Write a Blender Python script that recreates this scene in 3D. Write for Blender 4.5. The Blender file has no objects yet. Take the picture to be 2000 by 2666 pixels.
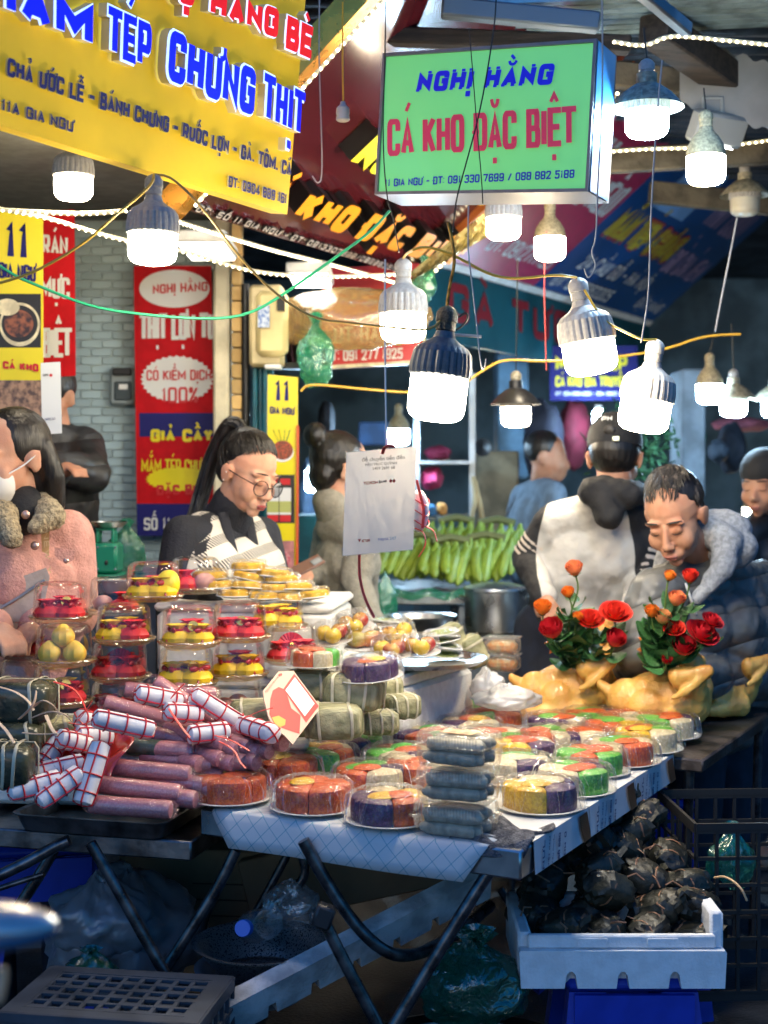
import bpy, bmesh, math, random, unicodedata
from mathutils import Vector, Matrix, Euler, noise as mnoise
R = random.Random(7)
S = bpy.context.scene
COL = S.collection
PI = math.pi
rad = math.radians
# ---------------------------------------------------------------- camera
F = 3690.0; HOR = 1230.0; CAMZ = 1.5
cam = bpy.data.cameras.new('camera'); camo = bpy.data.objects.new('camera', cam); COL.objects.link(camo)
camo.location = (0, 0, CAMZ); camo.rotation_euler = (PI/2, 0, 0)
cam.sensor_fit = 'VERTICAL'; cam.sensor_height = 36; cam.lens = 36*F/2666; cam.shift_y = -(1333-HOR)/2666
cam.clip_end = 500; cam.clip_start = .05
cam.dof.use_dof = True; cam.dof.focus_distance = 3.3; cam.dof.aperture_fstop = 3.2
S.camera = camo
# ---------------------------------------------------------------- dusk sky, weak soft sun
W = bpy.data.worlds.new('World'); S.world = W; W.use_nodes = True
wn = W.node_tree.nodes; bg = wn['Background']
sk = wn.new('ShaderNodeTexSky'); sk.sky_type = 'NISHITA'; sk.sun_disc = False
sk.sun_elevation = rad(7); sk.sun_rotation = rad(200); sk.ozone_density = 10; sk.air_density = 1.6; sk.dust_density = .3
W.node_tree.links.new(sk.outputs[0], bg.inputs[0]); bg.inputs[1].default_value = .15
sl = bpy.data.lights.new('sun', 'SUN'); sl.energy = .05; sl.angle = rad(25); sl.color = (1, .96, .9)
so = bpy.data.objects.new('sun', sl); COL.objects.link(so); so.rotation_euler = (rad(62), 0, rad(-20))
S.view_settings.view_transform = 'Standard'; S.view_settings.look = 'None'; S.view_settings.exposure = 1.6
S.view_settings.gamma = 1; S.view_settings.use_curve_mapping = False
cy = S.cycles
cy.use_denoising = True; cy.max_bounces = 12; cy.transparent_max_bounces = 24; cy.diffuse_bounces = 3; cy.glossy_bounces = 3
cy.transmission_bounces = 6; cy.caustics_reflective = False; cy.caustics_refractive = False; cy.sample_clamp_indirect = 4; cy.blur_glossy = .5
BULB = 44.0; EMS = .55     # radiance of a lit bulb
# ---------------------------------------------------------------- coordinates
def P(px, py, Y):
    return Vector(((px-1000)/F*Y, Y, CAMZ-(py-HOR)/F*Y))
def Pz(px, py, z):
    return P(px, py, F*(CAMZ-z)/(py-HOR))
def PM(Y): return Y/F            # metres per pixel at depth Y
def TR(loc=(0, 0, 0), rz=0, rx=0, ry=0, s=1):
    return Matrix.Translation(loc) @ Euler((rx, ry, rz), 'XYZ').to_matrix().to_4x4() @ (Matrix.Diagonal((s, s, s, 1)) if not isinstance(s, tuple) else Matrix.Diagonal((*s, 1)))
def basis(o, x, y, z):
    return Matrix(((x[0], y[0], z[0], o[0]), (x[1], y[1], z[1], o[1]), (x[2], y[2], z[2], o[2]), (0, 0, 0, 1)))
def along(a, b, up=(0, 0, 1)):
    a = Vector(a); b = Vector(b); x = (b-a).normalized(); y = Vector(up).cross(x)
    y = y.normalized() if y.length > 1e-4 else Vector((0, 1, 0)); z = x.cross(y)
    return basis(a, x, y, z)
# ---------------------------------------------------------------- materials
MATS = {}
def mat(name, col=(.5, .5, .5), r=.5, m=0., nv=0., ns=20., bump=0., bs=60., em=None, es=0., coat=0., sss=0., col2=None, spec=.5, rv=0., st=(1, 1, 1), cut=(.4, .6), alpha=1., tl=0.):
    if name in MATS: return MATS[name]
    M = bpy.data.materials.new(name); MATS[name] = M; M.use_nodes = True
    n = M.node_tree.nodes; L = M.node_tree.links; b = n['Principled BSDF']
    b.inputs['Roughness'].default_value = r; b.inputs['Metallic'].default_value = m
    b.inputs['Base Color'].default_value = (*col, 1); b.inputs['Specular IOR Level'].default_value = spec
    b.inputs['Coat Weight'].default_value = coat; b.inputs['Coat Roughness'].default_value = .08
    b.inputs['Alpha'].default_value = alpha
    if sss: b.inputs['Subsurface Weight'].default_value = sss; b.inputs['Subsurface Radius'].default_value = (1, .4, .2); b.inputs['Subsurface Scale'].default_value = .006
    if em: b.inputs['Emission Color'].default_value = (*em, 1); b.inputs['Emission Strength'].default_value = es*EMS
    if nv or bump or col2 or rv:
        tc = n.new('ShaderNodeTexCoord'); mp = n.new('ShaderNodeMapping'); mp.inputs[3].default_value = st
        L.new(tc.outputs['Object'], mp.inputs[0])
        t = n.new('ShaderNodeTexNoise'); t.inputs['Scale'].default_value = ns; t.inputs['Detail'].default_value = 5; L.new(mp.outputs[0], t.inputs[0])
        if nv or col2:
            cr = n.new('ShaderNodeValToRGB'); L.new(t.outputs[0], cr.inputs[0])
            c2 = col2 if col2 else tuple(max(0, c*(1-nv)) for c in col); c1 = col if col2 else tuple(min(1, c*(1+nv*.6)) for c in col)
            cr.color_ramp.elements[0].color = (*c2, 1); cr.color_ramp.elements[0].position = cut[0]
            cr.color_ramp.elements[1].color = (*c1, 1); cr.color_ramp.elements[1].position = cut[1]
            out = cr.outputs[0]
            if rv:
                oi = n.new('ShaderNodeObjectInfo'); hs = n.new('ShaderNodeHueSaturation'); mr = n.new('ShaderNodeMapRange')
                mr.inputs[3].default_value = 1-rv; mr.inputs[4].default_value = 1+rv
                L.new(oi.outputs['Random'], mr.inputs[0]); L.new(mr.outputs[0], hs.inputs['Value']); L.new(out, hs.inputs['Color']); out = hs.outputs[0]
            L.new(out, b.inputs['Base Color'])
            mr2 = n.new('ShaderNodeMapRange'); mr2.inputs[3].default_value = max(0, r-.08); mr2.inputs[4].default_value = min(1, r+.12)
            L.new(t.outputs[0], mr2.inputs[0]); L.new(mr2.outputs[0], b.inputs['Roughness'])
        if bump:
            t2 = n.new('ShaderNodeTexNoise'); t2.inputs['Scale'].default_value = bs; t2.inputs['Detail'].default_value = 4; L.new(mp.outputs[0], t2.inputs[0])
            bp = n.new('ShaderNodeBump'); bp.inputs['Strength'].default_value = bump; bp.inputs['Distance'].default_value = .01
            L.new(t2.outputs[0], bp.inputs['Height']); L.new(bp.outputs[0], b.inputs['Normal'])
    return M
def clear(name, tint=(1, 1, 1), refl=.9, r=.06, bump=0., bs=40., base=.04, st=(1, 1, 1), milk=0., milkc=(.9, .9, .9)):
    """thin clear plastic: see-through with fresnel reflections, optional milky share"""
    if name in MATS: return MATS[name]
    M = bpy.data.materials.new(name); MATS[name] = M; M.use_nodes = True
    n = M.node_tree.nodes; L = M.node_tree.links; n.clear()
    o = n.new('ShaderNodeOutputMaterial'); tr = n.new('ShaderNodeBsdfTransparent'); tr.inputs[0].default_value = (*tint, 1)
    gl = n.new('ShaderNodeBsdfGlossy'); gl.inputs['Roughness'].default_value = r; gl.inputs[0].default_value = (1, 1, 1, 1)
    fr = n.new('ShaderNodeLayerWeight'); fr.inputs[0].default_value = .25
    ma = n.new('ShaderNodeMath'); ma.operation = 'MULTIPLY_ADD'; ma.inputs[1].default_value = refl; ma.inputs[2].default_value = base
    L.new(fr.outputs['Fresnel'], ma.inputs[0]); mx = n.new('ShaderNodeMixShader')
    first = tr.outputs[0]
    if milk:
        d = n.new('ShaderNodeBsdfDiffuse'); d.inputs[0].default_value = (*milkc, 1); t = n.new('ShaderNodeBsdfTranslucent'); t.inputs[0].default_value = (*milkc, 1)
        dd = n.new('ShaderNodeMixShader'); L.new(d.outputs[0], dd.inputs[1]); L.new(t.outputs[0], dd.inputs[2])
        m0 = n.new('ShaderNodeMixShader'); m0.inputs[0].default_value = milk; L.new(tr.outputs[0], m0.inputs[1]); L.new(dd.outputs[0], m0.inputs[2]); first = m0.outputs[0]
    L.new(ma.outputs[0], mx.inputs[0]); L.new(first, mx.inputs[1]); L.new(gl.outputs[0], mx.inputs[2]); L.new(mx.outputs[0], o.inputs[0])
    if bump:
        tc = n.new('ShaderNodeTexCoord'); mp = n.new('ShaderNodeMapping'); mp.inputs[3].default_value = st; L.new(tc.outputs['Object'], mp.inputs[0])
        t2 = n.new('ShaderNodeTexNoise'); t2.inputs['Scale'].default_value = bs; t2.inputs['Detail'].default_value = 3; t2.inputs['Distortion'].default_value = 1.2
        bp = n.new('ShaderNodeBump'); bp.inputs['Strength'].default_value = bump; bp.inputs['Distance'].default_value = .02
        L.new(mp.outputs[0], t2.inputs[0]); L.new(t2.outputs[0], bp.inputs['Height'])
        for x in (gl, fr): L.new(bp.outputs[0], x.inputs['Normal'])
    return M
def glow(name, col, s):
    if name in MATS: return MATS[name]
    M = bpy.data.materials.new(name); MATS[name] = M; M.use_nodes = True; n = M.node_tree.nodes; n.clear()
    o = n.new('ShaderNodeOutputMaterial'); e = n.new('ShaderNodeEmission'); e.inputs[0].default_value = (*col, 1); e.inputs[1].default_value = s if name.startswith('bulb') else s*EMS
    M.node_tree.links.new(e.outputs[0], o.inputs[0]); return M
# ---------------------------------------------------------------- mesh builder
class MB:
    def __init__(s): s.v = []; s.f = []; s.mi = []
    def add(s, vs, fs, M=None, mi=0):
        k = len(s.v)
        s.v += [tuple(M @ Vector(p)) for p in vs] if M is not None else [tuple(p) for p in vs]
        s.f += [tuple(i+k for i in f) for f in fs]; s.mi += [mi]*len(fs); return s
    def box(s, lo, hi, M=None, mi=0, bev=0.):
        x0, y0, z0 = lo; x1, y1, z1 = hi
        if not bev:
            vs = [(x, y, z) for z in (z0, z1) for y in (y0, y1) for x in (x0, x1)]
            return s.add(vs, [(0, 2, 3, 1), (4, 5, 7, 6), (0, 1, 5, 4), (2, 6, 7, 3), (0, 4, 6, 2), (1, 3, 7, 5)], M, mi)
        pts = []
        for x, sx in ((x0, 1), (x1, -1)):
            for y, sy in ((y0, 1), (y1, -1)):
                for z, sz in ((z0, 1), (z1, -1)):
                    pts += [(x, y+sy*bev, z+sz*bev), (x+sx*bev, y, z+sz*bev), (x+sx*bev, y+sy*bev, z)]
        return s.hull(pts, M, mi)
    def hull(s, pts, M=None, mi=0):
        bm = bmesh.new()
        for p in pts: bm.verts.new(p)
        bmesh.ops.convex_hull(bm, input=bm.verts)
        bmesh.ops.dissolve_limit(bm, angle_limit=.01, verts=bm.verts, edges=bm.edges)
        bm.verts.index_update(); vs = [tuple(v.co) for v in bm.verts]; fs = [tuple(v.index for v in f.verts) for f in bm.faces]; bm.free()
        return s.add(vs, fs, M, mi)
    def tube(s, pts, r, n=8, M=None, mi=0, caps=True, flat=1.):
        pts = [Vector(p) for p in pts]; N = len(pts); rs = r if isinstance(r, (list, tuple)) else [r]*N
        vs = []; up = None
        for i, p in enumerate(pts):
            t = (pts[min(i+1, N-1)]-pts[max(i-1, 0)])
            t = t.normalized() if t.length > 1e-9 else Vector((0, 0, 1))
            if up is None: up = Vector((0, 0, 1)) if abs(t.z) < .9 else Vector((0, 1, 0))
            a = up-t*up.dot(t); a = a.normalized() if a.length > 1e-6 else t.orthogonal().normalized(); b = t.cross(a); up = a
            for k in range(n):
                q = 2*PI*k/n; vs.append(p+(a*math.cos(q)*flat+b*math.sin(q))*rs[i])
        fs = [(i*n+k, i*n+(k+1) % n, (i+1)*n+(k+1) % n, (i+1)*n+k) for i in range(N-1) for k in range(n)]
        if caps: fs += [tuple(range(n-1, -1, -1)), tuple(range((N-1)*n, N*n))]
        return s.add(vs, fs, M, mi)
    def lathe(s, prof, n=24, M=None, mi=0, fn=None, a0=0., a1=2*PI, closed=True):
        vs = []; fs = []; full = abs(a1-a0-2*PI) < 1e-6; cols = n if full else n+1
        for j, (r, z) in enumerate(prof):
            for k in range(cols):
                a = a0+(a1-a0)*k/n; rr, zz = (r, z) if fn is None else fn(a, r, z, j)
                vs.append((rr*math.cos(a), rr*math.sin(a), zz))
        for j in range(len(prof)-1):
            for k in range(n):
                k2 = (k+1) % cols; fs.append((j*cols+k, j*cols+k2, (j+1)*cols+k2, (j+1)*cols+k))
        if closed and full:
            if prof[0][0] > 1e-6: fs.append(tuple(range(cols-1, -1, -1)))
            if prof[-1][0] > 1e-6: fs.append(tuple(range((len(prof)-1)*cols, len(prof)*cols)))
        return s.add(vs, fs, M, mi)
    def ell(s, c, r, M=None, mi=0, n=14, m=9, fn=None):
        vs = [(0, 0, -1)]; fs = []
        for j in range(1, m):
            t = -PI/2+PI*j/m
            for k in range(n):
                a = 2*PI*k/n; vs.append((math.cos(t)*math.cos(a), math.cos(t)*math.sin(a), math.sin(t)))
        vs.append((0, 0, 1)); last = len(vs)-1
        for k in range(n):
            fs.append((0, 1+(k+1) % n, 1+k)); b = 1+(m-2)*n; fs.append((last, b+k, b+(k+1) % n))
        for j in range(m-2):
            for k in range(n): a = 1+j*n; fs.append((a+k, a+(k+1) % n, a+n+(k+1) % n, a+n+k))
        if fn: vs = [fn(Vector(v)) for v in vs]
        if not isinstance(r, (tuple, list)): r = (r, r, r)
        return s.add([(c[0]+v[0]*r[0], c[1]+v[1]*r[1], c[2]+v[2]*r[2]) for v in vs], fs, M, mi)
    def prism(s, poly, z0, z1, M=None, mi=0):
        n = len(poly); vs = [(x, y, z0) for x, y in poly]+[(x, y, z1) for x, y in poly]
        fs = [tuple(range(n-1, -1, -1)), tuple(range(n, 2*n))]+[(k, (k+1) % n, n+(k+1) % n, n+k) for k in range(n)]
        return s.add(vs, fs, M, mi)
    def grid(s, fn, nu, nv, M=None, mi=0, th=0.):
        vs = [fn(i/nu, j/nv) for j in range(nv+1) for i in range(nu+1)]
        q = lambda i, j: j*(nu+1)+i
        fs = [(q(i, j), q(i+1, j), q(i+1, j+1), q(i, j+1)) for j in range(nv) for i in range(nu)]
        return s.add(vs, fs, M, mi)
    def build(s, name, ms, parent=None, w=False, sharp=38, M=None):
        me = bpy.data.meshes.new(name); me.from_pydata(s.v, [], s.f)
        ms = ms if isinstance(ms, (list, tuple)) else [ms]
        for m in ms: me.materials.append(m)
        if any(s.mi): me.polygons.foreach_set('material_index', s.mi)
        if sharp: me.shade_smooth(); me.set_sharp_from_angle(angle=rad(sharp))
        me.update()
        o = bpy.data.objects.new(name, me); COL.objects.link(o)
        if parent is not None:
            o.parent = parent
            if w: o.matrix_parent_inverse = parent.matrix_basis.inverted()
        if M is not None: o.matrix_basis = M
        return o
def tag(o, label=None, cat=None, group=None, kind=None):
    if label: o['label'] = label
    if cat: o['category'] = cat
    if group: o['group'] = group
    if kind: o['kind'] = kind
    return o
def thing(name, label, cat, loc=(0, 0, 0), rz=0, group=None, M=None):
    o = bpy.data.objects.new(name, None); COL.objects.link(o); o.empty_display_size = .05
    if M is not None: o.matrix_basis = M
    else: o.location = loc; o.rotation_euler = (0, 0, rz)
    return tag(o, label, cat, group)
def dup(root, M, label=None, group=None):
    r = root.copy(); COL.objects.link(r); r.matrix_basis = M
    if label: r['label'] = label
    if group: r['group'] = group
    for ch in root.children:
        c = ch.copy(); COL.objects.link(c); c.parent = r
        for g in ch.children:
            d = g.copy(); COL.objects.link(d); d.parent = c
    return r
def solidify(o, t, off=-1):
    m = o.modifiers.new('thick', 'SOLIDIFY'); m.thickness = t; m.offset = off; return o
# ---------------------------------------------------------------- sign lettering: a stroke alphabet
GL = {'A': '00 5A A0|23 83', 'B': '00 0A|~0A 7A 9A 95 75 05|~05 75 A5 A0 70 00', 'C': '~A7 AA 5A 0A 05 00 50 A0 A3', 'D': '00 0A|~0A 5A AA A5 A0 50 00',
 'E': 'A0 00 0A AA|05 85', 'F': '00 0A AA|05 85', 'G': '~A7 AA 5A 0A 05 00 50 A0 A2|A0 A5 85', 'H': '00 0A|A0 AA|05 A5', 'I': '50 5A', 'J': '~02 00 50 A0 A5 AA',
 'K': '00 0A|AA 04|36 A0', 'L': '0A 00 A0', 'M': '00 0A 53 AA A0', 'N': '00 0A A0 AA', 'O': '@0A 05 00 50 A0 A5 AA 5A', 'P': '00 0A|~0A 6A AA A4 64 04',
 'Q': '@0A 05 00 50 A0 A5 AA 5A|73 A0', 'R': '00 0A|~0A 6A AA A4 64 04|54 A0', 'S': '~A8 AA 5A 0A 07 05 55 A5 A3 A0 50 00 02', 'T': '0A AA|50 5A', 'U': '~0A 05 00 50 A0 A5 AA',
 'V': '0A 50 AA', 'W': '0A 30 58 70 AA', 'X': '00 AA|0A A0', 'Y': '0A 55 AA|55 50', 'Z': '0A AA 00 A0', '0': '@0A 05 00 50 A0 A5 AA 5A', '1': '18 5A 50', '2': '~07 0A 5A AA A6 00|00 A0',
 '3': '~08 0A 5A AA A5 55|~55 A5 A0 50 00 02', '4': '70 7A 03 A3', '5': 'AA 1A 15|~15 66 A6 A0 50 00 02', '6': '~A8 AA 5A 0A 05 00 50 A0 A3 A6 56 04', '7': '0A AA 40',
 '8': '@0A 08 05 55 A5 A8 AA 5A|@05 00 50 A0 A5 55', '9': '~02 00 50 A0 A5 AA 5A 0A 07 04 54 A6', '-': '15 95', '.': '50 51', ',': '52 40', ':': '51 52|57 58', '/': '00 AA', '%': '00 AA|@0A 07 37 3A|@73 70 A0 A3', '(': '~AA 0A 00 A0', ')': '~0A AA A0 00'}
ADV = {'I': .0, 'M': .82, 'W': .85, '-': .34, '.': 0., ',': .05, ':': 0., '1': .2, 'L': .46, 'T': .52, 'J': .4, '(': .2, ')': .2, 'E': .48, 'F': .46, '/': .42}
def chaikin(p, closed):
    for _ in range(2):
        q = []
        n = len(p)
        if not closed: q.append(p[0])
        for i in range(n if closed else n-1):
            a, b = p[i], p[(i+1) % n]
            if closed or i > 0: q.append((a[0]*.75+b[0]*.25, a[1]*.75+b[1]*.25))
            if closed or i < n-2: q.append((a[0]*.25+b[0]*.75, a[1]*.25+b[1]*.75))
        if not closed: q.append(p[-1])
        p = q
    return p
def layout(s, t=.2, gap=.13, space=.3):
    """polylines of a text with cap height 1; t = stroke thickness"""
    x = 0.; out = []
    for ch in s:
        if ch == ' ': x += space+t; continue
        d = unicodedata.normalize('NFD', ch.replace('Đ', '\u0110')); base = d[0]; bar = base == '\u0110'
        if bar: base = 'D'
        w = ADV.get(base, .54)
        for st in GL[base].split('|'):
            mode = st[0] if st[0] in '~@' else ''; pts = [(int(k[0], 16)/10, int(k[1], 16)/10) for k in st.lstrip('~@').split()]
            pts = [(x+t/2+p[0]*w, t/2+p[1]*(1-t)) if w > 0 else (x+t/2, t/2+p[1]*(1-t)) for p in pts]
            if mode: pts = chaikin(pts, mode == '@')
            out.append((pts, mode == '@', t if base != 'A' or '|' not in GL['A'] or st[0] != '2' else t*.999))
        cx = x+t/2+w/2; th = t*.62
        if bar: out.append(([(x-.12, .5), (x+.32, .5)], False, th))
        top = 1.08
        for m in d[1:]:
            if m == '\u0302': out.append(([(cx-.2, top), (cx, top+.17), (cx+.2, top)], False, th)); top += .2
            if m == '\u0306': out.append((chaikin([(cx-.2, top+.17), (cx-.12, top), (cx+.12, top), (cx+.2, top+.17)], False), False, th)); top += .2
            if m == '\u031b': out.append((chaikin([(x+t/2+w, .85), (x+t+w+.1, .9), (x+t+w+.1, 1.1)], False), False, th))
        for m in d[1:]:
            if m == '\u0300': out.append(([(cx-.14, top+.24), (cx+.08, top+.04)], False, th))
            if m == '\u0301': out.append(([(cx+.14, top+.24), (cx-.08, top+.04)], False, th))
            if m == '\u0303': out.append(([(cx-.2, top+.08), (cx-.08, top+.17), (cx+.06, top+.06), (cx+.2, top+.16)], False, th))
            if m == '\u0309': out.append((chaikin([(cx-.1, top+.2), (cx, top+.27), (cx+.1, top+.18), (cx, top+.03)], False), False, th))
            if m == '\u0323': out.append(([(cx-t*.55, -.2), (cx+t*.55, -.2)], False, t*.985))
        x += w+t+gap
    return out, x-gap
def ribbon(pts, closed, t):
    n = len(pts); Lf = []; Rt = []
    for i in range(n):
        p = Vector(pts[i]); a = Vector(pts[(i-1) % n]) if (closed or i > 0) else None; b = Vector(pts[(i+1) % n]) if (closed or i < n-1) else None
        d1 = (p-a) if a is not None else (b-p); d2 = (b-p) if b is not None else (p-a)
        if d1.length < 1e-7: d1 = d2
        if d2.length < 1e-7: d2 = d1
        d1 = d1.normalized(); d2 = d2.normalized(); n1 = Vector((-d1.y, d1.x)); n2 = Vector((-d2.y, d2.x)); m = n1+n2
        m = n1 if m.length < .2 else m.normalized(); k = t/2/max(.3, m.dot(n1)); Lf.append(p+m*k); Rt.append(p-m*k)
    return Lf, Rt
class Plane:
    """a flat board through three world points"""
    def __init__(s, bl, br, tl):
        s.o = Vector(bl); s.x = Vector(br)-s.o; s.y = Vector(tl)-s.o; s.w = s.x.length; s.h = s.y.length
        s.n = s.x.cross(s.y).normalized()
        if s.n.y > 0: s.n = -s.n
    def ray(s, px, py):
        d = P(px, py, 1.)-Vector((0, 0, CAMZ)); c = Vector((0, 0, CAMZ)); k = (s.o-c).dot(s.n)/d.dot(s.n); return c+d*k
    def at(s, u, v, e=0): return s.o+s.x*u+s.y*v+s.n*e
def letters(mb, text, bl, br, tl, n, t=.2, depth=.001, e=.003, slant=0., grow=0., mi=0, gap=.13, space=.3, serif=0., side=None):
    """stroke lettering filling the parallelogram bl-br-tl (cap height = tl-bl); depth = raised by"""
    bl = Vector(bl); br = Vector(br); tl = Vector(tl); H = (tl-bl).length; Wd = (br-bl).length; ux = (br-bl)/Wd; uy = (tl-bl)/H
    lines, wid = layout(text, t, gap, space); sx = Wd/(wid*H) if wid else 1
    # thickness is kept even after squeezing: scale centre lines only
    k = 0
    tt = t*min(1.1, max(.6, sx*1.18))
    if serif:
        extra = []
        for pts, cl, th in lines:
            if th == t and not cl:
                for q in (pts[0], pts[-1]):
                    if q[1] < t or q[1] > 1-t: extra.append(([(q[0]-serif/sx if sx < 1 else q[0]-serif, .07 if q[1] < .5 else .93), (q[0]+serif/sx if sx < 1 else q[0]+serif, .07 if q[1] < .5 else .93)], False, .14))
        lines += extra
    for pts, cl, th in lines:
        q = [((p[0]*sx+slant*p[1]), p[1]) for p in pts]
        th2 = (tt if th > t*.97 else th*min(1, max(.6, sx)))+grow
        if th == t and not cl:
            for i0, i1 in ((0, 1), (-1, -2)):
                dx = q[i0][0]-q[i1][0]; dy = q[i0][1]-q[i1][1]
                if abs(dx) > 3*abs(dy): q[i0] = (q[i0][0]+math.copysign(tt/2, dx), q[i0][1])
        Lf, Rt = ribbon(q, cl, th2)
        if th == t and min(p[1] for p in pts) > -.05:
            for a in Lf+Rt: a.y = min(1+grow/2, max(-grow/2, a.y))
        if grow and not cl and len(q) > 1:
            pass
        ee = e+.00025*k; k += 1; N = len(q); vs = []
        for z in ([ee, ee+depth] if depth > 0 else [ee]):
            for a in Lf: vs.append(bl+ux*a.x*H+uy*a.y*H+n*z)
            for a in Rt: vs.append(bl+ux*a.x*H+uy*a.y*H+n*z)
        top = 2*N if depth > 0 else 0
        rng = range(N if cl else N-1)
        fs = [(top+i, top+N+i, top+N+(i+1) % N, top+(i+1) % N) for i in rng]; nf = len(fs)
        sd = []
        if depth > 0:
            for i in rng: j = (i+1) % N; sd += [(i, top+i, top+j, j), (N+i, N+j, top+N+j, top+N+i)]
            if not cl: sd += [(0, N, top+N, top), (N-1, top+N-1, top+2*N-1, 2*N-1)]
        mb.add(vs, fs, None, mi); k0 = len(mb.v)-len(vs)
        if sd: mb.f += [tuple(i+k0 for i in f) for f in sd]; mb.mi += [mi if side is None else side]*len(sd)
    return mb
def quad(mb, a, b, c, d, mi=0): return mb.add([a, b, c, d], [(0, 1, 2, 3)], None, mi)
def plate_box(pl, u0, v0, u1, v1, e0, e1, mb=None, mi=0):
    mb = mb or MB(); vs = [pl.at(u, v, e) for e in (e0, e1) for u, v in ((u0, v0), (u1, v0), (u1, v1), (u0, v1))]
    return mb.add(vs, [(3, 2, 1, 0), (4, 5, 6, 7), (0, 1, 5, 4), (1, 2, 6, 5), (2, 3, 7, 6), (3, 0, 4, 7)], None, mi)
def disc(mb, pl, cu, cv, ru, rv, e, n=32, mi=0, star=0., pts=0):
    vs = []
    for k in range(n):
        a = 2*PI*k/n; q = 1.+(star if k % 2 else 0); vs.append(pl.at(cu+ru*q*math.cos(a), cv+rv*q*math.sin(a), e))
    return mb.add(vs, [tuple(range(n))], None, mi)
def ftext(body, bl, br, n, mats, name, parent, hscale=None, e=.002):
    """thin printed text (built-in font) from bl to br"""
    c = bpy.data.curves.new(name, 'FONT'); c.body = body; c.resolution_u = 2; o = bpy.data.objects.new(name, c); COL.objects.link(o)
    dg = bpy.context.evaluated_depsgraph_get(); me = bpy.data.meshes.new_from_object(o.evaluated_get(dg)); bpy.data.objects.remove(o)
    xs = [v.co.x for v in me.vertices]; x0, x1 = min(xs), max(xs); bl = Vector(bl); br = Vector(br); s = (br-bl).length/(x1-x0); ux = (br-bl).normalized(); uy = n.cross(ux)
    if uy.z < 0: uy = -uy
    for v in me.vertices: p = v.co.copy(); v.co = bl+ux*(p.x-x0)*s+uy*p.y*(hscale or s)+n*e
    me.materials.clear(); me.materials.append(mats); o = bpy.data.objects.new(name, me); COL.objects.link(o); o.parent = parent; o.matrix_parent_inverse = parent.matrix_basis.inverted(); return o
def sagline(a, b, sag, n=14, wob=0., seed=0):
    r = random.Random(seed); a = Vector(a); b = Vector(b); out = []
    for i in range(n+1):
        t = i/n; p = a.lerp(b, t); p.z -= sag*4*t*(1-t)
        if 0 < i < n: p += Vector((r.uniform(-wob, wob), 0, r.uniform(-wob, wob)))
        out.append(p)
    return out
def smoothline(pts, it=2):
    pts = [Vector(p) for p in pts]
    for _ in range(it):
        q = [pts[0]]
        for i in range(len(pts)-1):
            a, b = pts[i], pts[i+1]
            if i > 0: q.append(a*.75+b*.25)
            if i < len(pts)-2: q.append(a*.25+b*.75)
        q.append(pts[-1]); pts = q
    return pts
def wire(name, label, cat, pts, r, m, n=6, group=None, it=2):
    if name in ('cable', 'wire', 'cord'): r *= .68
    return tag(MB().tube(smoothline(pts, it), r, n).build(name, m), label, cat, group)
# ================================================================ the place: ground, walls, roof
m_asph = mat('asphalt', (.035, .036, .04), .55, nv=.5, ns=6, bump=.5, bs=90)
m_conc = mat('old_concrete', (.3, .29, .27), .85, nv=.35, ns=5, bump=.3)
m_dark = mat('sooty_wall', (.09, .11, .13), .8, nv=.5, ns=3, bump=.3)
m_bluew = mat('blue_plaster', (.2, .34, .46), .8, nv=.4, ns=2.5, bump=.2)
m_wood = mat('dark_timber', (.03, .022, .018), .7, nv=.6, ns=8, bump=.5, st=(1, 8, 8))
m_roof = mat('roof_sheet', (.05, .065, .09), .38, m=.5, nv=.6, ns=4, bump=.3, bs=20)
m_gal = mat('galvanised', (.32, .36, .4), .42, m=.8, nv=.3, ns=7)
m_ss = mat('stainless', (.55, .56, .56), .27, m=1., nv=.22, ns=9, bump=.06, bs=30)
m_ssd = mat('stainless_worn', (.2, .2, .2), .33, m=1., nv=.5, ns=14, bump=.12, bs=40)
m_black = mat('black_plastic', (.012, .012, .013), .4)
m_white = mat('white_paint', (.75, .75, .73), .45, nv=.1)
m_off = mat('yellowed_plastic', (.62, .5, .26), .45, nv=.25, ns=6)
m_cream = mat('cream_plastic', (.7, .62, .42), .4, nv=.25, ns=30)
gnd = MB().box((-60, -40, -.3), (60, 90, 0)).build('ground', m_asph); tag(gnd, kind='structure')
bw = tag(MB().box((-7, 12.5, 0), (9, 12.8, 5)).build('back_wall', m_bluew), kind='structure')
sw = tag(MB().box((5.2, 5, 0), (5.5, 12.5, 5)).build('side_wall', m_dark), kind='structure')
lw = tag(MB().box((-3.1, 3.2, 0), (-2.9, 12.5, 5)).build('side_wall', m_dark), kind='structure')
# roof: corrugated sheets on purlins
def roof():
    for i in range(5):
        x0 = -2.9+i*1.66; mb = MB()
        def fn(u, v, x0=x0, i=i):
            y = 4.3+v*8.3; return (x0+u*1.7, y, 3.02+.11*(y-4.3)*.2+.016*math.sin(v*2*PI*70)+.006*i)
        mb.grid(fn, 2, 420)
        tag(mb.build('roof', m_roof), kind='structure')
roof()
def beam(a, b, w, h, m, label, name='roof_beam', group=None):
    a = Vector(a); b = Vector(b); M = along(a, b); L = (b-a).length
    return tag(MB().box((0, -w/2, -h/2), (L, w/2, h/2), M, bev=.006).build(name, m), label, 'beam', group)
beam(P(930, 92, 4.25), P(1640, 118, 4.25), .06, .05, m_wood, 'dark timber beam running just above the green lightbox')
beam(P(1150, 20, 4.1), P(1560, 60, 4.1), .05, .055, mat('grey_blue_steel', (.12, .16, .2), .4, m=.4), 'blue grey steel rail above the green lightbox beam')
beam(P(1660, -30, 3.7), P(1790, 78, 3.9), .035, .04, m_gal, 'short pale steel angle slanting down at the top edge')
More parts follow.
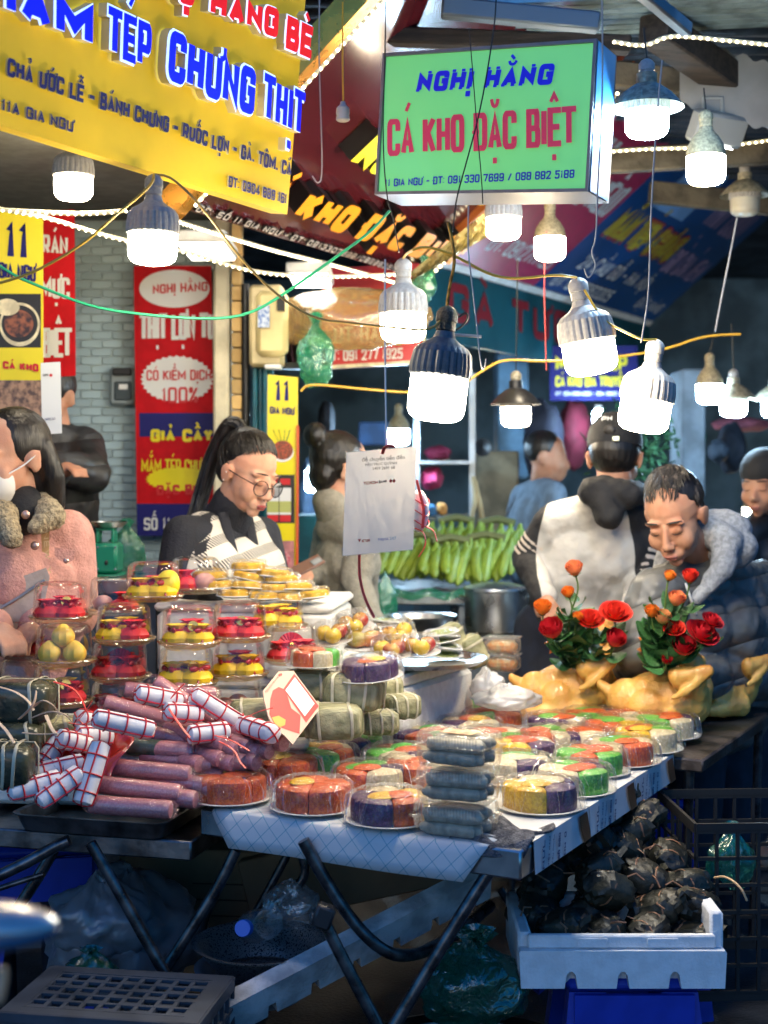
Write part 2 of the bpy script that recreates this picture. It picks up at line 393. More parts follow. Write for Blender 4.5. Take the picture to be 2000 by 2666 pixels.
beam(P(1700, 70, 4.2), P(2060, 320, 4.9), .1, .09, m_wood, 'thick dark timber rafter slanting down to the right above the shaded lamps')
for (x0, y0, x1, y1, Y, lab) in ((1500, 425, 2080, 392, 5.0, 'dusty purlin just above the string of lights on the right'), (1690, 500, 2080, 540, 5.6, 'dusty purlin behind the dirty cream bulb'),
        (1560, 190, 2080, 250, 4.7, 'thin purlin behind the white hooded lamp')):
    beam(P(x0, y0, Y), P(x1, y1, Y), .05, .085, mat('dusty_timber', (.1, .085, .06), .8, nv=.5, ns=10, bump=.4), lab, 'purlin', 'purlins under the tin roof')
# translucent panel top right and gutter
pl = MB().grid(lambda u, v: P(1770+u*330, 95+v*175+u*100, 4.5) + Vector((0, .0, .008*math.sin(u*40))), 40, 6).build('roof_panel', mat('grey_sheet', (.2, .2, .2), .5, nv=.2, ns=5)); tag(pl, 'pale grey roof sheet at the top right behind the lights', 'roof sheet')
gt = MB()
for k in range(7): gt.box((0, -.02, -.012), (1.2, .02, .012), along(P(1230+k*28, 8+k*13, 4.15+.05*k), P(2100, -28+k*13, 4.1+.05*k)))
tag(gt.build('gutter', mat('clear_gutter', (.3, .42, .46), .12, m=.3, nv=.3, ns=12)), 'stepped clear plastic gutter along the roof edge at the top', 'gutter')
# ---------------- tiled interior wall on the left
WY = 5.4
tw = tag(MB().box((-2.9, WY, 0), (P(612, 0, WY).x, WY+.15, 2.7)).build('tile_wall', mat('grout', (.42, .5, .52), .8)), kind='structure')
tm = MB().box((-.0385, -.006, -.0145), (.0385, 0, .0145), bev=.0025); t0 = None
m_tile = mat('glazed_tile', (.38, .5, .53), .3, nv=.14, ns=3, rv=.16)
bulk = MB(); nt = 0
zt = 2.44
for r in range(56):
    for c in range(34):
        x = -2.0+c*.0805+(.04 if r % 2 else 0); z = zt-r*.0322
        px = 1000+x/WY*F; py = HOR-(z-CAMZ)/WY*F
        if x > P(606, 0, WY).x: continue
        if 192 < px < 362 and 560 < py < 1460 and nt < 290:
            nt += 1
            if t0 is None: t0 = tm.build('tile', m_tile, tw); o = t0
            else: o = t0.copy(); COL.objects.link(o); o.parent = tw
            o.location = (x, WY-.0005, z); o.rotation_euler = (R.uniform(-.012, .012), 0, R.uniform(-.01, .01))
        elif 0 < px < 615: bulk.box((x-.0385, WY-.006, z-.0145), (x+.0385, WY+.001, z+.0145), bev=.0025)
tag(bulk.build('tiles_beside', m_tile, tw), kind='stuff')
ce = tag(MB().box((-2.9, 3.6, 2.46), (P(612, 0, WY).x, WY, 2.52)).build('ceiling', mat('shop_ceiling', (.14, .14, .13), .7, nv=.2)), kind='structure')
# pillar right of the banner: yellow stucco with a brick edge and black pipe
pm = thing('pillar', 'yellowish rendered pillar with a brick edge behind the woman with glasses', 'pillar', P(615, 1500, 5.2))
MB().box((P(566, 0, 5.25).x, 5.12, 0), (P(606, 0, 5.25).x, 5.4, 2.5), bev=.01).build('render', mat('stucco', (.62, .55, .38), .8, nv=.25, ns=6, bump=.4, bs=40), pm, True)
b0 = None
for k in range(30):
    if b0 is None: b0 = MB().box((-.018, -.04, -.026), (.018, .04, .026), bev=.004).build('brick', mat('yellow_brick', (.55, .36, .14), .85, nv=.3, ns=8, bump=.5, rv=.25), pm, True); o = b0
    else: o = b0.copy(); COL.objects.link(o)
    o.matrix_parent_inverse = pm.matrix_basis.inverted(); o.location = (P(621, 0, 5.2).x, 5.17, .85+k*.0565)
wire('drain_pipe', 'black drain pipe running down beside the brick pillar edge', 'pipe', [P(640, 740, 5.15), P(640, 1700, 5.15)], .016, m_black, 10, it=0)
# teal shutter and wall behind poster
sh = thing('roller_shutter', 'teal folded shutter edge behind the second yellow poster', 'shutter', P(680, 1500, 5.2))
for k in range(4): MB().box((P(661+k*13, 0, 5.15).x, 5.1+.02*(k % 2), .4), (P(673+k*13, 0, 5.15).x, 5.2, P(0, 955, 5.15).z), bev=.004).build('slat', mat('teal_paint', (.01, .13, .19), .4, nv=.2), sh, True)
MB().box((P(655, 0, 5.15).x, 5.13, P(0, 960, 5.15).z), (P(790, 0, 5.15).x, 5.22, P(0, 945, 5.15).z)).build('head_rail', m_black, sh, True)
# electrical boxes
eb = thing('fuse_box', 'yellowed plastic fuse box on the pillar above the second yellow poster', 'fuse box', P(710, 850, 5.1))
MB().box((P(650, 0, 5.05).x, 5.03, P(0, 955, 5.05).z), (P(738, 0, 5.05).x, 5.14, P(0, 742, 5.05).z), bev=.012).build('case', m_off, eb, True)
MB().box((P(668, 0, 5.05).x, 5.0, P(0, 930, 5.05).z), (P(752, 0, 5.05).x, 5.06, P(0, 760, 5.05).z), bev=.02).build('door', mat('yellowed_door', (.68, .55, .25), .4, nv=.2, ns=5), eb, True)
MB().box((P(722, 0, 5.0).x, 4.99, P(0, 810, 5.0).z), (P(742, 0, 5.0).x, 5.01, P(0, 770, 5.0).z)).build('window', m_black, eb, True)
MB().box((P(672, 0, 5.0).x, 4.992, P(0, 853, 5.0).z), (P(702, 0, 5.0).x, 5.005, P(0, 796, 5.0).z)).build('sticker', mat('printed_sticker', (.55, .62, .7), .5, col2=(.12, .2, .45), ns=90), eb, True)
MB().box((P(690, 0, 5.0).x, 4.97, P(0, 962, 5.0).z), (P(735, 0, 5.0).x, 5.03, P(0, 950, 5.0).z), bev=.004).build('switch', m_white, eb, True)
me_ = thing('electric_meter', 'grey electric meter on the tiled wall left of the tall red banner', 'electric meter', P(325, 1000, WY))
MB().box((P(291, 0, WY).x, WY-.05, P(0, 1056, WY).z), (P(357, 0, WY).x, WY, P(0, 958, WY).z), bev=.01).build('case', mat('meter_grey', (.28, .33, .34), .4), me_, True)
MB().box((P(302, 0, WY).x, WY-.075, P(0, 980, WY).z), (P(350, 0, WY).x, WY-.04, P(0, 962, WY).z), bev=.004).build('terminal_cover', m_black, me_, True)
MB().box((P(305, 0, WY).x, WY-.06, P(0, 1044, WY).z), (P(350, 0, WY).x, WY-.049, P(0, 995, WY).z), bev=.005).build('glass', mat('meter_glass', (.08, .1, .11), .1), me_, True)
MB().box((P(318, 0, WY).x, WY-.064, P(0, 1016, WY).z), (P(340, 0, WY).x, WY-.0605, P(0, 1003, WY).z)).build('dial', m_white, me_, True)
# ceiling light panels in the shop
for (x0, y0, x1, y1, Y, lab) in ((455, 632, 590, 648, 4.55, 'square ceiling light glowing behind the big bulb in front of the yellow board'), (745, 712, 860, 722, 5.0, 'flat ceiling light above the clear plastic bags')):
    a = P(x0, y0, Y); b = P(x1, y0, Y); t = thing('ceiling_light', lab, 'ceiling light', (a+b)/2)
    MB().box((a.x, Y-.02, a.z), (b.x, Y+.35, a.z+.04), bev=.006).build('frame', m_white, t, True)
    MB().box((a.x+.01, Y-.01, a.z-.006), (b.x-.01, Y+.34, a.z+.001)).build('diffuser', glow('panel_glow', (1, .95, .85), 6), t, True)
# ================================================================ signs
m_face = {}
def lit(name, c, e): return mat(name, c, .35, em=c, es=e)
# ---- big yellow board
yb = Plane(P(0, 325, 2.67), P(748, 558, 3.6), P(0, 325, 2.67)+(P(793, 30, 3.55)-P(748, 558, 3.6)))
sg = thing('shop_sign', 'big yellow board with raised blue and red lettering hanging at the top left', 'sign', yb.at(.5, 0))
plate_box(yb, -.35, 0, 1, 1.25, -.05, 0).build('board', mat('yellow_acrylic', (.85, .56, .025), .35, em=(.9, .58, .03), es=.16, nv=.14, ns=2.5), sg, True)  # faint glow added to the board's own colour to brighten it, no lamps inside
C1 = lambda x, y: (x*.6028, y*.6028)
def yl(text, bl, br, tl, mats, depth, t=.2, grow=0, e=.004, name='lettering', **k):
    mb = MB(); a = yb.ray(*C1(*bl)); b = yb.ray(*C1(*br)); c = yb.ray(*C1(*tl)); letters(mb, text, a, b, c, yb.n, t, depth, e, grow=grow, side=1, **k)
    return mb.build(name, mats, sg, True, sharp=30)
m_lside = mat('letter_side', (.75, .68, .42), .5); m_rim = lit('rim_glow', (.42, .62, 1.), 1.1)
m_blf = lit('blue_face', (.004, .008, .75), .75); m_rdf = lit('red_face', (.75, .01, .02), .5); m_nav = mat('navy_letter', (.035, .035, .22), .35); m_navs = mat('navy_letter_side', (.55, .5, .3), .5)
for (tx, bl, br, tl, fc) in (('MẮM', (-170, 5), (350, 212), (-170, -210), m_blf), ('TÉP', (415, 240), (598, 316), (422, 12), m_blf), ('CHƯNG', (678, 350), (1045, 507), (692, 118), m_blf), ('THỊT', (1090, 527), (1262, 606), (1102, 300), m_blf),
        ('CHỢ', (560, -40), (790, 32), (566, -175), m_rdf), ('HÀNG', (860, 68), (1152, 166), (868, -66), m_rdf), ('BÈ', (1190, 208), (1298, 255), (1200, 66), m_rdf)):
    yl(tx, bl, br, tl, [m_rim, m_lside], .022, .27, grow=.085, name='letter_box', gap=.12)
    yl(tx, bl, br, tl, [fc, fc], 0, .27, e=.026+.0035, name='letter_face', gap=.12)
yl('CHẢ ƯỚC LỄ - BÁNH CHƯNG - RUỐC LỢN - GÀ, TÔM, CÁ', (15, 328), (1220, 762), (20, 246), [m_nav, m_navs], .005, .24, gap=.12)
yl('11A GIA NGƯ', (-8, 478), (297, 572), (-6, 424), [m_nav, m_navs], .005, .2)
yl('ĐT: 0904 688 161', (975, 806), (1220, 882), (978, 758), [m_nav, m_navs], .004, .2)
# ---- green lightbox
gb = Plane(P(978, 508, 3.57), P(1533, 500, 3.3), P(999, 140, 3.57))
g = thing('lightbox_sign', 'glowing green lightbox sign with blue and pink lettering in a white frame', 'sign', gb.at(.5, 0))
m_green = mat('green_lit_face', (.12, .45, .16), .25, em=(.13, .52, .17), es=.42)
M_ = m_green; n_ = M_.node_tree.nodes; b_ = n_['Principled BSDF']
fw = .022
plate_box(gb, fw*.6, fw, 1-fw*.6, 1-fw, -.1, -.002).build('panel', m_green, g, True)
m_frame = mat('frame_aluminium', (.17, .16, .18), .35, m=.2, nv=.15)
plate_box(gb, 0, 0, 1, fw, -.13, .006).build('frame', m_frame, g, True); plate_box(gb, 0, 1-fw, 1, 1, -.13, .006).build('frame', m_frame, g, True)
plate_box(gb, 0, fw, fw*.6, 1-fw, -.13, .006).build('frame', m_frame, g, True); plate_box(gb, 1-fw*.6, fw, 1, 1-fw, -.13, .006).build('frame', m_frame, g, True)
plate_box(gb, .001, .001, .999, .999, -.14, -.11).build('back', m_frame, g, True)
plate_box(gb, 1.0015, .01, 1.004, .99, -.125, -.004).build('side_panel', lit('blue_side', (.05, .25, .55), .15), g, True)
C2 = lambda x, y: (1000+x*.6028, y*.6028)
def gl(text, bl, br, tl, m, t, **k):
    mb = MB(); a = gb.ray(*C2(*bl)); b = gb.ray(*C2(*br)); c = gb.ray(*C2(*tl)); letters(mb, text, a, b, c, gb.n, t, 0, .0012, **k); mb.build('lettering', m, g, True, sharp=0)
gl('NGHỊ HẰNG', (140, 400), (725, 368), (152, 312), lit('green_blue_print', (.003, .004, .5), .3), .25, serif=.1, slant=.06, gap=.2)
gl('CÁ KHO ĐẶC BIỆT', (18, 684), (832, 640), (18, 508), lit('pink_print', (.5, .03, .085), .2), .23, gap=.14)
gl('11 GIA NGƯ - ĐT: 091 330 7699 / 088 882 5188', (4, 808), (830, 774), (6, 773), lit('navy_print', (.005, .012, .3), .2), .2)
# ---- maroon awning sign
K = 1.25; YU = Vector((.255, -.13, .235))*K
aw = Plane(P(470, 542, 3.43*K), P(1061, 717, 4.6*K), P(470, 542, 3.43*K)+YU*2.6)
at_ = thing('awning_sign', 'maroon sloping awning sign with orange and yellow raised script between the two bright signs', 'sign', aw.at(.5, 0))
plate_box(aw, 0, 0, 1, 1, -.03, 0).build('panel', mat('maroon_acrylic', (.1, .012, .018), .16, nv=.15, ns=2, coat=.4), at_, True)
m_gold = mat('gold_foil_trim', (.75, .33, .05), .25, m=.7, nv=.2, ns=12)
plate_box(aw, -.035, -.02, -.001, 1.0, -.05, .03).build('edge_trim', m_gold, at_, True)
plate_box(aw, 1.001, -.02, 1.03, 1.0, -.05, .03).build('edge_trim', mat('orange_trim', (.5, .14, .03), .3), at_, True)
C5 = lambda x, y: (700+x*.3617, 380+y*.3617)
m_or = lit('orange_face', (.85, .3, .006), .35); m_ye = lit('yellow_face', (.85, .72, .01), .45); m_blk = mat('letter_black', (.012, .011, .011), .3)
def al(text, bl, br, tl, fc, t, depth, name='lettering', **k):
    mb = MB(); a = aw.ray(*bl); b = aw.ray(*br); c = aw.ray(*tl); letters(mb, text, a, b, c, aw.n, t, depth, .004, side=1, **k); mb.build(name, [fc, m_blk], at_, True, sharp=30)
al('CÁ KHO ĐẶC BIỆT', (590, 478), (1140, 662), (650, 402), m_or, .3, .07, gap=.2)
al('NGHỊ HẰNG', (868, 390), (1230, 498), (955, 305), m_ye, .3, .07, gap=.2)
al('ĐC: SỐ 11 GIA NGƯ - ĐT: 0913307699/0888825188', (500, 540), (1030, 697), (514, 524), mat('silver_letter', (.55, .5, .48), .35), .2, .012, gap=.16)
# ---- pink and blue awning further back
bl_ = P(1090, 655, 6.2); br_ = P(1700, 835, 9.02); UB = Vector((.255, -.13, .235))*3.0
pk = Plane(bl_, br_, bl_+UB)
pt = thing('awning_sign', 'pink and blue printed awning sign receding behind the green lightbox', 'sign', pk.at(.5, 0))
plate_box(pk, 0, 0, .4, 1.3, -.03, 0).build('pink_panel', mat('pink_print_panel', (.42, .03, .1), .3, nv=.1), pt, True)
plate_box(pk, .4005, 0, 1, 1.3, -.03, 0).build('blue_panel', mat('blue_print_panel', (.006, .07, .26), .3, nv=.15, ns=3), pt, True)
plate_box(pk, -.01, -.035, 1.0, -.001, -.03, .01).build('edge_trim', m_white, pt, True)
plate_box(pk, .5, .6, .66, .95, .002, .004).build('picture', mat('printed_picture', (.2, .4, .75), .4, nv=.2, ns=3), pt, True)
def kl(text, u0, u1, v0, v1, m, t=.22, **k):
    mb = MB(); letters(mb, text, pk.at(u0, v0), pk.at(u1, v0), pk.at(u0, v1), pk.n, t, 0, .003, **k); mb.build('lettering', m, pt, True, sharp=0)
m_pw = mat('pale_print', (.6, .62, .66), .5); m_py = mat('yellow_print_far', (.6, .5, .06), .5); m_pr = mat('red_print_far', (.45, .05, .06), .5)
kl('ÔNG TÀU', .08, .33, .95, 1.15, m_py); kl('QUỲNH', .04, .22, .5, .82, m_pw); kl('(CHÚ HIẾU)', .19, .38, .44, .64, m_pw); kl('11 GIA NGƯ', .0, .1, .14, .24, m_pw, .18); kl('ĐT: 0912717195', .15, .38, .1, .2, m_pw, .18)
kl('MẮM TÉP CHƯNG', .44, .76, .34, .56, m_py, .34); kl('MẮM TÉP CHƯNG', .44, .76, .34, .56, m_pr, .16, ); kl('24 CẦU GỖ - HÀ NỘI', .47, .8, .16, .26, m_pw, .18); kl('ĐT: 0777262205', .44, .7, .03, .11, m_pw, .18)
kl('THỊT CUỐN', .74, .95, .62, .85, mat('mauve_print', (.4, .3, .5), .5), .2); kl('GIÒ CHẢ NEM', .78, .97, .3, .48, mat('mauve_print', (.4, .3, .5), .5), .2); kl('ĐẶT HÀNG', .84, .97, .05, .13, m_pw, .18)
# teal fascia below it
tb = Plane(bl_+Vector((0, 0, -.37)), br_+Vector((0, 0, -.37)), bl_+Vector((0, 0, -.04)))
tt_ = thing('fascia_sign', 'dark teal fascia with dull red lettering under the pink awning', 'sign', tb.at(.5, 0))
plate_box(tb, -.01, 0, 1, 1, -.05, -.02).build('panel', mat('teal_fascia', (.01, .09, .12), .4, nv=.2, ns=3), tt_, True)
mb = MB(); letters(mb, 'GÀ TƯƠI', tb.at(.1, .3), tb.at(.6, .3), tb.at(.1, .85), tb.n, .22, 0, -.017); mb.build('lettering', mat('dull_red', (.25, .02, .03), .4), tt_, True, sharp=0)
# ---- red sign behind plastic bags
rs = Plane(P(838, 962, 5.6), P(1108, 946, 5.6), P(838, 700, 5.6))
r_ = thing('shop_sign', 'red sign with a white telephone number half hidden by a bulging plastic bag', 'sign', rs.at(.5, 0))
plate_box(rs, 0, 0, 1, 1, -.03, 0).build('panel', mat('red_panel', (.5, .01, .015), .35), r_, True)
plate_box(rs, 0, 0, 1, .035, .0005, .012).build('edge_trim', m_cream, r_, True); plate_box(rs, .975, .036, 1, 1, .0005, .012).build('edge_trim', m_cream, r_, True)
mb = MB(); letters(mb, 'ĐT: 091 277 1925', rs.ray(850, 942), rs.ray(1048, 935), rs.ray(850, 912), rs.n, .2, 0, .002); mb.build('lettering', m_white, r_, True, sharp=0); mb = MB(); letters(mb, 'ÚT HẰNG', rs.ray(870, 895), rs.ray(1040, 888), rs.ray(870, 850), rs.n, .22, 0, .002)
mb.build('lettering', m_white, r_, True, sharp=0)
# ---- flat banners on the left
def wavy(px0, px1, py0, py1, Y, amp, ph, n=26):
    def fn(u, v): return P(px0[0]+(px0[1]-px0[0])*v+(px1[0]-px0[0]+(px1[1]-px1[0]-px0[1]+px0[0])*v)*u, py0+(py1-py0)*v, Y) + Vector((0, amp*math.sin(u*9+ph+v*4)*(.3+v), 0))
    return fn
def disp(x, y): return (x*1.2055, y*1.2055)
C3 = lambda x, y: (x*.4219, 500+y*.4219)
def flat_letters(par, pl, items, conv, sharp=0):
    for (text, bl, br, tl, m, t, *kw) in items:
        mb = MB(); letters(mb, text, pl.ray(*conv(*bl)), pl.ray(*conv(*br)), pl.ray(*conv(*tl)), pl.n, t, 0, .0025, **(kw[0] if kw else {})); mb.build('lettering', m, par, True, sharp=0)
m_redb = mat('red_vinyl', (.5, .006, .012), .6, nv=.1, spec=.15); m_navb = mat('navy_vinyl', (.015, .015, .13), .5, spec=.2); m_yelb = mat('yellow_vinyl', (.75, .62, .01), .3); m_whib = mat('white_print', (.68, .68, .66), .4); m_redp = mat('red_print', (.55, .015, .02), .4)
bp_ = Plane(P(357, 1395, 5.3), P(560, 1395, 5.3), P(348, 692, 5.3))
bt = thing('banner', 'tall red hanging banner with white and yellow lettering on the tiled wall', 'banner', bp_.at(.5, 0))
plate_box(bp_, 0, 0, 1, .118, -.004, 0).build('navy_field', m_navb, bt, True); plate_box(bp_, 0, .119, 1, 1, -.004, 0).build('red_field', m_redb, bt, True)
plate_box(bp_, .05, .367, 1, .455, .0006, .0012).build('navy_band', m_navb, bt, True)
mb = MB(); disc(mb, bp_, .52, .915, .45, .07, .001, 40); mb.build('white_field', m_whib, bt, True, sharp=0); mb = MB(); disc(mb, bp_, .54, .58, .47, .088, .001, 64, star=-.07); mb.build('white_field', m_whib, bt, True, sharp=0)
mb = MB(); disc(mb, bp_, .55, .21, .43, .045, .001, 56, star=-.07); mb.build('yellow_field', m_yelb, bt, True, sharp=0)
C6 = lambda x, y: (x*.4219, 1050+y*.4219)
flat_letters(bt, bp_, [('NGHỊ HẰNG', (945, 630), (1282, 612), (945, 572), m_redp, .2, {'serif': .08}), ('THỊT LỢN TƯƠI', (868, 925), (1400, 915), (868, 745), m_whib, .23), ('CÓ KIỂM DỊCH', (905, 1165), (1305, 1162), (905, 1098), m_redp, .19), ('100%', (1000, 1305), (1222, 1300), (1000, 1205), m_redp, .17)], C3)
flat_letters(bt, bp_, [('GIẢ CẦY', (932, 238), (1315, 238), (932, 160), m_yelb, .26), ('MẮM TÉP CHƯNG', (875, 430), (1310, 437), (875, 338), m_yelb, .2), ('ĐẶC BIỆT', (970, 568), (1300, 560), (970, 505), m_redp, .24), ('SỐ 11 GIA NGƯ', (890, 785), (1345, 775), (890, 705), m_whib, .2)], C6)
# yellow poster "11" left
yp = Plane(P(-60, 1208, 4.4), P(112, 1208, 4.4), P(-60, 552, 4.4)); yt = thing('poster', 'tall yellow poster with a big number and food pictures at the left edge', 'poster', yp.at(.5, 0))
plate_box(yp, 0, 0, 1, 1, -.006, 0).build('sheet', m_yelb, yt, True)
m_food = mat('roast_food_print', (.3, .1, .05), .4, col2=(.04, .02, .02), ns=50); m_food2 = mat('dried_squid_print', (.42, .25, .16), .4, col2=(.1, .06, .05), ns=45); m_dkp = mat('dark_print', (.02, .018, .016), .4)
def pr(par, pl, x0, y0, x1, y1, m, e=.0012, name='picture'):
    a, b, c, d = pl.ray(x0, y1), pl.ray(x1, y1), pl.ray(x1, y0), pl.ray(x0, y0); mb = MB(); quad(mb, *[p+pl.n*e for p in (a, b, c, d)]); return mb.build(name, m, par, True, sharp=0)
pr(yt, yp, -58, 765, 107, 905, m_dkp); pr(yt, yp, -58, 990, 110, 1135, m_food2)
def ringp(par, pl, cx, cy, rx, ry, m, e, name='picture', star=0., n=36):
    mb = MB(); vs = []
    for k in range(n): a = 2*PI*k/n; q = 1+(star if k % 2 else 0); vs.append(pl.ray(cx+rx*q*math.cos(a), cy+ry*q*math.sin(a))+pl.n*e)
    mb.add(vs, [tuple(range(n))]); return mb.build(name, m, par, True, sharp=0)
ringp(yt, yp, 52, 845, 53, 57, m_cream, .002); ringp(yt, yp, 52, 843, 47, 48, m_dkp, .0026); ringp(yt, yp, 50, 843, 38, 36, m_food, .0032); ringp(yt, yp, 20, 800, 32, 22, m_cream, .0036)
flat_letters(yt, yp, [('11', (38, 400), (178, 412), (38, 178), m_navb, .22, {'serif': .09}), ('GIA NGƯ', (-5, 535), (222, 560), (-5, 425), m_navb, .24), ('CÁ KHO', (20, 1090), (240, 1110), (20, 1042), m_redp, .28)], C3)
flat_letters(yt, yp, [('BÁN', (150, 320), (258, 325), (150, 262), m_redp, .26)], C6)
# red banner beside it
rp = Plane(P(104, 985, 4.62), P(197, 978, 4.62), P(101, 565, 4.62)); rt = thing('banner', 'narrow red hanging banner with white lettering beside the yellow poster', 'banner', rp.at(.5, 0))
plate_box(rp, 0, 0, 1, 1.03, -.004, 0).build('sheet', m_redb, rt, True)
flat_letters(rt, rp, [('RÁN', (262, 385), (420, 398), (262, 255), m_whib, .24), ('MỰC', (252, 660), (430, 668), (252, 515), m_whib, .24), ('BIỆT', (265, 1030), (440, 1030), (265, 830), m_whib, .22)], C3)
# bank sheet in front of it (code left out)
qs = Plane(P(110, 1131, 4.25), P(161, 1128, 4.25), P(106, 945, 4.25)); qt = thing('payment_sheet', 'small white laminated payment sheet hung over the narrow red banner', 'payment sheet', qs.at(.5, 0))
plate_box(qs, 0, 0, 1, 1, -.003, 0).build('sheet', mat('laminate', (.68, .7, .7), .25), qt, True)
ringp(qt, qs, 133, 977, 4, 4, m_redp, .001, 'logo'); flat_letters(qt, qs, [('TECHCOM', (112, 980), (127, 979), (112, 974), m_dkp, .2), ('napas 247'.upper(), (118, 1095), (145, 1094), (118, 1088), m_navb, .2)], lambda x, y: (x, y))
# second poster on the shutter
zp = Plane(P(694, 1478, 4.95), P(773, 1485, 4.95), P(697, 975, 4.95)); zt_ = thing('poster', 'narrow yellow poster with jars and fruit pictures right of the woman with glasses', 'poster', zp.at(.5, 0))
plate_box(zp, 0, 0, 1, 1, -.006, 0).build('sheet', m_yelb, zt_, True)
plate_box(zp, .97, -.02, 1.05, .75, .0, .012).build('edge_strip', mat('orange_strip', (.6, .1, .02), .4), zt_, True)
C7 = lambda x, y: (550+x*.27125, 950+y*.27125)
flat_letters(zt_, zp, [('11', (612, 345), (755, 350), (612, 138), m_navb, .22, {'serif': .09}), ('GIA NGƯ', (565, 470), (800, 485), (565, 395), m_navb, .25)], C7)
ringp(zt_, zp, 735, 1177, 30, 26, m_white, .001); ringp(zt_, zp, 736, 1172, 27, 25, mat('shrimp_print', (.4, .06, .02), .4, col2=(.1, .03, .01), ns=160), .0016)
for k, a in enumerate((-.6, -.2, .25, .6)): mb = MB(); letters(mb, '1', zp.ray(726+k*5, 1150), zp.ray(730+k*5+a*8, 1150), zp.ray(724+k*5+a*22, 1117), zp.n, .1, 0, .002); mb.build('stalk', mat('stalk_print', (.4, .1, .03) if k % 2 else (.05, .2, .03), .5), zt_, True, sharp=0)
pr(zt_, zp, 695, 1236, 767, 1362, m_dkp)
for x in (711, 743):
    pr(zt_, zp, x-13, 1246, x+13, 1262, m_redp, .002); pr(zt_, zp, x-15, 1270, x+15, 1340, m_whib, .002); pr(zt_, zp, x-15, 1305, x+15, 1334, mat('label_green', (.4, .42, .12), .5), .0024); pr(zt_, zp, x-14, 1341, x+14, 1358, m_redp, .002)
pr(zt_, zp, 694, 1408, 766, 1480, mat('rosy_print', (.5, .2, .2), .5, nv=.3, ns=30)); ringp(zt_, zp, 730, 1455, 26, 24, mat('pink_food_print', (.55, .05, .1), .4, col2=(.6, .3, .3), ns=120), .002)
# far blue sign
fs_ = Plane(P(1432, 1042, 7.6), P(1660, 1042, 7.6), P(1432, 900, 7.6)); ft_ = thing('shop_sign', 'dark blue sign with yellow lettering far behind the tilted white bulb', 'sign', fs_.at(.5, 0))
plate_box(fs_, 0, 0, 1, 1, -.03, 0).build('panel', m_navb, ft_, True)
flat_letters(ft_, fs_, [('CÁ KHO GIA TRUYỀN', (1447, 1008), (1632, 1008), (1447, 978), m_yelb, .24), ('MẮM TÉP', (1447, 965), (1632, 965), (1447, 925), m_yelb, .24), ('ĐT: 0243954283 - 034 8902 800', (1447, 1030), (1632, 1030), (1447, 1020), m_whib, .18)], lambda x, y: (x, y))
# ================================================================ light bulbs
g_warm = glow('bulb_warm', (1, .84, .6), BULB); g_cool = glow('bulb_cool', (.5, .76, 1.), BULB*2.)
m_wpl = mat('bulb_white_plastic', (.36, .35, .34), .4, nv=.12, ns=12); m_gpl = mat('bulb_grey_plastic', (.06, .075, .1), .4, nv=.2, ns=14)
m_cpl = mat('bulb_cream_plastic', (.4, .33, .2), .45, nv=.35, ns=14); m_unl = mat('unlit_diffuser', (.5, .47, .38), .3); m_enam = mat('enamel_hood', (.3, .27, .19), .35, nv=.4, ns=8); m_bhood = mat('black_hood', (.02, .02, .022), .35)
def bulb_parts(t, style, glowm):
    """unit bulb: diameter 1, origin at the bottom of the diffuser"""
    h = {'A': .62, 'B': .78, 'C': .74, 'D': .6, 'H': .66}[style]
    MB().lathe([(0, 0), (.22, .006), (.36, .035), (.445, .09), (.488, .17), (.5, .28), (.5, h)], 28).build('diffuser', glowm, t)
    if style in 'ABDH':
        pl = m_gpl if style == 'B' else m_wpl
        def fin(a, r, z, j): return ((r*(1+.028*(1 if int(a/(2*PI)*72+.5) % 3 else -1)) if 1 <= j <= 3 else r), z)
        MB().lathe([(.505, h), (.53, h+.03), (.535, h+.2), (.5, h+.42), (.44, h+.52), (.3, h+.6), (.2, h+.68), (.16, h+.8)], 72, fn=fin).build('housing', pl, t, sharp=25)
        k = h+.8
    else:
        MB().lathe([(.505, h), (.51, h+.12), (.46, h+.3), (.33, h+.52), (.2, h+.66), (.17, h+.78)], 30).build('housing', m_cpl, t); k = h+.78
    sock = {'B': mat('taped_socket', (.05, .045, .03), .3, nv=.6, ns=25, bump=.6, bs=60), 'H': m_enam}.get(style, m_wpl if style != 'C' else m_cpl)
    sb = MB().lathe([(.15, k), (.175, k+.02), (.175, k+.16), (.19, k+.17), (.19, k+.32), (.13, k+.4), (.06, k+.44)], 18)
    sb.build('socket', sock, t)
    if style in 'DH':
        MB().lathe([(.86, h+.1), (.84, h+.14), (.6, h+.42), (.33, h+.62), (.24, h+.66), (.24, h+.9), (.1, h+.95)], 40, closed=False).build('hood', m_enam if style == 'D' else m_bhood, t)
    return k+.44
BC = {}
def bulb(label, x0, x1, yb_, style, cool=False, lean=0., lit_=True, fwd=0., D=.105):
    pass; Y = D/((x1-x0)/F); c = P((x0+x1)/2, yb_, Y); key = (style, cool, lit_)
    M = TR(c, s=D) @ Euler((fwd, lean, 0)).to_matrix().to_4x4()
    if key in BC: t = dup(BC[key][0], M, label, 'lamps hung over the stall'); top = BC[key][1]
    else:
        t = thing('light_bulb', label, 'light bulb', M=M, group='lamps hung over the stall')
        top = bulb_parts(t, style, (g_cool if cool else g_warm) if lit_ else m_unl); BC[key] = (t, top)
    return M @ Vector((0, 0, top)), Y
tops = {}
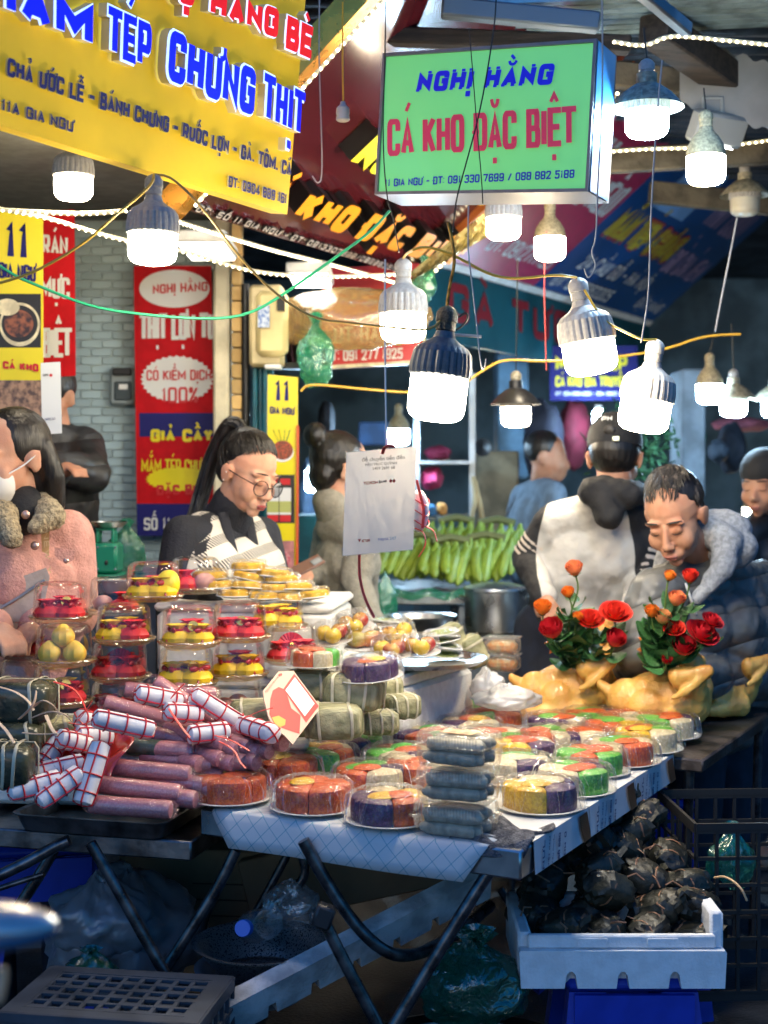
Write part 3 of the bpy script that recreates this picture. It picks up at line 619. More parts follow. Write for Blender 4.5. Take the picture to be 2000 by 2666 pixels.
for (k, lab, x0, x1, yb_, st, cool, lean, lit_) in (
    (1, 'white finned bulb half behind the lower edge of the yellow board', 142, 241, 522, 'A', 0, 0, 1), (2, 'large white finned bulb hanging in front of the yellow board', 333, 460, 690, 'B2', 0, .02, 1),
    (3, 'white finned bulb with a tall socket in front of the maroon awning', 991, 1109, 892, 'A', 0, 0, 1), (4, 'dark grey bulb with a taped socket above the white payment sheet', 1056, 1206, 1098, 'B', 0, .12, 1),
    (5, 'large white bulb leaning left under the orange cable', 1476, 1614, 976, 'A', 0, -.17, 1), (6, 'white bulb leaning right just above the black cap', 1604, 1736, 1126, 'A', 0, .16, 1),
    (7, 'lamp under a pale enamel hood at the top right with a bluish glow', 1628, 1740, 360, 'D', 1, 0, 1), (8, 'dirty cream bulb right of the hooded lamp', 1788, 1888, 482, 'C', 0, 0, 1),
    (9, 'unlit lamp under a dusty hood at the right edge', 1902, 1977, 563, 'D', 0, 0, 0), (10, 'white bulb hidden to its shoulders behind the lower edge of the green lightbox', 1266, 1356, 625, 'A', 0, 0, 1),
    (11, 'cream long necked bulb in front of the pink awning', 1392, 1472, 679, 'C', 0, 0, 1), (12, 'lamp under a black conical hood above the bananas', 1305, 1382, 1112, 'H', 0, 0, 1),
    (13, 'small far bulb with an orange socket and blue glow', 1814, 1882, 1052, 'C', 1, 0, 1), (14, 'far lamp under a pale hood right of the orange socket bulb', 1876, 1944, 1086, 'D', 1, 0, 1),
    (15, 'far lamp cut by the right edge', 1984, 2050, 1088, 'D', 1, 0, 1), (16, 'small far lamp above the top edge of the white payment sheet', 1010, 1066, 1160, 'C', 1, 0, 1),
    (18, 'far lamp low behind the bananas beside the rope', 1236, 1281, 1272, 'C', 0, 0, 1), (19, 'far lamp low at the right edge beside the person in a black hat', 1935, 1981, 1358, 'C', 0, 0, 1)):
    s_ = st[0] if st != 'B2' else 'A'
    tops[k] = bulb(lab, x0, x1, yb_, s_, bool(cool), lean, bool(lit_), D=.125 if k in (3, 4, 5, 6) else .105)
for (x, y0, y1, Y, lab) in ((810, 1221, 1281, 7., 'small upright lamp tube behind the bun woman'), (1558, 1068, 1128, 7.4, 'upright lamp tube left of the black cap')):
    t = thing('tube_lamp', lab, 'lamp', P(x, y1, Y)); r = 15*PM(Y)
    MB().box((P(x-14, 0, Y).x, Y-.02, P(0, y1, Y).z), (P(x+14, 0, Y).x, Y+.02, P(0, y0, Y).z), bev=.012).build('diffuser', g_cool, t, True); MB().box((P(x-10, 0, Y).x, Y-.015, P(0, y0, Y).z+.001), (P(x+10, 0, Y).x, Y+.015, P(0, y0-14, Y).z), bev=.004).build('socket', m_white, t, True)
# dangling empty socket
wire('cord', 'yellow cord holding an empty white socket beside the yellow board', 'cord', [P(893, 5, 3.6), P(892, 150, 3.6), P(894, 270, 3.6)], .0035, mat('yellow_cable', (.6, .36, .03), .4))
t = thing('lamp_socket', 'empty white lamp socket dangling right of the yellow board', 'socket', P(893, 316, 3.6)); MB().lathe([(.013, 0), (.018, .004), (.016, .016), (.0175, .02), (.016, .034), (.008, .042), (.006, .05)], 16).build('shell', m_wpl, t); MB().lathe([(.0115, .001), (.0115, .02)], 12).build('bore', m_black, t)
# flood light under the roof
t = thing('flood_light', 'grey flood light on a bracket under the roof right of the hooded lamp', 'flood light', P(1860, 345, 4.5)); Mf = TR(P(1868, 335, 4.5), rz=.5, rx=.5)
MB().box((-.1, -.03, -.05), (.1, .03, .05), Mf, bev=.01).build('body', mat('flood_grey', (.25, .27, .28), .4), t, True); MB().box((-.06, -.034, -.052), (.06, .02, -.0505), Mf).build('lens', glow('flood_glow', (1, .98, .9), 8), t, True)
MB().tube([P(1830, 320, 4.5), P(1832, 255, 4.5), P(1880, 255, 4.5), P(1882, 320, 4.5)], .008, 6).build('bracket', mat('flood_grey', (.25, .27, .28), .4), t, True)
# ---------------- strings of lights
def leds(label, pts, gap=.022, size=.0045, strip=.006):
    pts = smoothline(pts, 2); t = thing('light_strip', label, 'light strip', pts[0]); MB().tube(pts, strip, 6).build('strip', mat('strip_clear', (.6, .55, .4), .3), t, True)
    mb = MB(); acc = 0.
    for a, b in zip(pts, pts[1:]):
        d = (b-a).length; s = acc
        while s < d:
            p = a.lerp(b, s/d)+Vector((0, -.007, -.004)); mb.hull([p+Vector(q)*size for q in ((1, 0, 0), (-1, 0, 0), (0, 1, 0), (0, -1, 0), (0, 0, 1), (0, 0, -1))]); s += gap
        acc = s-d
    tag(mb.build('led', glow('led_glow', (1, .87, .55), 9), t, True, sharp=0), kind='stuff')
leds('double string of lights up the gold edge of the maroon awning', [aw.at(-.02, .05, .05), aw.at(-.02, .5, .05), aw.at(-.02, .98, .05)], .024, .006)
leds('string of lights along the lower edge of the maroon awning', [aw.at(-.02, -.012, .05), aw.at(.3, -.02, .05), aw.at(.6, -.01, .05), aw.at(1.02, -.012, .05)], .02, .0062)
leds('string of lights up the right edge of the maroon awning', [aw.at(1.03, 0, .05), aw.at(1.03, .5, .05), aw.at(1.03, .9, .05)], .024, .006)
leds('slack string of lights across the shop front on the left', [P(-10, 542, 4.0), P(120, 565, 4.0), P(220, 597, 4.05), P(330, 628, 4.1), P(470, 650, 4.2), P(560, 680, 4.25), P(680, 712, 4.3), P(860, 722, 4.4), P(1040, 714, 4.5)], .02, .0042)
leds('straight string of lights along the shop front above the slack one', [P(-10, 545, 3.9), P(100, 552, 3.9), P(220, 558, 3.9), P(330, 548, 3.9)], .02, .0042)
leds('string of lights along the top right roof edge', [P(1598, 108, 4.05), P(1680, 122, 4.05), P(1735, 92, 4.05), P(1810, 96, 4.05), P(2020, 118, 4.05)], .021, .0052)
leds('string of lights across the roof at the right behind the bulbs', [P(1580, 394, 4.6), P(1700, 386, 4.6), P(1860, 384, 4.6), P(2020, 362, 4.6)], .021, .0045)
# ---------------- cables
m_ycab = mat('yellow_cable', (.6, .36, .03), .4); m_gcab = mat('green_cable', (.02, .35, .16), .4); m_wcab = mat('grey_wire', (.35, .36, .38), .5); m_bcab = mat('black_wire', (.015, .017, .016), .4); m_rcab = mat('red_wire', (.5, .06, .05), .4)
def DP(l, Y): return [P(x*1.2055, y*1.2055, Y if not isinstance(Y, list) else Y[i]) for i, (x, y) in enumerate(l)]
T = lambda k: tops[k][0]
wire('cable', 'yellow cable sagging from the left edge up to the big bulb by the yellow board', 'cable', DP([(-5, 612), (40, 600), (90, 580), (180, 528), (255, 460), (300, 425), (330, 395)], 2.95)+[T(2)], .0045, m_ycab)
wire('cable', 'brown cable running from the big left bulb down to the dark grey bulb', 'cable', [T(2)]+DP([(370, 380), (440, 450), (520, 560), (600, 640), (680, 690), (760, 698), (850, 708), (940, 715)], 3.05)+[T(4)], .004, mat('brown_cable', (.35, .22, .05), .4))
wire('cable', 'yellow cable from the maroon awning across to the large leaning bulb', 'cable', [T(3)]+DP([(880, 545), (915, 530), (980, 550), (1060, 596), (1120, 603), (1200, 593), (1240, 598)], 3.15)+[T(5)], .0045, m_ycab)
wire('cable', 'short yellow cable linking the two leaning bulbs', 'cable', DP([(1262, 625), (1300, 690), (1345, 715), (1390, 735)], 3.3)+[T(6)], .004, m_ycab)
wire('cable', 'dull yellow cable looping behind the leaning bulbs to the far right', 'cable', DP([(650, 845), (665, 828), (780, 840), (900, 850), (990, 838), (1050, 795), (1090, 775), (1180, 782), (1330, 772), (1440, 755), (1520, 725), (1600, 722)], 4.6), .006, m_ycab)
wire('cable', 'green cable sagging across the red banner up to the maroon awning', 'cable', DP([(-5, 572), (40, 600), (90, 620), (200, 665), (330, 682), (450, 690), (530, 682), (600, 645), (730, 552), (800, 502), (842, 455)], 3.3), .005, m_gcab)
wire('wire', 'pale hook wire hanging right of the yellow board', 'wire', DP([(690, -5), (689, 130), (693, 240), (697, 385), (686, 398), (675, 380)], 3.7), .003, m_wcab)
wire('wire', 'black wire crossing the green lightbox at a slant', 'wire', DP([(1072, -5), (1068, 60), (1040, 230), (1005, 360), (985, 430), (978, 500)], 3.2), .0028, m_bcab)
wire('wire', 'thin black wire crossing the middle of the green lightbox', 'wire', DP([(1013, 60), (1020, 140), (1032, 300), (1040, 380), (1043, 440)], 3.25), .002, m_bcab)
wire('wire', 'black wire down the left side of the green lightbox', 'wire', DP([(833, -5), (832, 120), (826, 300), (835, 430), (850, 470), (862, 545)], 3.4), .0025, m_bcab)
wire('wire', 'blue grey wire past the right side of the green lightbox to a hook', 'wire', DP([(1300, -5), (1302, 130), (1300, 250), (1290, 420), (1288, 520), (1276, 545), (1290, 575), (1270, 605), (1262, 580)], 3.15), .003, m_wcab)
wire('wire', 'pale wire hanging to the leaning bulb above the black cap', 'wire', DP([(1430, 130), (1415, 300), (1405, 480), (1402, 640), (1385, 740)], 3.2), .003, m_wcab)
wire('wire', 'white hook wire right of the dark grey bulb', 'wire', DP([(1012, 445), (1010, 530), (1018, 600), (1030, 700), (1038, 790), (1046, 800), (1050, 775)], 3.1), .0028, m_wcab)
wire('wire', 'pale wire hanging at the right in front of the tin roof', 'wire', DP([(1592, 470), (1575, 560), (1555, 660), (1545, 715)], 4.5), .004, m_wcab)
wire('wire', 'red wire hanging below the cream long necked bulb', 'wire', DP([(1180, 500), (1175, 600), (1178, 720), (1180, 800)], 4.4), .003, m_rcab)
wire('string', 'white string holding the payment sheet', 'string', DP([(832, 560), (831, 700), (833, 850), (835, 968)], 2.9), .002, m_white)
wire('wire', 'bundle of rusty wires twisted above the dark grey bulb', 'wire', DP([(968, 480), (985, 560), (970, 620), (962, 690)], 3.14), .006, mat('rusty_wire', (.3, .16, .03), .35, m=.6, nv=.5, ns=60))
wire('wire', 'loop of cable curling beside the taped socket', 'wire', [T(4)]+DP([(985, 690), (1008, 672), (1012, 690), (990, 712), (972, 716)], 3.13), .0035, m_bcab)
wire('rod', 'short pale rod sticking out right of the taped socket', 'rod', DP([(972, 722), (1040, 727)], 3.13), .0035, m_wcab, it=0)
for k, (lab, x, y) in {7: ('cord of the enamel hooded lamp', 1390, 60), 8: ('cord of the dirty cream bulb', 1520, 190), 9: ('cord of the unlit hooded lamp', 1610, 280), 11: ('red cord of the cream long necked bulb', 1187, 430), 12: ('cord of the black hooded lamp', 1118, 560), 13: ('cord of the orange socket bulb', 1545, 715), 14: ('cord of the far pale hooded lamp', 1580, 700), 1: ('cord of the bulb behind the yellow board', 160, 200)}.items():
    wire('cord', lab, 'cord', [T(k), P(x*1.2055, y*1.2055, tops[k][1])], .0035, m_bcab if k not in (11,) else m_rcab, it=0)
# ================================================================ folding tables
def legtube(t, pts, r=.0125, m=None, name='leg'):
    r = r*.8
    return MB().tube(smoothline(pts, 2), r, 10).build(name, m or m_leg, t, True)
m_leg = mat('leg_tube', (.1, .105, .115), .28, m=.85, nv=.5, ns=30)
ax = Vector((.886, -.463, 0)); ay = Vector((.463, .886, 0)); L1 = Vector((-.411, 3.167, .75)); M1 = basis(L1, ax, ay, (0, 0, 1))
ft = thing('folding_table', 'stainless steel folding table carrying the wrapped sticky rice cakes', 'table', L1-Vector((0, 0, .75)))
MB().box((0, 0, -.06), (.77, 1.05, -.001), M1, bev=.004).build('tabletop', m_ss, ft, True)
legtube(ft, DP([(655, 1815), (690, 1880), (760, 1990), (820, 2050), (870, 2068), (930, 2052), (1010, 2000), (1060, 1955)], [3.0, 3.0, 3.0, 3.0, 3.05, 3.15, 3.3, 3.4]), .017)
legtube(ft, DP([(1068, 1865), (990, 1985), (840, 2235), (700, 2470)], 2.86), .0165); legtube(ft, DP([(700, 1990), (745, 2080), (835, 2250), (900, 2380)], 2.9), .0165)
legtube(ft, DP([(1080, 1920), (1130, 2000), (1230, 2160), (1280, 2240)], [3.6]*4), .012); legtube(ft, DP([(1240, 1990), (1130, 2150), (1060, 2240)], 3.7), .012)
MB().box((-.02, -.018, -.024), (.02, .018, .024), TR(P(843, 2385, 2.9), ry=.35), bev=.006).build('hinge', mat('hinge_black', (.02, .022, .025), .35), ft, True)
M2 = M1 @ TR((.02, 1.07, -.005))
f2 = thing('folding_table', 'dark worn table behind the cakes carrying the boiled chickens', 'table', M2 @ Vector((.4, .4, -.745)))
MB().box((-.1, 0, -.035), (.83, .92, 0), M2, bev=.005).build('tabletop', mat('worn_board', (.055, .045, .04), .32, nv=.6, ns=9, bump=.3), f2, True)
for x, y in ((.78, .05), (.78, .86), (-.05, .86)): MB().tube([M2 @ Vector((x, y, -.04)), M2 @ Vector((x-.02, y, -.745))], .014, 8).build('leg', m_leg, f2, True)
A0 = Pz(498, 2190, .685); bx = Vector((.968, -.25, 0)); by = Vector((.25, .968, 0)); L3 = A0-bx*1.15; M3 = basis(L3, bx, by, (0, 0, 1))
f3 = thing('folding_table', 'dark steel folding table carrying the tray of meat rolls at the left', 'table', L3-Vector((0, 0, .685)))
MB().box((0, 0, -.045), (1.15, .95, -.001), M3, bev=.004).build('tabletop', m_ssd, f3, True)
legtube(f3, DP([(195, 1820), (260, 1930), (340, 2075), (420, 2210), (470, 2300)], 3.1), .0165); legtube(f3, DP([(510, 1835), (470, 1920), (385, 2050), (250, 2260)], 3.16), .0165)
legtube(f3, DP([(480, 1900), (440, 1985), (436, 2012), (455, 2022), (560, 1975), (640, 1920), (665, 1880), (640, 1820)], 3.35), .014)
legtube(f3, DP([(-10, 1895), (60, 1862), (120, 1828), (150, 1815)], 3.12), .0165); legtube(f3, DP([(118, 1830), (95, 1875), (30, 1975), (-40, 2080)], 3.2), .0165); legtube(f3, DP([(-10, 1922), (40, 1905), (95, 1888)], 3.15), .008, None, 'brace'); legtube(f3, DP([(640, 1810), (560, 1960), (500, 2060)], 3.5), .013)
# paper sheets on the table
def bentsheet(M, x0, x1, y0, y1, drop0, side, label, ms, e=.003):
    """sheet over the table edge: flat part plus a hanging flap on the given side"""
m_lat = mat('lattice_paper', (.62, .64, .66), .5)
def lattice(M_):
    n = M_.node_tree.nodes; L = M_.node_tree.links; b = n['Principled BSDF']; tc = n.new('ShaderNodeTexCoord'); mp = n.new('ShaderNodeMapping'); mp.inputs['Rotation'].default_value = (0, 0, rad(45)); mp.inputs['Scale'].default_value = (34, 34, 34)
    L.new(tc.outputs['UV'], mp.inputs[0]); sx = n.new('ShaderNodeSeparateXYZ'); L.new(mp.outputs[0], sx.inputs[0]); outs = []
    for ax_ in 'XY':
        f = n.new('ShaderNodeMath'); f.operation = 'FRACT'; L.new(sx.outputs[ax_], f.inputs[0]); c = n.new('ShaderNodeMath'); c.operation = 'LESS_THAN'; c.inputs[1].default_value = .045; L.new(f.outputs[0], c.inputs[0]); outs.append(c)
    mx = n.new('ShaderNodeMath'); mx.operation = 'MAXIMUM'; L.new(outs[0].outputs[0], mx.inputs[0]); L.new(outs[1].outputs[0], mx.inputs[1])
    m = n.new('ShaderNodeMix'); m.data_type = 'RGBA'; m.inputs[6].default_value = (.5, .52, .54, 1); m.inputs[7].default_value = (.06, .27, .36, 1); L.new(mx.outputs[0], m.inputs[0]); L.new(m.outputs[2], b.inputs['Base Color'])
lattice(m_lat)
def uvsheet(rows, name, m, parent, uv):
    """rows of points -> thin sheet with uv"""
    nv = len(rows); nu = len(rows[0]); mb = MB(); mb.add([p for r in rows for p in r], [(j*nu+i, j*nu+i+1, (j+1)*nu+i+1, (j+1)*nu+i) for j in range(nv-1) for i in range(nu-1)])
    o = mb.build(name, m, parent, parent is not None, sharp=60); l = o.data.uv_layers.new(name='uv')
    for p in o.data.polygons:
        for li, vi in zip(p.loop_indices, p.vertices): l.data[li].uv = uv[vi]
    return o
rows = []; uv = []
for y, z in ((.5, .002), (.3, .002), (.1, .002), (.02, .002), (.0, .001), (-.006, -.003), (-.012, -.02), (-.016, -.05), (-.02, -.074)):
    d = max(0, -z-.001); r_ = []
    for i in range(21):
        u = i/20; x = .035+(.70-.035)*u; x0c = .035+d*.75; x1c = .70-d*1.1*.6; x = x0c+(x1c-x0c)*u
        r_.append(M1 @ Vector((x, y+.004*math.sin(u*7)*(d > 0), z))); uv.append((x, (y if z > 0 else z)))
    rows.append(r_)
solidify(tag(uvsheet(rows, 'paper_sheet', m_lat, None, uv), 'white paper sheet with a blue lattice print hanging over the front table edge', 'paper sheet'), .0008)
m_pr2 = mat('printed_liner', (.55, .57, .6), .4, nv=.05); m_brn = mat('liner_brown', (.16, .06, .025), .4); m_nv2 = mat('liner_navy', (.02, .03, .13), .45)
for k in range(3):
    y0 = .06+k*.335; t = thing('box_liner', 'carton strip with navy letters over the right table edge, %s' % ('nearest the table corner', 'middle of the three', 'farthest of the three')[k], 'carton strip', M1 @ Vector((.77, y0, 0)), group='printed strips over the table edge')
    q = lambda pts: [M1 @ Vector(p) for p in pts]
    solidify(MB().add(q([(.62, y0, .0045), (.62, y0+.33, .0045), (.773, y0, .0045), (.773, y0+.33, .0045), (.777, y0, -.062), (.777, y0+.33, -.062)]), [(0, 2, 3, 1), (2, 4, 5, 3)]).build('strip', m_pr2, t, True, sharp=0), .0012, 1)
    mb = MB(); mb.add(q([(.7795, y0+.255, .0), (.7795, y0+.305, .002), (.782, y0+.325, -.06), (.782, y0+.28, -.062), (.781, y0+.26, -.03)]), [(0, 4, 3, 2, 1)]); mb.build('brown_print', m_brn, t, True, sharp=0)
    nn = (ax*1.).normalized(); mb = MB()
    for (tx, dy, dl, wd) in (('NƯL', .03, .014, .06), ('VIỆT NAM', .062, .008, .062), ('TIÊU CHUẨN', .085, .006, .06), ('SỐ 680', .12, .012, .055), ('HH O', .155, .012, .05)):
        a = M1 @ Vector((.7795, y0+dy+dl, -.06)); b = M1 @ Vector((.7795, y0+dy+dl, -.06+wd)); c = M1 @ Vector((.7795, y0+dy, -.06)); letters(mb, tx, a, b, c, nn, .22, 0, .0012)
    mb.build('lettering', m_nv2, t, True, sharp=0)
tw_ = MB().grid(lambda u, v: M1 @ Vector((.60+.17*u+.012*math.sin(v*9), .0+.16*v+.01*math.sin(u*8), .013+.012*math.sin(u*7+v*3)*math.sin(v*5)-.055*max(0, u-.86)/.14*0-.03*max(0, .12-v)/.12)), 24, 20).build('cleaning_cloth', mat('dark_towel', (.04, .045, .06), .95, nv=.6, ns=60, bump=1., bs=220, col2=(.14, .14, .16))); solidify(tw_, .006); tag(tw_, 'crumpled dark grey towel at the front corner of the cake table', 'cloth')
# ================================================================ sticky rice cakes under film
m_plate = mat('foam_plate', (.75, .74, .7), .4, nv=.06); m_film = clear('cling_film', (1, 1, 1), .5, .07, 1., 75, .04, (1, 1, .25))
m_fold = clear('film_fold', (1, 1, 1), .5, .16, .5, 50, .32)
def rice(name, c, c2): return mat(name, c, .38, col2=c2, ns=170, bump=.3, bs=260, coat=.25, sss=.15)
RC = {'o': rice('gac_rice', (.68, .12, .008), (.5, .05, .005)), 'g': rice('pandan_rice', (.13, .5, .05), (.06, .34, .03)), 'w': rice('white_rice', (.72, .62, .4), (.58, .47, .27)),
      'p': rice('purple_rice', (.075, .014, .1), (.035, .006, .05)), 'y': rice('yellow_rice', (.8, .5, .02), (.66, .36, .012))}
def wedge(a0, a1, Rr=.077, H=.05):
    mb = MB(); n = 9; prof = ((.955, 0), (.99, .005), (1, .02), (.995, .037), (.965, .046), (.88, .0505), (.5, .052), (.0, .051)); vs = []
    for (q, z) in prof:
        for i in range(n+1):
            t = i/n; a = a0+(a1-a0)*t; b = 1-.13*abs(2*t-1)**3; zz = z*(1-.08*abs(2*t-1)**4)*H/.05; vs.append((Rr*q*b*math.cos(a), Rr*q*b*math.sin(a), zz))
    fs = [(j*(n+1)+i, j*(n+1)+i+1, (j+1)*(n+1)+i+1, (j+1)*(n+1)+i) for j in range(len(prof)-1) for i in range(n)]
    fs += [tuple(j*(n+1) for j in range(len(prof)))[::-1], tuple(j*(n+1)+n for j in range(len(prof)))]
    return mb.add(vs, fs)
WM = {}
def film_mb(Rr, H, n=56, seed=1):
    r = random.Random(seed); off = [r.uniform(-1, 1) for _ in range(n+1)]; of2 = [r.uniform(-1, 1) for _ in range(n+1)]
    def fn(a, q, z, j):
        k = int(a/(2*PI)*n+.5) % n; w = (0, .015, .055, .05, .045, .07, 0)[min(j, 6)]; return q*(1+w*off[k]), z+(.0015*of2[k] if 1 < j < 6 else 0)
    prof = [(Rr*1.0, .006), (Rr*.99, .012), (Rr*.955, H*.55), (Rr*.9, H*.95), (Rr*.78, H*1.1), (Rr*.4, H*1.13), (0.0, H*1.12)]
    mb = MB().lathe(prof, n, fn=fn, closed=False)
    for k in range(22):
        a = r.uniform(0, 6.283); w_ = r.uniform(.006, .016); j0 = r.choice((1, 1, 2, 3)); j1 = r.choice((3, 4, 5, 5)); vs = []
        if j1 <= j0: j1 = j0+1
        for j in range(j0, j1+1):
            q, z = prof[j]; aa = a+.06*(j-j0)*r.uniform(-1, 1); wj = w_ if 0 < j-j0 < j1-j0 else w_*.25
            for s_ in (-1, 0, 1): rr_ = q*1.02+(.0022 if s_ == 0 else .0006); vs.append((rr_*math.cos(aa+s_*wj), rr_*math.sin(aa+s_*wj), z+.001))
        mb.add(vs, [(3*i+c, 3*i+c+1, 3*i+c+4, 3*i+c+3) for i in range(j1-j0) for c in (0, 1)], None, 1)
    return mb
def plate_mb(r, h=.008): return MB().lathe([(0, .0), (r*.62, 0), (r*.7, .002), (r*.98, h), (r, h+.001), (r*.97, h+.0025), (r*.7, .0045), (r*.62, .003), (0, .003)], 36)
PLm = plate_mb(.09); FILMS = None
def share(cache, key, mk, name, m, parent):
    if key not in cache: o = mk().build(name, m, parent); cache[key] = o.data; return o
    o = bpy.data.objects.new(name, cache[key]); COL.objects.link(o); o.parent = parent; return o
def cake(label, px, py, cols, rot, z=.75, s=1., M=None, top='o', group='sticky rice cakes under cling film'):
    loc = Pz(px, py, z+.004) if M is None else None
    t = thing('rice_cake', label, 'rice cake', M=(TR(loc, rz=rot, s=s*1.1) if M is None else M), group=group)
    share(WM, 'plate', lambda: PLm, 'plate', m_plate, t)
    n = len(cols); widths = [1+.25*math.sin(i*2.3+px) for i in range(n)]; tot = sum(widths); a = 0
    for i, c in enumerate(cols):
        b = a+2*PI*widths[i]/tot; o = wedge(a+.012, b-.012).build('wedge', RC[c], t); o.location = (0, 0, .004); a = b
    r = random.Random(int(px))
    for k, c in enumerate(top):
        aa = r.uniform(0, 6.28); rr = .022 if len(top) > 1 else .006
        mb = MB(); mb.ell((rr*math.cos(aa), rr*math.sin(aa), .0555+.001*k), (.036-.004*k, .026, .0065), TR(rz=0), n=16, m=6); mb.build('topping', RC[c], t)
    share(WM, 'film%d' % (int(px) % 4), lambda: film_mb(.091, .056, seed=int(px)), 'film', [m_film, m_fold], t)
    return t
NM = {'o': 'orange', 'g': 'green', 'w': 'white', 'p': 'purple', 'y': 'yellow'}
CK = [('all orange red cake at the left front corner of the paper sheet', 598, 2084, 'ooooo', .3, 'oy'), ('all orange red cake in the middle of the front row', 817, 2108, 'ooooo', 1., 'oy'),
 ('cake with purple left and orange front beside the clear boxes', 1015, 2140, 'poywp', 3.6, 'yo'), ('orange cake with a yellow top behind the two front orange cakes', 737, 2036, 'ooooo', 2., 'yy'),
 ('orange, white and purple cake behind the purple fronted one', 967, 2062, 'owpgo', 3.5, 'go'), ('cake with green left and orange right side, left end of the second row', 838, 2008, 'gowyg', 3.9, 'yo'),
 ('green sided cake behind the green and orange one', 914, 1973, 'pgpwo', 4.2, 'o'), ('small visible white and purple cake behind the clear boxes', 1040, 2012, 'wpwog', 3.9, 'og'),
 ('white and purple cake at the left of the third row', 1011, 1926, 'wpwoy', 4.0, 'oo'), ('orange and green topped cake behind the stack of clear boxes', 1103, 1958, 'ogowp', 3.9, 'og'),
 ('cake with purple and yellow front near the leaf parcels', 1130, 1893, 'wpygo', 3.7, 'o'), ('cake with a bright green front at the back left', 1188, 1862, 'wgwpo', 4.1, 'o'),
 ('white cake with orange top just behind the clear boxes', 1222, 1930, 'wwowp', 4.2, 'oy'), ('cake with orange and dark purple right side', 1287, 1904, 'gopwo', 3.7, 'oo'),
 ('yellow and purple cake touching the left chicken', 1358, 1872, 'ypwoy', 4., 'o'), ('cake with a white front and green right side before the left chicken', 1452, 1920, 'pwgop', 3.7, 'og'),
 ('orange fronted cake before the right chicken', 1546, 1905, 'gopgo', 3.6, 'o'), ('cake with white middle and purple right side at the far right end', 1732, 1920, 'gwpog', 3.7, 'oo'),
 ('white cake with green right side second from the far right end', 1683, 1954, 'ywgoy', 3.7, 'oy'), ('orange left and white right cake in the middle of the right group', 1430, 1960, 'owwgo', 3.7, 'og'),
 ('yellow and purple cake right behind the clear boxes', 1363, 1988, 'ypwoy', 3.8, 'o'), ('white cake with an orange right front, third from the far right end', 1620, 1988, 'wowgw', 3.6, 'go'),
 ('orange topped cake with green side and white right end along the table edge', 1537, 2014, 'ogwog', 3.8, 'oo'), ('white cake with green right side near the right table edge', 1494, 2062, 'wgpgw', 3.8, 'oo'),
 ('yellow left and purple right cake at the front of the right table edge', 1407, 2106, 'yppwy', 3.7, 'yw'), ('white and purple cake half hidden right of the clear boxes', 1345, 2036, 'wpwgw', 3.3, 'w'), ('white and green cake squeezed in behind the yellow and purple one', 1285, 1962, 'wgwow', 3.8, 'o'), ('purple and white cake squeezed into the middle of the right group', 1500, 1958, 'pwowg', 3.8, 'o'), ('orange and yellow cake in the third row from the right edge', 1602, 1932, 'oywgo', 3.8, 'g'), ('white and orange cake touching the right chicken', 1650, 1903, 'wowgo', 3.8, 'o'), ('small orange bit of a cake left of the clear boxes', 1090, 2046, 'owowo', 3.9, 'o')]
for (lb, x, y, c, r_, tp) in CK: cake(lb, x, y, c, r_, top=tp)
cake('orange, white and green cake resting on the leaf parcels behind the payment card', 820, 1737, 'owgow', 3.6, M=TR(P(820, 1737, 3.58), rz=3.4, s=.82), top='oo'); cake('purple fronted cake resting tilted on the large top leaf parcel', 965, 1768, 'pppwp', 3.6, M=TR(P(965, 1768, 3.48), rz=3.4, ry=.1, rx=-.05, s=.92), top='oy')
# ---------------- stack of clear clamshell boxes with dark dumplings
m_clam = clear('clamshell', (.99, .99, .98), .4, .08, .25, 60, .05, milk=.05); m_dump = mat('grey_dumpling', (.36, .33, .25), .5, nv=.3, ns=40, bump=.4, bs=90, coat=.3)
def clam(t):
    mb = MB(); n = 8
    def ring(w, d, z, c=.018):
        out = []
        for sx, sy, a0 in ((1, 1, 0), (-1, 1, 90), (-1, -1, 180), (1, -1, 270)):
            for k in range(4): a = rad(a0+k*30); out.append((sx*(w/2-c)+c*math.cos(a), sy*(d/2-c)+c*math.sin(a), z))
        return out
    def loft(mb, rs, capb=True, capt=True):
        N = len(rs[0]); vs = [p for r in rs for p in r]; fs = [(j*N+i, j*N+(i+1) % N, (j+1)*N+(i+1) % N, (j+1)*N+i) for j in range(len(rs)-1) for i in range(N)]
        if capb: fs.append(tuple(range(N))[::-1])
        if capt: fs.append(tuple(range((len(rs)-1)*N, len(rs)*N)))
        mb.add(vs, fs)
    loft(mb, [ring(.145, .1, 0), ring(.152, .107, .028), ring(.165, .12, .029), ring(.165, .12, .031)], True, False); mb.build('base', m_clam, t)
    mb = MB(); loft(mb, [ring(.166, .121, .0315), ring(.153, .108, .033), ring(.149, .104, .048), ring(.14, .095, .05), ring(.132, .087, .047)], False, True); mb.build('lid', m_clam, t)
    mb = MB()
    for k in range(20):
        for s in (1, -1): x = -.062+k*.0065; mb.box((x, s*.0535-.0015, .034), (x+.003, s*.0535+.0015, .047))
    tag(mb.build('rib', m_clam, t, sharp=0), kind='stuff')
BXm = TR(Pz(1192, 2172, .75), rz=-.45)
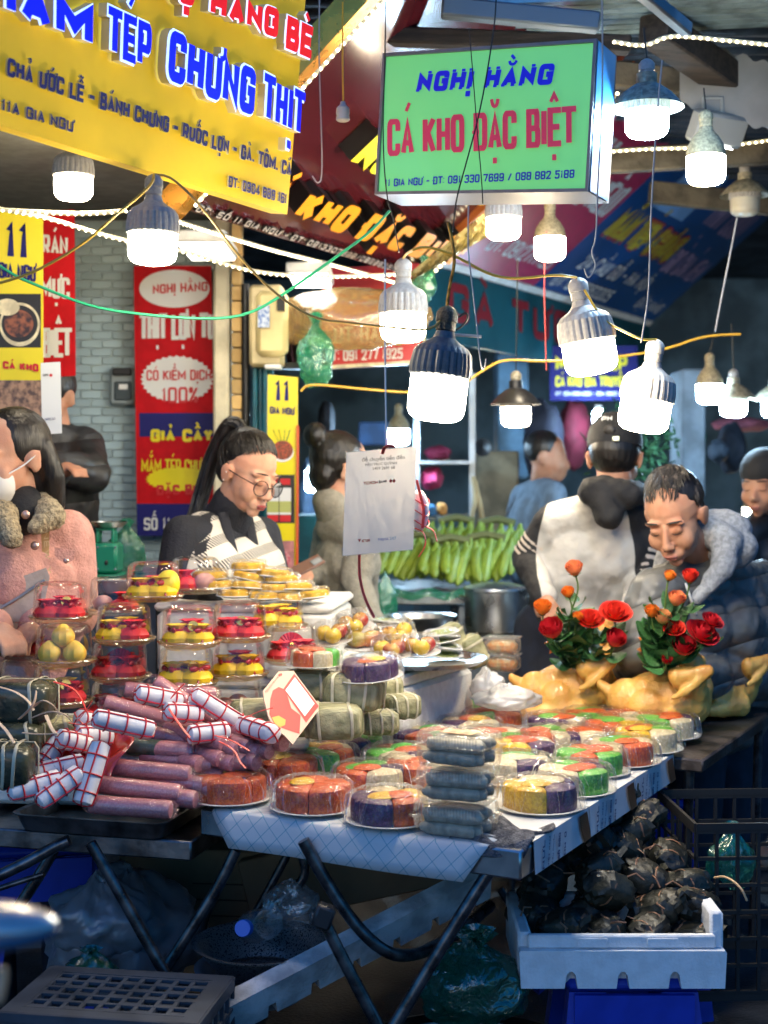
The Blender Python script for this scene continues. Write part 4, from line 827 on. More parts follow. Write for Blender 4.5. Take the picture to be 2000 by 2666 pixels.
for k in range(3):
    Mk = BXm @ TR((.004*k-.004, .003*(k % 2), .001+k*.073), rz=(.0, .1, -.08)[k], s=(1.05, 1.05, 1.36))
    t = thing('clamshell_box', ('lowest clear clamshell box of grey rice rolls', 'middle clear clamshell box of the stack of three', 'topmost clear clamshell box with a printed label')[k], 'food box', M=Mk, group='clear boxes of grey rice rolls'); clam(t)
    if k == 2: MB().box((-.035, -.02, .0476), (.035, .025, .0484)).build('label', mat('box_label', (.45, .12, .03), .4, col2=(.5, .45, .2), ns=45), t)
    for i in range(4):
        d = MB().ell((0, 0, 0), (.066, .0235, .0115), n=22, m=10, fn=lambda v: Vector([math.copysign(abs(q)**e, q) for q, e in zip(v, (.45, .8, .8))])*(1+.05*math.sin(v.x*9+v.y*5+i))).build('rice_roll', m_dump, M=Mk @ TR((.002*(i % 3), -.024+.048*(i % 2), .0125+.019*(i//2)))); tag(d, ('front', 'back')[i % 2]+(' lower', ' upper')[i//2]+' grey rice roll in the '+('lowest', 'middle', 'topmost')[k]+' clamshell box', 'rice roll', 'rice rolls in the clear boxes')
# ---------------- clear dome boxes of sweets
m_dome = clear('clear_dome', (.995, .99, .98), .5, .05, 0, 1, .025); m_rim = m_gold2 = clear('dome_rim', (.95, .8, .5), .9, .12, .4, 40, .2, milk=.3, milkc=(.8, .55, .2)); m_tray = clear('gold_tray', (.99, .94, .8), .5, .15, .3, 30, .1, milk=.12, milkc=(.75, .5, .2))
m_redp_ = mat('red_pouch', (.7, .02, .03), .5, nv=.15, ns=10, bump=.15); m_yelp = mat('yellow_pouch', (.82, .52, .01), .5, nv=.15, ns=10, bump=.15); m_rib = mat('red_ribbon', (.4, .01, .02), .3, nv=.3, ns=30)
m_peach = mat('peach_bun', (.75, .5, .06), .5, sss=.15, col2=(.72, .28, .06), ns=9, cut=(.3, .5)); m_pink = mat('pink_bun', (.6, .3, .25), .5, sss=.1, nv=.15); m_gcoin = mat('gold_coin', (.8, .5, .1), .2, m=1.)
DC = {}; DTAG = iter(['red box topping the left stack', 'red box with a fan behind the peach buns', 'box of four peach buns', 'box under the peach buns', 'topmost egg box', 'mixed box left of the middle', 'dark box under the mixed one', 'lowest box behind the white rolls', 'yellow box with a coin in the middle', 'yellow box beneath the middle one', 'lowest middle box behind the pink rolls', 'bright red box right of the middle', 'yellow box under the bright red one', 'pale pink box by the payment card', 'yellow box behind on the right', 'red box with an open fan at the right', 'box right behind the egg box', 'half hidden box behind the egg box', 'low box behind the peach buns'])
def pouch_mesh(t, body, rib):
    def fn(a, r, z, j): return r*(1+(.05*math.sin(a*9) if j < 6 else .2*math.sin(a*7+1))), z
    share(DC, 'pb'+body.name, lambda: MB().lathe([(.0, 0), (.02, .001), (.0295, .008), (.031, .016), (.025, .025), (.012, .031), (.009, .034), (.016, .041), (.022, .044), (.014, .041), (.0, .036)], 28, fn=fn), 'pouch', body, t)
    share(DC, 'pr'+rib.name, lambda: MB().tube([(.012*math.cos(a), .012*math.sin(a), .032) for a in [k*PI/7 for k in range(15)]], .003, 6).ell((-.014, -.012, .033), (.011, .005, .006), n=8, m=5).ell((.014, -.012, .033), (.011, .005, .006), n=8, m=5).tube([(0, -.012, .032), (-.012, -.022, .02), (-.016, -.027, .008)], .0025, 5).tube([(0, -.012, .032), (.012, -.023, .02), (.014, -.028, .01)], .0025, 5), 'ribbon', rib, t)
def content(kind, label, M, grp):
    if kind in 'ry':
        t = thing('sweet_pouch', label, 'sweet', M=M, group=grp); pouch_mesh(t, m_redp_ if kind == 'r' else m_yelp, m_rib)
    elif kind == 'p':
        t = thing('peach_bun', label, 'sweet', M=M, group=grp)
        share(DC, 'peach', lambda: MB().ell((0, 0, .026), (.029, .029, .027), n=20, m=12, fn=lambda v: Vector((v.x*(1-.25*max(0, v.z)**2), v.y*(1-.25*max(0, v.z)**2)*(1 - (.14*math.exp(-(v.x/.12)**2) if v.y < 0 else 0)), v.z+.15*max(0, v.z)**4))), 'bun', m_peach, t)
    elif kind == 'f':
        t = thing('paper_fan', label, 'paper fan', M=M, group=grp)
        vs = [(0, 0, 0)]; n = 24
        for k in range(n+1): a = PI*k/n; vs.append((.038*math.cos(a), .003*(k % 2), .038*math.sin(a)))
        share(DC, 'fan', lambda: MB().add(vs, [(0, k, k+1) for k in range(1, n+1)]), 'leaf', mat('red_fan', (.6, .03, .04), .4), t); share(DC, 'fanc', lambda: MB().ell((0, -.004, .002), (.009, .004, .009), n=12, m=6), 'boss', m_gcoin, t)
    elif kind == 'c':
        t = thing('gold_coin', label, 'gold coin', M=M, group=grp); share(DC, 'coin', lambda: MB().lathe([(0, -.002), (.013, -.002), (.014, 0), (.013, .002), (0, .002)], 18, TR(rx=1.2)), 'coin', m_gcoin, t)
    elif kind == 'e':
        t = thing('yellow_egg', label, 'sweet', M=M, group=grp); share(DC, 'egg', lambda: MB().ell((0, 0, .034), (.033, .03, .042), TR(ry=.3), n=18, m=12), 'shell', mat('egg_yellow', (.75, .58, .02), .4, nv=.1), t)
    elif kind == 'k':
        t = thing('pink_bun', label, 'sweet', M=M, group=grp); share(DC, 'pk', lambda: MB().ell((0, 0, .02), (.024, .024, .02), n=14, m=8), 'bun', m_pink, t)
    return t
CNM = {'r': 'red pouch sweet tied with a ribbon', 'y': 'yellow pouch sweet tied with red ribbon', 'p': 'yellow peach shaped bun', 'f': 'red pleated paper fan', 'c': 'gold coin sweet', 'e': 'big yellow egg shaped sweet', 'k': 'pale pink round bun'}
def dome(label, px, py, Y, kinds, h=.1, s=1.):
    c = P(px, py, Y); rz = R.uniform(0, 6); t = thing('dome_box', label, 'dome box', M=TR(c, rz=rz, s=s), group='clear dome boxes of sweets')
    share(DC, 'tray', lambda: MB().lathe([(0, .002), (.064, .002), (.068, .008), (.077, .009), (.078, .013)], 36, closed=False), 'tray', m_tray, t)
    share(DC, 'rim', lambda: MB().lathe([(.068, .0135), (.079, .0135), (.0815, .016), (.079, .019), (.071, .02)], 40, closed=False), 'rim', m_rim, t)
    share(DC, 'lid%.2f' % h, lambda: MB().lathe([(.071, .0205), (.0695, .03), (.066, h-.012), (.063, h-.004), (.057, h), (.054, h+.002), (.05, h-.003), (.0, h-.004)], 40, closed=False), 'lid', m_dome, t)
    base = TR(c, s=s); dtag = next(DTAG); n = sum(k in 'rypek' for k in kinds); i = 0
    for k in kinds:
        lb = ('front left', 'front right', 'back')[i % 3]+' ' if k in 'ryk' else ('front left', 'front right', 'back', 'top')[i % 4]+' ' if k == 'p' else ''
        lb += {'r': 'red pouch', 'y': 'yellow pouch', 'p': 'peach bun', 'f': 'red paper fan', 'c': 'gold coin', 'e': 'yellow egg', 'k': 'pink bun'}[k]+' in the clear '+dtag
        if k in 'ryk': a = -PI/2-1.1+i*2.1; i += 1; rr = .033; content(k, lb, base @ TR((rr*math.cos(a), rr*math.sin(a), .008), rz=a+PI/2+R.uniform(-.3, .3), s=R.uniform(1.15, 1.35)), 'sweets in the dome boxes')
        elif k == 'p':
            pos = ((-.031, -.02, .008), (.031, -.02, .008), (0, .034, .008), (0, -.01, .048))[i % 4]; i += 1; content(k, lb, base @ TR(pos, rz=R.uniform(-.3, .3)), 'sweets in the dome boxes')
        elif k == 'f': content(k, lb, base @ TR((-.005, .025, .042), rz=.15), 'sweets in the dome boxes')
        elif k == 'c': content(k, lb, base @ TR((R.uniform(-.012, .02), -.01, .054)), 'sweets in the dome boxes')
        elif k == 'e': content(k, lb, base @ TR((.028, -.012, .009)), 'sweets in the dome boxes')
for (lb, x, y, Y, k) in (('dome box of red pouches topping the left stack', 158, 1620, 3.62, 'rrrc'), ('dome box of red pouches and a fan half behind the peach buns', 78, 1714, 3.74, 'rrf'), ('dome box holding four yellow peach buns', 167, 1733, 3.5, 'pppp'), ('dome box of yellow pouches under the peach buns', 160, 1838, 3.5, 'yryc'),
   ('topmost dome box with a big yellow egg', 399, 1565, 3.7, 'yeyr'), ('dome box of yellow and dark red pouches left of the middle', 323, 1677, 3.6, 'yry'), ('dome box with a red fan under the yellow and red pouches', 312, 1773, 3.6, 'rrfr'), ('lowest dome box behind the white rolls', 308, 1876, 3.6, 'rr'),
   ('dome box of yellow pouches with a gold coin in the middle', 494, 1685, 3.55, 'yycr'), ('dome box of yellow pouches beneath the middle one', 485, 1790, 3.55, 'yyyc'), ('lowest middle dome box behind the pink rolls', 485, 1892, 3.55, 'yy'), ('dome box of bright red pouches right of the middle', 624, 1670, 3.65, 'rrrc'),
   ('dome box of yellow pouches under the bright red ones', 620, 1767, 3.65, 'yyr'), ('lowest dome box of pale pink buns near the payment card', 615, 1868, 3.65, 'kkk'), ('dome box of yellow pouches behind on the right', 725, 1640, 3.85, 'yyy'), ('dome box of red pouches with an open fan right of the stacks', 762, 1728, 3.72, 'rrf'),
   ('dome box behind the egg box against the yellow plates', 510, 1545, 4.0, 'rk'), ('dome box half hidden behind the egg box', 300, 1600, 3.85, 'kr'), ('low dome box behind the peach buns at the left', 62, 1815, 3.74, 'kk')): dome(lb, x, y, Y, k)
m_foam = mat('styrofoam', (.72, .71, .66), .75, nv=.08, ns=40, bump=.25, bs=180)
def foam(label, lo, hi, M=None, name='styrofoam_box'):
    t = thing(name, label, 'styrofoam box', M=(M or Matrix()))
    MB().box(lo, (hi[0], hi[1], hi[2]-.028), bev=.012).build('body', m_foam, t); MB().box((lo[0]-.006, lo[1]-.006, hi[2]-.0265), (hi[0]+.006, hi[1]+.006, hi[2]), bev=.01).build('lid', m_foam, t); return t
foam('styrofoam box under the dome boxes at the left', (0, 0, 0), (.46, .42, .15), TR((-.97, 3.42, .70), rz=-.1)); foam('styrofoam box under the dome boxes in the middle', (0, 0, 0), (.33, .42, .145), TR((-.52, 3.46, .70), rz=.02))
# ---------------- yellow plates on a foam box at the back
foam('styrofoam box under the pyramid of yellow plates', (-.5, 0, 0), (0, .42, .2), TR((-.15, 3.96, .932), rz=-.12)); foam('lower styrofoam box beneath the yellow plates', (-.5, 0, 0), (.03, .45, .2), TR((-.15, 3.95, .72), rz=-.12))
PL2 = {}
def dish(label, px, py, Y, kind, s=1., tilt=0., tdir=0., grp='small plates under film'):
    M = TR(P(px, py, Y), s=s) @ Euler((tilt*math.cos(tdir), tilt*math.sin(tdir), R.uniform(0, 6))).to_matrix().to_4x4()
    t = thing('film_plate', label, 'plate of food', M=M, group=grp); share(PL2, 'p', lambda: plate_mb(.056, .006), 'plate', m_plate, t)
    if kind == 'y':
        def fn(a, r, z, j): return r*(1+.07*math.sin(a*8)), z
        share(PL2, 'y', lambda: MB().lathe([(0, .003), (.044, .003), (.047, .01), (.046, .02), (.038, .026), (.018, .024), (0, .023)], 48, fn=fn), 'pudding', mat('yellow_pudding', (.8, .46, .02), .3, nv=.15, ns=60, bump=.3, coat=.4, sss=.2), t)
        share(PL2, 'yf', lambda: film_mb(.055, .03, 40, 5), 'film', [m_film, m_fold], t)
    else:
        share(PL2, 'g', lambda: MB().ell((0, 0, .005), (.043, .043, .008), n=24, m=8, fn=lambda v: v*(1+.05*mnoise.noise(v*5))), 'green_rice', mat('young_rice', (.32, .38, .06), .5, nv=.3, ns=150, bump=.6, bs=240), t); share(PL2, 'gf', lambda: film_mb(.055, .013, 40, 6), 'film', [m_film, m_fold], t)
    return t
for (lb, x, y, tl) in (('left high plate of yellow pudding', 546, 1511, 0), ('topmost plate of yellow pudding in the pyramid', 647, 1487, 0), ('plate of yellow pudding right of the top one', 712, 1506, .1), ('second layer left plate of yellow pudding', 565, 1534, 0), ('tilted pale plate under the topmost pudding', 648, 1514, .22), ('pale plate of pudding in the middle layer', 646, 1538, .12), ('plate of pudding at the right of the middle layer', 722, 1542, 0), ('plate of pudding on the right slope', 733, 1521, .05),
  ('plate of pudding in the bottom row left', 614, 1556, 0), ('plate of pudding low on the right', 770, 1541, .1), ('plate of pudding at the right end of the bottom row', 812, 1560, .1), ('plate of pudding in the bottom row before the right end', 762, 1568, .05), ('plate of pudding in the bottom row middle', 690, 1562, 0)): dish(lb, x, y, 4.05-(y-1487)*.001, 'y', 1.0 if y > 0 else 1, tl, 1.5, 'plates of yellow pudding')
tr_ = thing('serving_tray', 'round steel tray under the fruit plates', 'tray', P(1090, 1722, 3.95)); MB().lathe([(0, 0), (.17, 0), (.19, .012), (.195, .012), (.17, -.003), (0, -.003)], 48).build('dish', m_ss, tr_)
for k in range(4): dish(('lowest', 'second', 'third', 'topmost')[3-k]+' plate of green rice in the back stack', 1005-k*3, 1622+k*16, 4.1, 'g', 1., .12, 1.9, 'plates of green rice')
for k in range(6): dish(('lowest', 'second', 'third', 'fourth', 'fifth', 'topmost')[5-k]+' plate of green rice in the stack at the right edge of the tray', 1148+k*2, 1652+k*11, 4.0, 'g', .95, .15, 1.9, 'plates of green rice')
dish('plate of green rice leaning at the far left of the stacks', 806, 1630, 4.05, 'g', .95, .55, .9, 'plates of green rice'); dish('plate of green rice leaning behind the red fruit', 868, 1615, 4.1, 'g', 1., .3, .6, 'plates of green rice')
m_apple = mat('apple_skin', (.4, .03, .02), .22, col2=(.6, .42, .06), ns=9, coat=.4, cut=(.3, .62)); m_mango = mat('mango_skin', (.5, .1, .015), .25, col2=(.3, .36, .06), ns=5, coat=.3, cut=(.35, .6)); m_lemon = mat('lemon_skin', (.72, .46, .03), .25, nv=.1, coat=.3)
def fruit(kind, label, M, r):
    m = {'a': m_apple, 'm': m_mango, 'l': m_lemon}[kind]; t = thing({'a': 'apple', 'm': 'mango', 'l': 'orange_fruit'}[kind], label, 'fruit', M=M, group='fruit under film')
    if kind == 'm': MB().ell((0, 0, 0), (r*1.5, r, r*.95), n=20, m=12).build('skin', m, t)
    else: MB().ell((0, 0, 0), (r, r, r*.92), n=18, m=11, fn=lambda v: Vector((v.x, v.y, v.z-.22*math.exp(-(v.x*v.x+v.y*v.y)*9)*(1 if v.z > 0 else -.5)))).build('skin', m, t); MB().tube([(0, 0, r*.7), (r*.08, 0, r*1.05)], r*.05, 5).build('stalk', mat('stalk', (.1, .06, .03), .7), t)
    return t
for (x, y, Y, tl, fr, lb) in ((926, 1645, 3.92, .35, 'aal', 'tilted plate of red apples on top of the fruit'), (868, 1672, 3.85, .2, 'all', 'plate of apple and yellow fruit at the left of the tray'), (950, 1690, 3.85, .1, 'mm', 'plate with a big red green mango'), (1040, 1672, 3.88, .4, 'lal', 'tilted plate of yellow fruit'), (1095, 1705, 3.8, .1, 'aal', 'plate of red apples at the tray front'), (1018, 1712, 3.78, .15, 'ala', 'plate of apples at the left front of the tray')):
    M = TR(P(x, y, Y)) @ Euler((tl, -tl*.6, 0)).to_matrix().to_4x4(); t = thing('film_plate', lb, 'plate of food', M=M, group='small plates of fruit under film'); share(PL2, 'p', lambda: plate_mb(.056, .006), 'plate', m_plate, t); share(PL2, 'ff', lambda: film_mb(.056, .05, 40, 9), 'film', [m_film, m_fold], t)
    for i, k in enumerate(fr): a = i*2.1+.6; fruit(k, ('right', 'left', 'front')[i]+{'a': ' apple', 'm': ' mango', 'l': ' orange'}[k]+' on the '+lb, M @ TR((.024*math.cos(a), .024*math.sin(a), .026), rz=a), .0235)
Mfb = basis((.045, 3.75, .755), ax, ay, (0, 0, 1))
t = thing('styrofoam_box', 'styrofoam box beside the leaf parcels at the back of the table', 'styrofoam box', M=Mfb); MB().box((-.42, 0, 0), (0, .47, .17), bev=.012).build('body', m_foam, t)
t = thing('styrofoam_slab', 'flat styrofoam lid under the fruit tray', 'styrofoam lid', M=Mfb); MB().box((-.42, -.01, .1715), (-.004, .46, .205), bev=.008).build('sheet', m_foam, t)
# ---------------- leaf wrapped parcels
m_leafw = mat('dong_leaf', (.4, .37, .21), .55, col2=(.17, .17, .08), ns=11, bump=.9, bs=30, st=(1, 5, 1), rv=.12); m_tie = mat('bamboo_tie', (.5, .46, .33), .5, nv=.2, ns=20); m_leafd = mat('dark_leaf', (.05, .055, .03), .25, col2=(.02, .024, .015), ns=14, bump=.6, bs=24, coat=.3)
PC = {}
def parcel(label, M, sx, sy, sz, m=m_leafw, tie=m_tie, ties=3, grp='square leaf parcels'):
    t = thing('leaf_parcel', label, 'leaf parcel', M=M, group=grp)
    def sq(v, e=.45):
        f = lambda a: math.copysign(abs(a)**e, a); w = Vector((f(v.x), f(v.y), f(v.z))); return w*(1+.035*mnoise.noise(v*3+Vector((sx*50, 0, 0))))
    MB().ell((0, 0, 0), (sx/2, sy/2, sz/2), n=28, m=16, fn=sq).build('wrap', m, t)
    for k in range(ties):
        x = (-.27+.54*k/max(1, ties-1))*sx; pts = []
        for i in range(25):
            a = 2*PI*i/24; f = lambda q: math.copysign(abs(q)**.45, q); pts.append((x+.004*math.sin(a*2+k), f(math.cos(a))*sy/2*1.035, f(math.sin(a))*sz/2*1.035))
        MB().tube(pts, .0042, 6, flat=.35).build('tie', tie, t)
    pts = [(f*sx/2*1.03, .1*sy, g*sz/2*1.03) for f, g in ((-.9, .95), (.9, .97), (1.02, .7), (1.02, -.7), (.9, -1))]; MB().tube(pts, .004, 6, flat=.35).build('tie', tie, t)
    return t
for (lb, x, y, Y, rz, ry, sc, tl) in (('large leaf parcel on top of the pile under the purple cake', 922, 1800, 3.48, -.25, .1, 1., 3), ('leaf parcel with crossed ties just right of the payment card', 868, 1876, 3.42, .1, 0, .98, 2), ('leaf parcel behind the payment card', 805, 1785, 3.6, -.1, .05, .9, 2), ('leaf parcel at the right end of the pile against the foam box', 1040, 1838, 3.62, .5, 0, .72, 3),
   ('low leaf parcel in the gap beside the cakes', 985, 1880, 3.55, .2, 0, .7, 3), ('leaf parcel left of the payment card', 665, 1860, 3.42, .15, 0, .85, 2), ('leaf parcel behind the large top one', 985, 1795, 3.66, .3, 0, .85, 3), ('leaf parcel low behind the card', 760, 1880, 3.55, 0, 0, .9, 2)): parcel(lb, TR(P(x, y, Y), rz=rz, ry=ry, s=sc), .145, .11, .085, ties=tl)
for (lb, x, y, Y, rz, sx, sy, sz) in (('dark film wrapped leaf parcel on top at the left edge', 50, 1825, 3.25, -.1, .17, .13, .1), ('dark leaf parcel beneath the top one at the left edge', 35, 1925, 3.2, .1, .13, .1, .08), ('leaf parcel with pale ties behind the white rolls', 135, 1905, 3.35, .2, .12, .1, .07)): parcel(lb, TR(P(x, y, Y), rz=rz), sx, sy, sz, m=m_leafd if Y != 3.35 else m_leafw, ties=2, grp='leaf parcels at the left edge')
parcel('black leaf parcel bound with pale cords at the left front', TR(P(10, 1990, 3.08), rz=-.05), .14, .11, .095, m=m_leafd, ties=4, grp='leaf parcels at the left edge')
m_rbn = mat('beige_ribbon', (.55, .42, .32), .4, nv=.1)
for i, pts in enumerate((((-5, 1788, 3.15), (40, 1800, 3.13), (75, 1825, 3.12), (88, 1850, 3.12)), ((88, 1840, 3.12), (110, 1820, 3.1), (140, 1835, 3.1), (155, 1860, 3.12)), ((85, 1868, 3.12), (130, 1850, 3.1), (170, 1858, 3.1), (188, 1880, 3.12)), ((50, 1872, 3.12), (75, 1850, 3.1), (90, 1830, 3.1), (95, 1800, 3.12)), ((60, 1908, 3.15), (100, 1912, 3.12), (150, 1910, 3.12)), ((120, 1862, 3.14), (135, 1900, 3.12), (150, 1915, 3.12)), ((-5, 1880, 3.1), (20, 1905, 3.08), (40, 1940, 3.08)))):
    tag(MB().tube(smoothline([P(*p) for p in pts]), .005, 6, flat=.3).build('ribbon', m_rbn), 'beige ribbon '+('draped over the top dark parcel', 'arching right of the top dark parcel', 'curling out toward the white rolls', 'knotted on the top dark parcel', 'lying flat across the lower dark parcels', 'dropping down to the white rolls', 'over the lowest dark parcel at the left edge')[i], 'ribbon', 'beige ribbons on the leaf parcels')
m_bagr = clear('red_bag', (.9, .25, .2), .6, .2, .5, 14, .1, milk=.6, milkc=(.75, .05, .03))
solidify(tag(MB().grid(lambda u, v: P(60+u*260+30*math.sin(v*5), 1935+v*140-u*45+14*math.sin(u*9+v*4), 3.16+.1*(1-v)), 20, 12).build('plastic_bag', m_bagr), 'bright red plastic bag under the white rolls', 'plastic bag'), .001)
# ---------------- meat rolls on a tray
tr_ = thing('baking_tray', 'dark steel tray under the heap of meat rolls', 'tray', Pz(250, 2165, .685))
Mt = basis(Pz(30, 2163, .688), (bx-by*.0), by, (0, 0, 1))
mb = MB()
def rr(w0, w1, d0, d1, z, c=.03):
    out = []
    for cx, cyy, a0 in ((w1-c, d1-c, 0), (w0+c, d1-c, 90), (w0+c, d0+c, 180), (w1-c, d0+c, 270)):
        for k in range(5): a = rad(a0+k*22.5); out.append((cx+c*math.cos(a), cyy+c*math.sin(a), z))
    return out
rs = [rr(.012, .358, .012, .29, 0), rr(.0, .37, 0, .3, .036), rr(-.006, .376, -.006, .306, .038), rr(-.006, .376, -.006, .306, .04), rr(.004, .366, .004, .296, .038), rr(.016, .354, .016, .286, .003)]
N = 20; mb.add([p for r in rs for p in r], [(j*N+i, j*N+(i+1) % N, (j+1)*N+(i+1) % N, (j+1)*N+i) for j in range(5) for i in range(N)]+[tuple(range(N))[::-1], tuple(range(5*N, 6*N))], Mt); mb.build('tray', m_ssd, tr_, True)
m_meat = mat('pink_meat_roll', (.55, .23, .25), .3, nv=.35, ns=210, bump=.15, bs=200, coat=.5, rv=.12, col2=(.44, .16, .18)); m_mfilm = clear('roll_film', (1, .97, .97), .4, .12, .6, 60, .05, milk=.02, milkc=(.8, .6, .55)); m_wrap = mat('paper_wrap', (.68, .68, .7), .55, nv=.07, ns=14, bump=.35, bs=25); m_str = mat('red_string', (.52, .02, .03), .35); m_lband = mat('leaf_band', (.03, .07, .05), .35)
C8 = lambda x, y: (x*.3617, 1700+y*.3617)
RL = {}
def meat_roll(label, a, b, band=False, r=.0205):
    a = Vector(a); b = Vector(b); L_ = (b-a).length; M = along(a, b); t = thing('meat_roll', label, 'meat roll', M=M, group='pink meat rolls in film')
    MB().lathe([(0, 0), (r*.86, .001), (r*.97, .006), (r, .014), (r*.985, L_*.5), (r, L_-.014), (r*.97, L_-.006), (r*.86, L_-.001), (0, L_)], 18, TR(ry=PI/2)).build('meat', m_meat, t, sharp=50)
    def fn(q, rr_, z, j): return rr_*(1+.05*math.sin(q*5)*(j in (0, 1, 5, 6))), z+.004*math.sin(q*6)*(j in (0, 6))
    MB().lathe([(r*.5, -.014), (r*.9, -.004), (r*1.04, .008), (r*1.03, L_*.5), (r*1.04, L_-.008), (r*.95, L_+.004), (r*.55, L_+.012), (r*.2, L_+.008)], 18, TR(ry=PI/2), fn=fn, closed=False).build('film', m_mfilm, t)
    if band: MB().lathe([(r*1.012, L_*.28), (r*1.012, L_*.62)], 18, TR(ry=PI/2), fn=lambda q, rr_, z, j: (rr_, z+.012*math.sin(q)), closed=False).build('leaf_band', m_lband, t)
    return t
def white_roll(label, a, b, r=.0225, printed=False):
    a = Vector(a); b = Vector(b); L_ = (b-a).length; M = along(a, b); t = thing('paper_roll', label, 'wrapped roll', M=M, group='white paper rolls tied with red string')
    def fn(q, rr_, z, j): return rr_*(1+.03*math.sin(q*3+z*60)+.05*(1 if j in (1, 6) else 0)*math.sin(q*5)), z
    MB().lathe([(0, 0), (r*.6, .001), (r*.93, .006), (r, .02), (r*.99, L_*.5), (r, L_-.02), (r*.93, L_-.006), (r*.6, L_-.001), (0, L_)], 20, TR(ry=PI/2), fn=fn).build('wrap', mat('printed_wrap', (.66, .66, .68), .55, col2=(.1, .12, .2), ns=120, cut=(.33, .37), st=(1, .5, .5)) if printed else m_wrap, t)
    for k in range(3):
        x = L_*(.22+.28*k)+.004*math.sin(a.x*99+k); MB().tube([(x, 1.045*r*math.cos(q), 1.045*r*math.sin(q)) for q in [2*PI*i/16 for i in range(17)]], .0021, 5).build('string', m_str, t)
    for q in (.6, .6+PI/2): MB().tube([(x, s*1.045*r*y*math.cos(q), s*1.045*r*y*math.sin(q)) for s, seq in ((1, ((-.001, .15), (.004, .9), (.02, 1), (L_*.5, 1), (L_-.02, 1), (L_-.004, .9), (L_+.001, .15))), (-1, ((L_+.001, .15), (L_-.004, .9), (L_-.02, 1), (L_*.5, 1), (.02, 1), (.004, .9), (-.001, .15)))) for x, y in seq], .0021, 5).build('string', m_str, t)
    return t
def dep(y): return 3.1+(1130-y)/900*.38
PR = ((650, 1090, 1235, 1130), (692, 945, 1300, 1012), (735, 815, 1370, 875), (790, 660, 1395, 712), (1110, 590, 1490, 668), (750, 355, 1330, 515), (1110, 205, 1640, 545), (895, 265, 1310, 300), (1250, 268, 1550, 300))
for i, (x0, y0, x1, y1) in enumerate(PR):
    Y = dep((y0+y1)/2); a = P(*C8(x0, y0), Y+(.02 if i > 3 else 0)); b = P(*C8(x1, y1), Y-.03 if i < 4 else Y+.05)
    meat_roll(('lowest pink roll lying along the tray front', 'pink roll second from the bottom', 'pink roll third from the bottom with a shiny film', 'pink roll with a dark green leaf band', 'pink roll behind the leaf banded one', 'long pink roll slanting under the top white roll', 'long pink roll slanting down the back of the heap', 'pink roll lying across the back of the heap', 'pink roll at the back right of the heap')[i], a, b, i == 3)
    if i < 4:
        for j in (1, 2): meat_roll('%s pink roll behind the %s front roll' % (('near', 'far')[j-1], ('lowest', 'second lowest', 'third lowest', 'leaf banded')[i]), a+Vector((.03+.05*j, .06*j, .012*j)), b+Vector((.035*j+.012, .05*j, .01*j-.006*(i % 2))))
C9 = lambda x, y: (450+x*.4219, 1700+y*.4219)
ORD = ('first from the left', 'second from the left', 'third from the left', 'fourth from the left', 'fifth from the left', 'middle', 'fifth from the right', 'fourth from the right', 'third from the right', 'second from the right', 'last on the right')
RE = [(170, 690), (300, 660), (320, 560), (380, 690), (405, 605), (450, 680), (480, 585), (520, 680), (545, 615), (600, 610), (690, 560)]
for (x, y) in RE:
    e = P(*C9(x, y), 3.22+.0002*(700-y)); meat_roll('pink roll end facing out at the right of the heap, %s' % ORD[RE.index((x, y))], e+Vector((-.15, .12, .012)), e)
WR = ((60, 1010, 445, 905, 3.06), (270, 1080, 590, 855, 3.07), (590, 1095, 735, 640, 3.1), (235, 872, 610, 790, 3.13), (300, 810, 460, 600, 3.2), (410, 610, 650, 660, 3.18), (545, 590, 810, 600, 3.22), (670, 465, 1110, 560, 3.14), (975, 285, 1310, 350, 3.3), (1180, 420, 1460, 440, 3.3), (1380, 290, 1790, 550, 3.34), (1350, 590, 1650, 560, 3.25), (560, 470, 690, 500, 3.3))
for i, (x0, y0, x1, y1, Y) in enumerate(WR):
    white_roll(('white roll pointing left out of the tray', 'white roll lying beside it with its end to the front', 'white roll standing steeply against the pink rolls', 'thin printed white roll behind the front two', 'printed white roll leaning at the red bag', 'white roll lying sideways above the red bag', 'bluish white roll behind the steep one', 'large white roll lying on the middle of the heap', 'topmost white roll of the heap', 'short white roll end right of the top of the heap', 'long white roll slanting down the right side', 'white roll low on the right by the red knots', 'white roll end behind the heap at the left')[i], P(*C8(x0, y0), Y-.02), P(*C8(x1, y1), Y+.03), printed=i in (3, 4))
white_roll('white roll end low at the right beside the payment card', P(*C9(430, 440), 3.3), P(*C9(625, 505), 3.18))
for i, pts in enumerate((((140, 1775, 3.2), (190, 1790, 3.2), (210, 1815, 3.2), (225, 1850, 3.2)), ((200, 1880, 3.2), (225, 1850, 3.2), (240, 1825, 3.2)), ((440, 1845, 3.2), (470, 1890, 3.16), (495, 1920, 3.16)), ((480, 1780, 3.3), (460, 1800, 3.3), (440, 1825, 3.3)), ((570, 1930, 3.14), (610, 1950, 3.12), (625, 1985, 3.1), (640, 2000, 3.1)), ((640, 1868, 3.2), (680, 1850, 3.2), (712, 1843, 3.2)), ((560, 1915, 3.14), (600, 1925, 3.12), (650, 1955, 3.1)), ((180, 1882, 3.15), (215, 1888, 3.15), (240, 1875, 3.15)))):
    tag(MB().tube(smoothline([P(*p) for p in pts]), .006 if i in (0, 3) else .0032, 6, flat=.3).build('string_end', mat('red_raffia', (.75, .06, .05), .4, nv=.2)), 'loose red plastic string '+('in a broad curl over the left of the rolls', 'fraying below the broad curl at the left', 'crossing the right side of the heap', 'broad and short near the top of the heap', 'trailing to the cakes at the right', 'pulled toward the payment card', 'knotted low on the right of the heap', 'by the red bag')[i], 'string', 'loose red strings on the rolls')
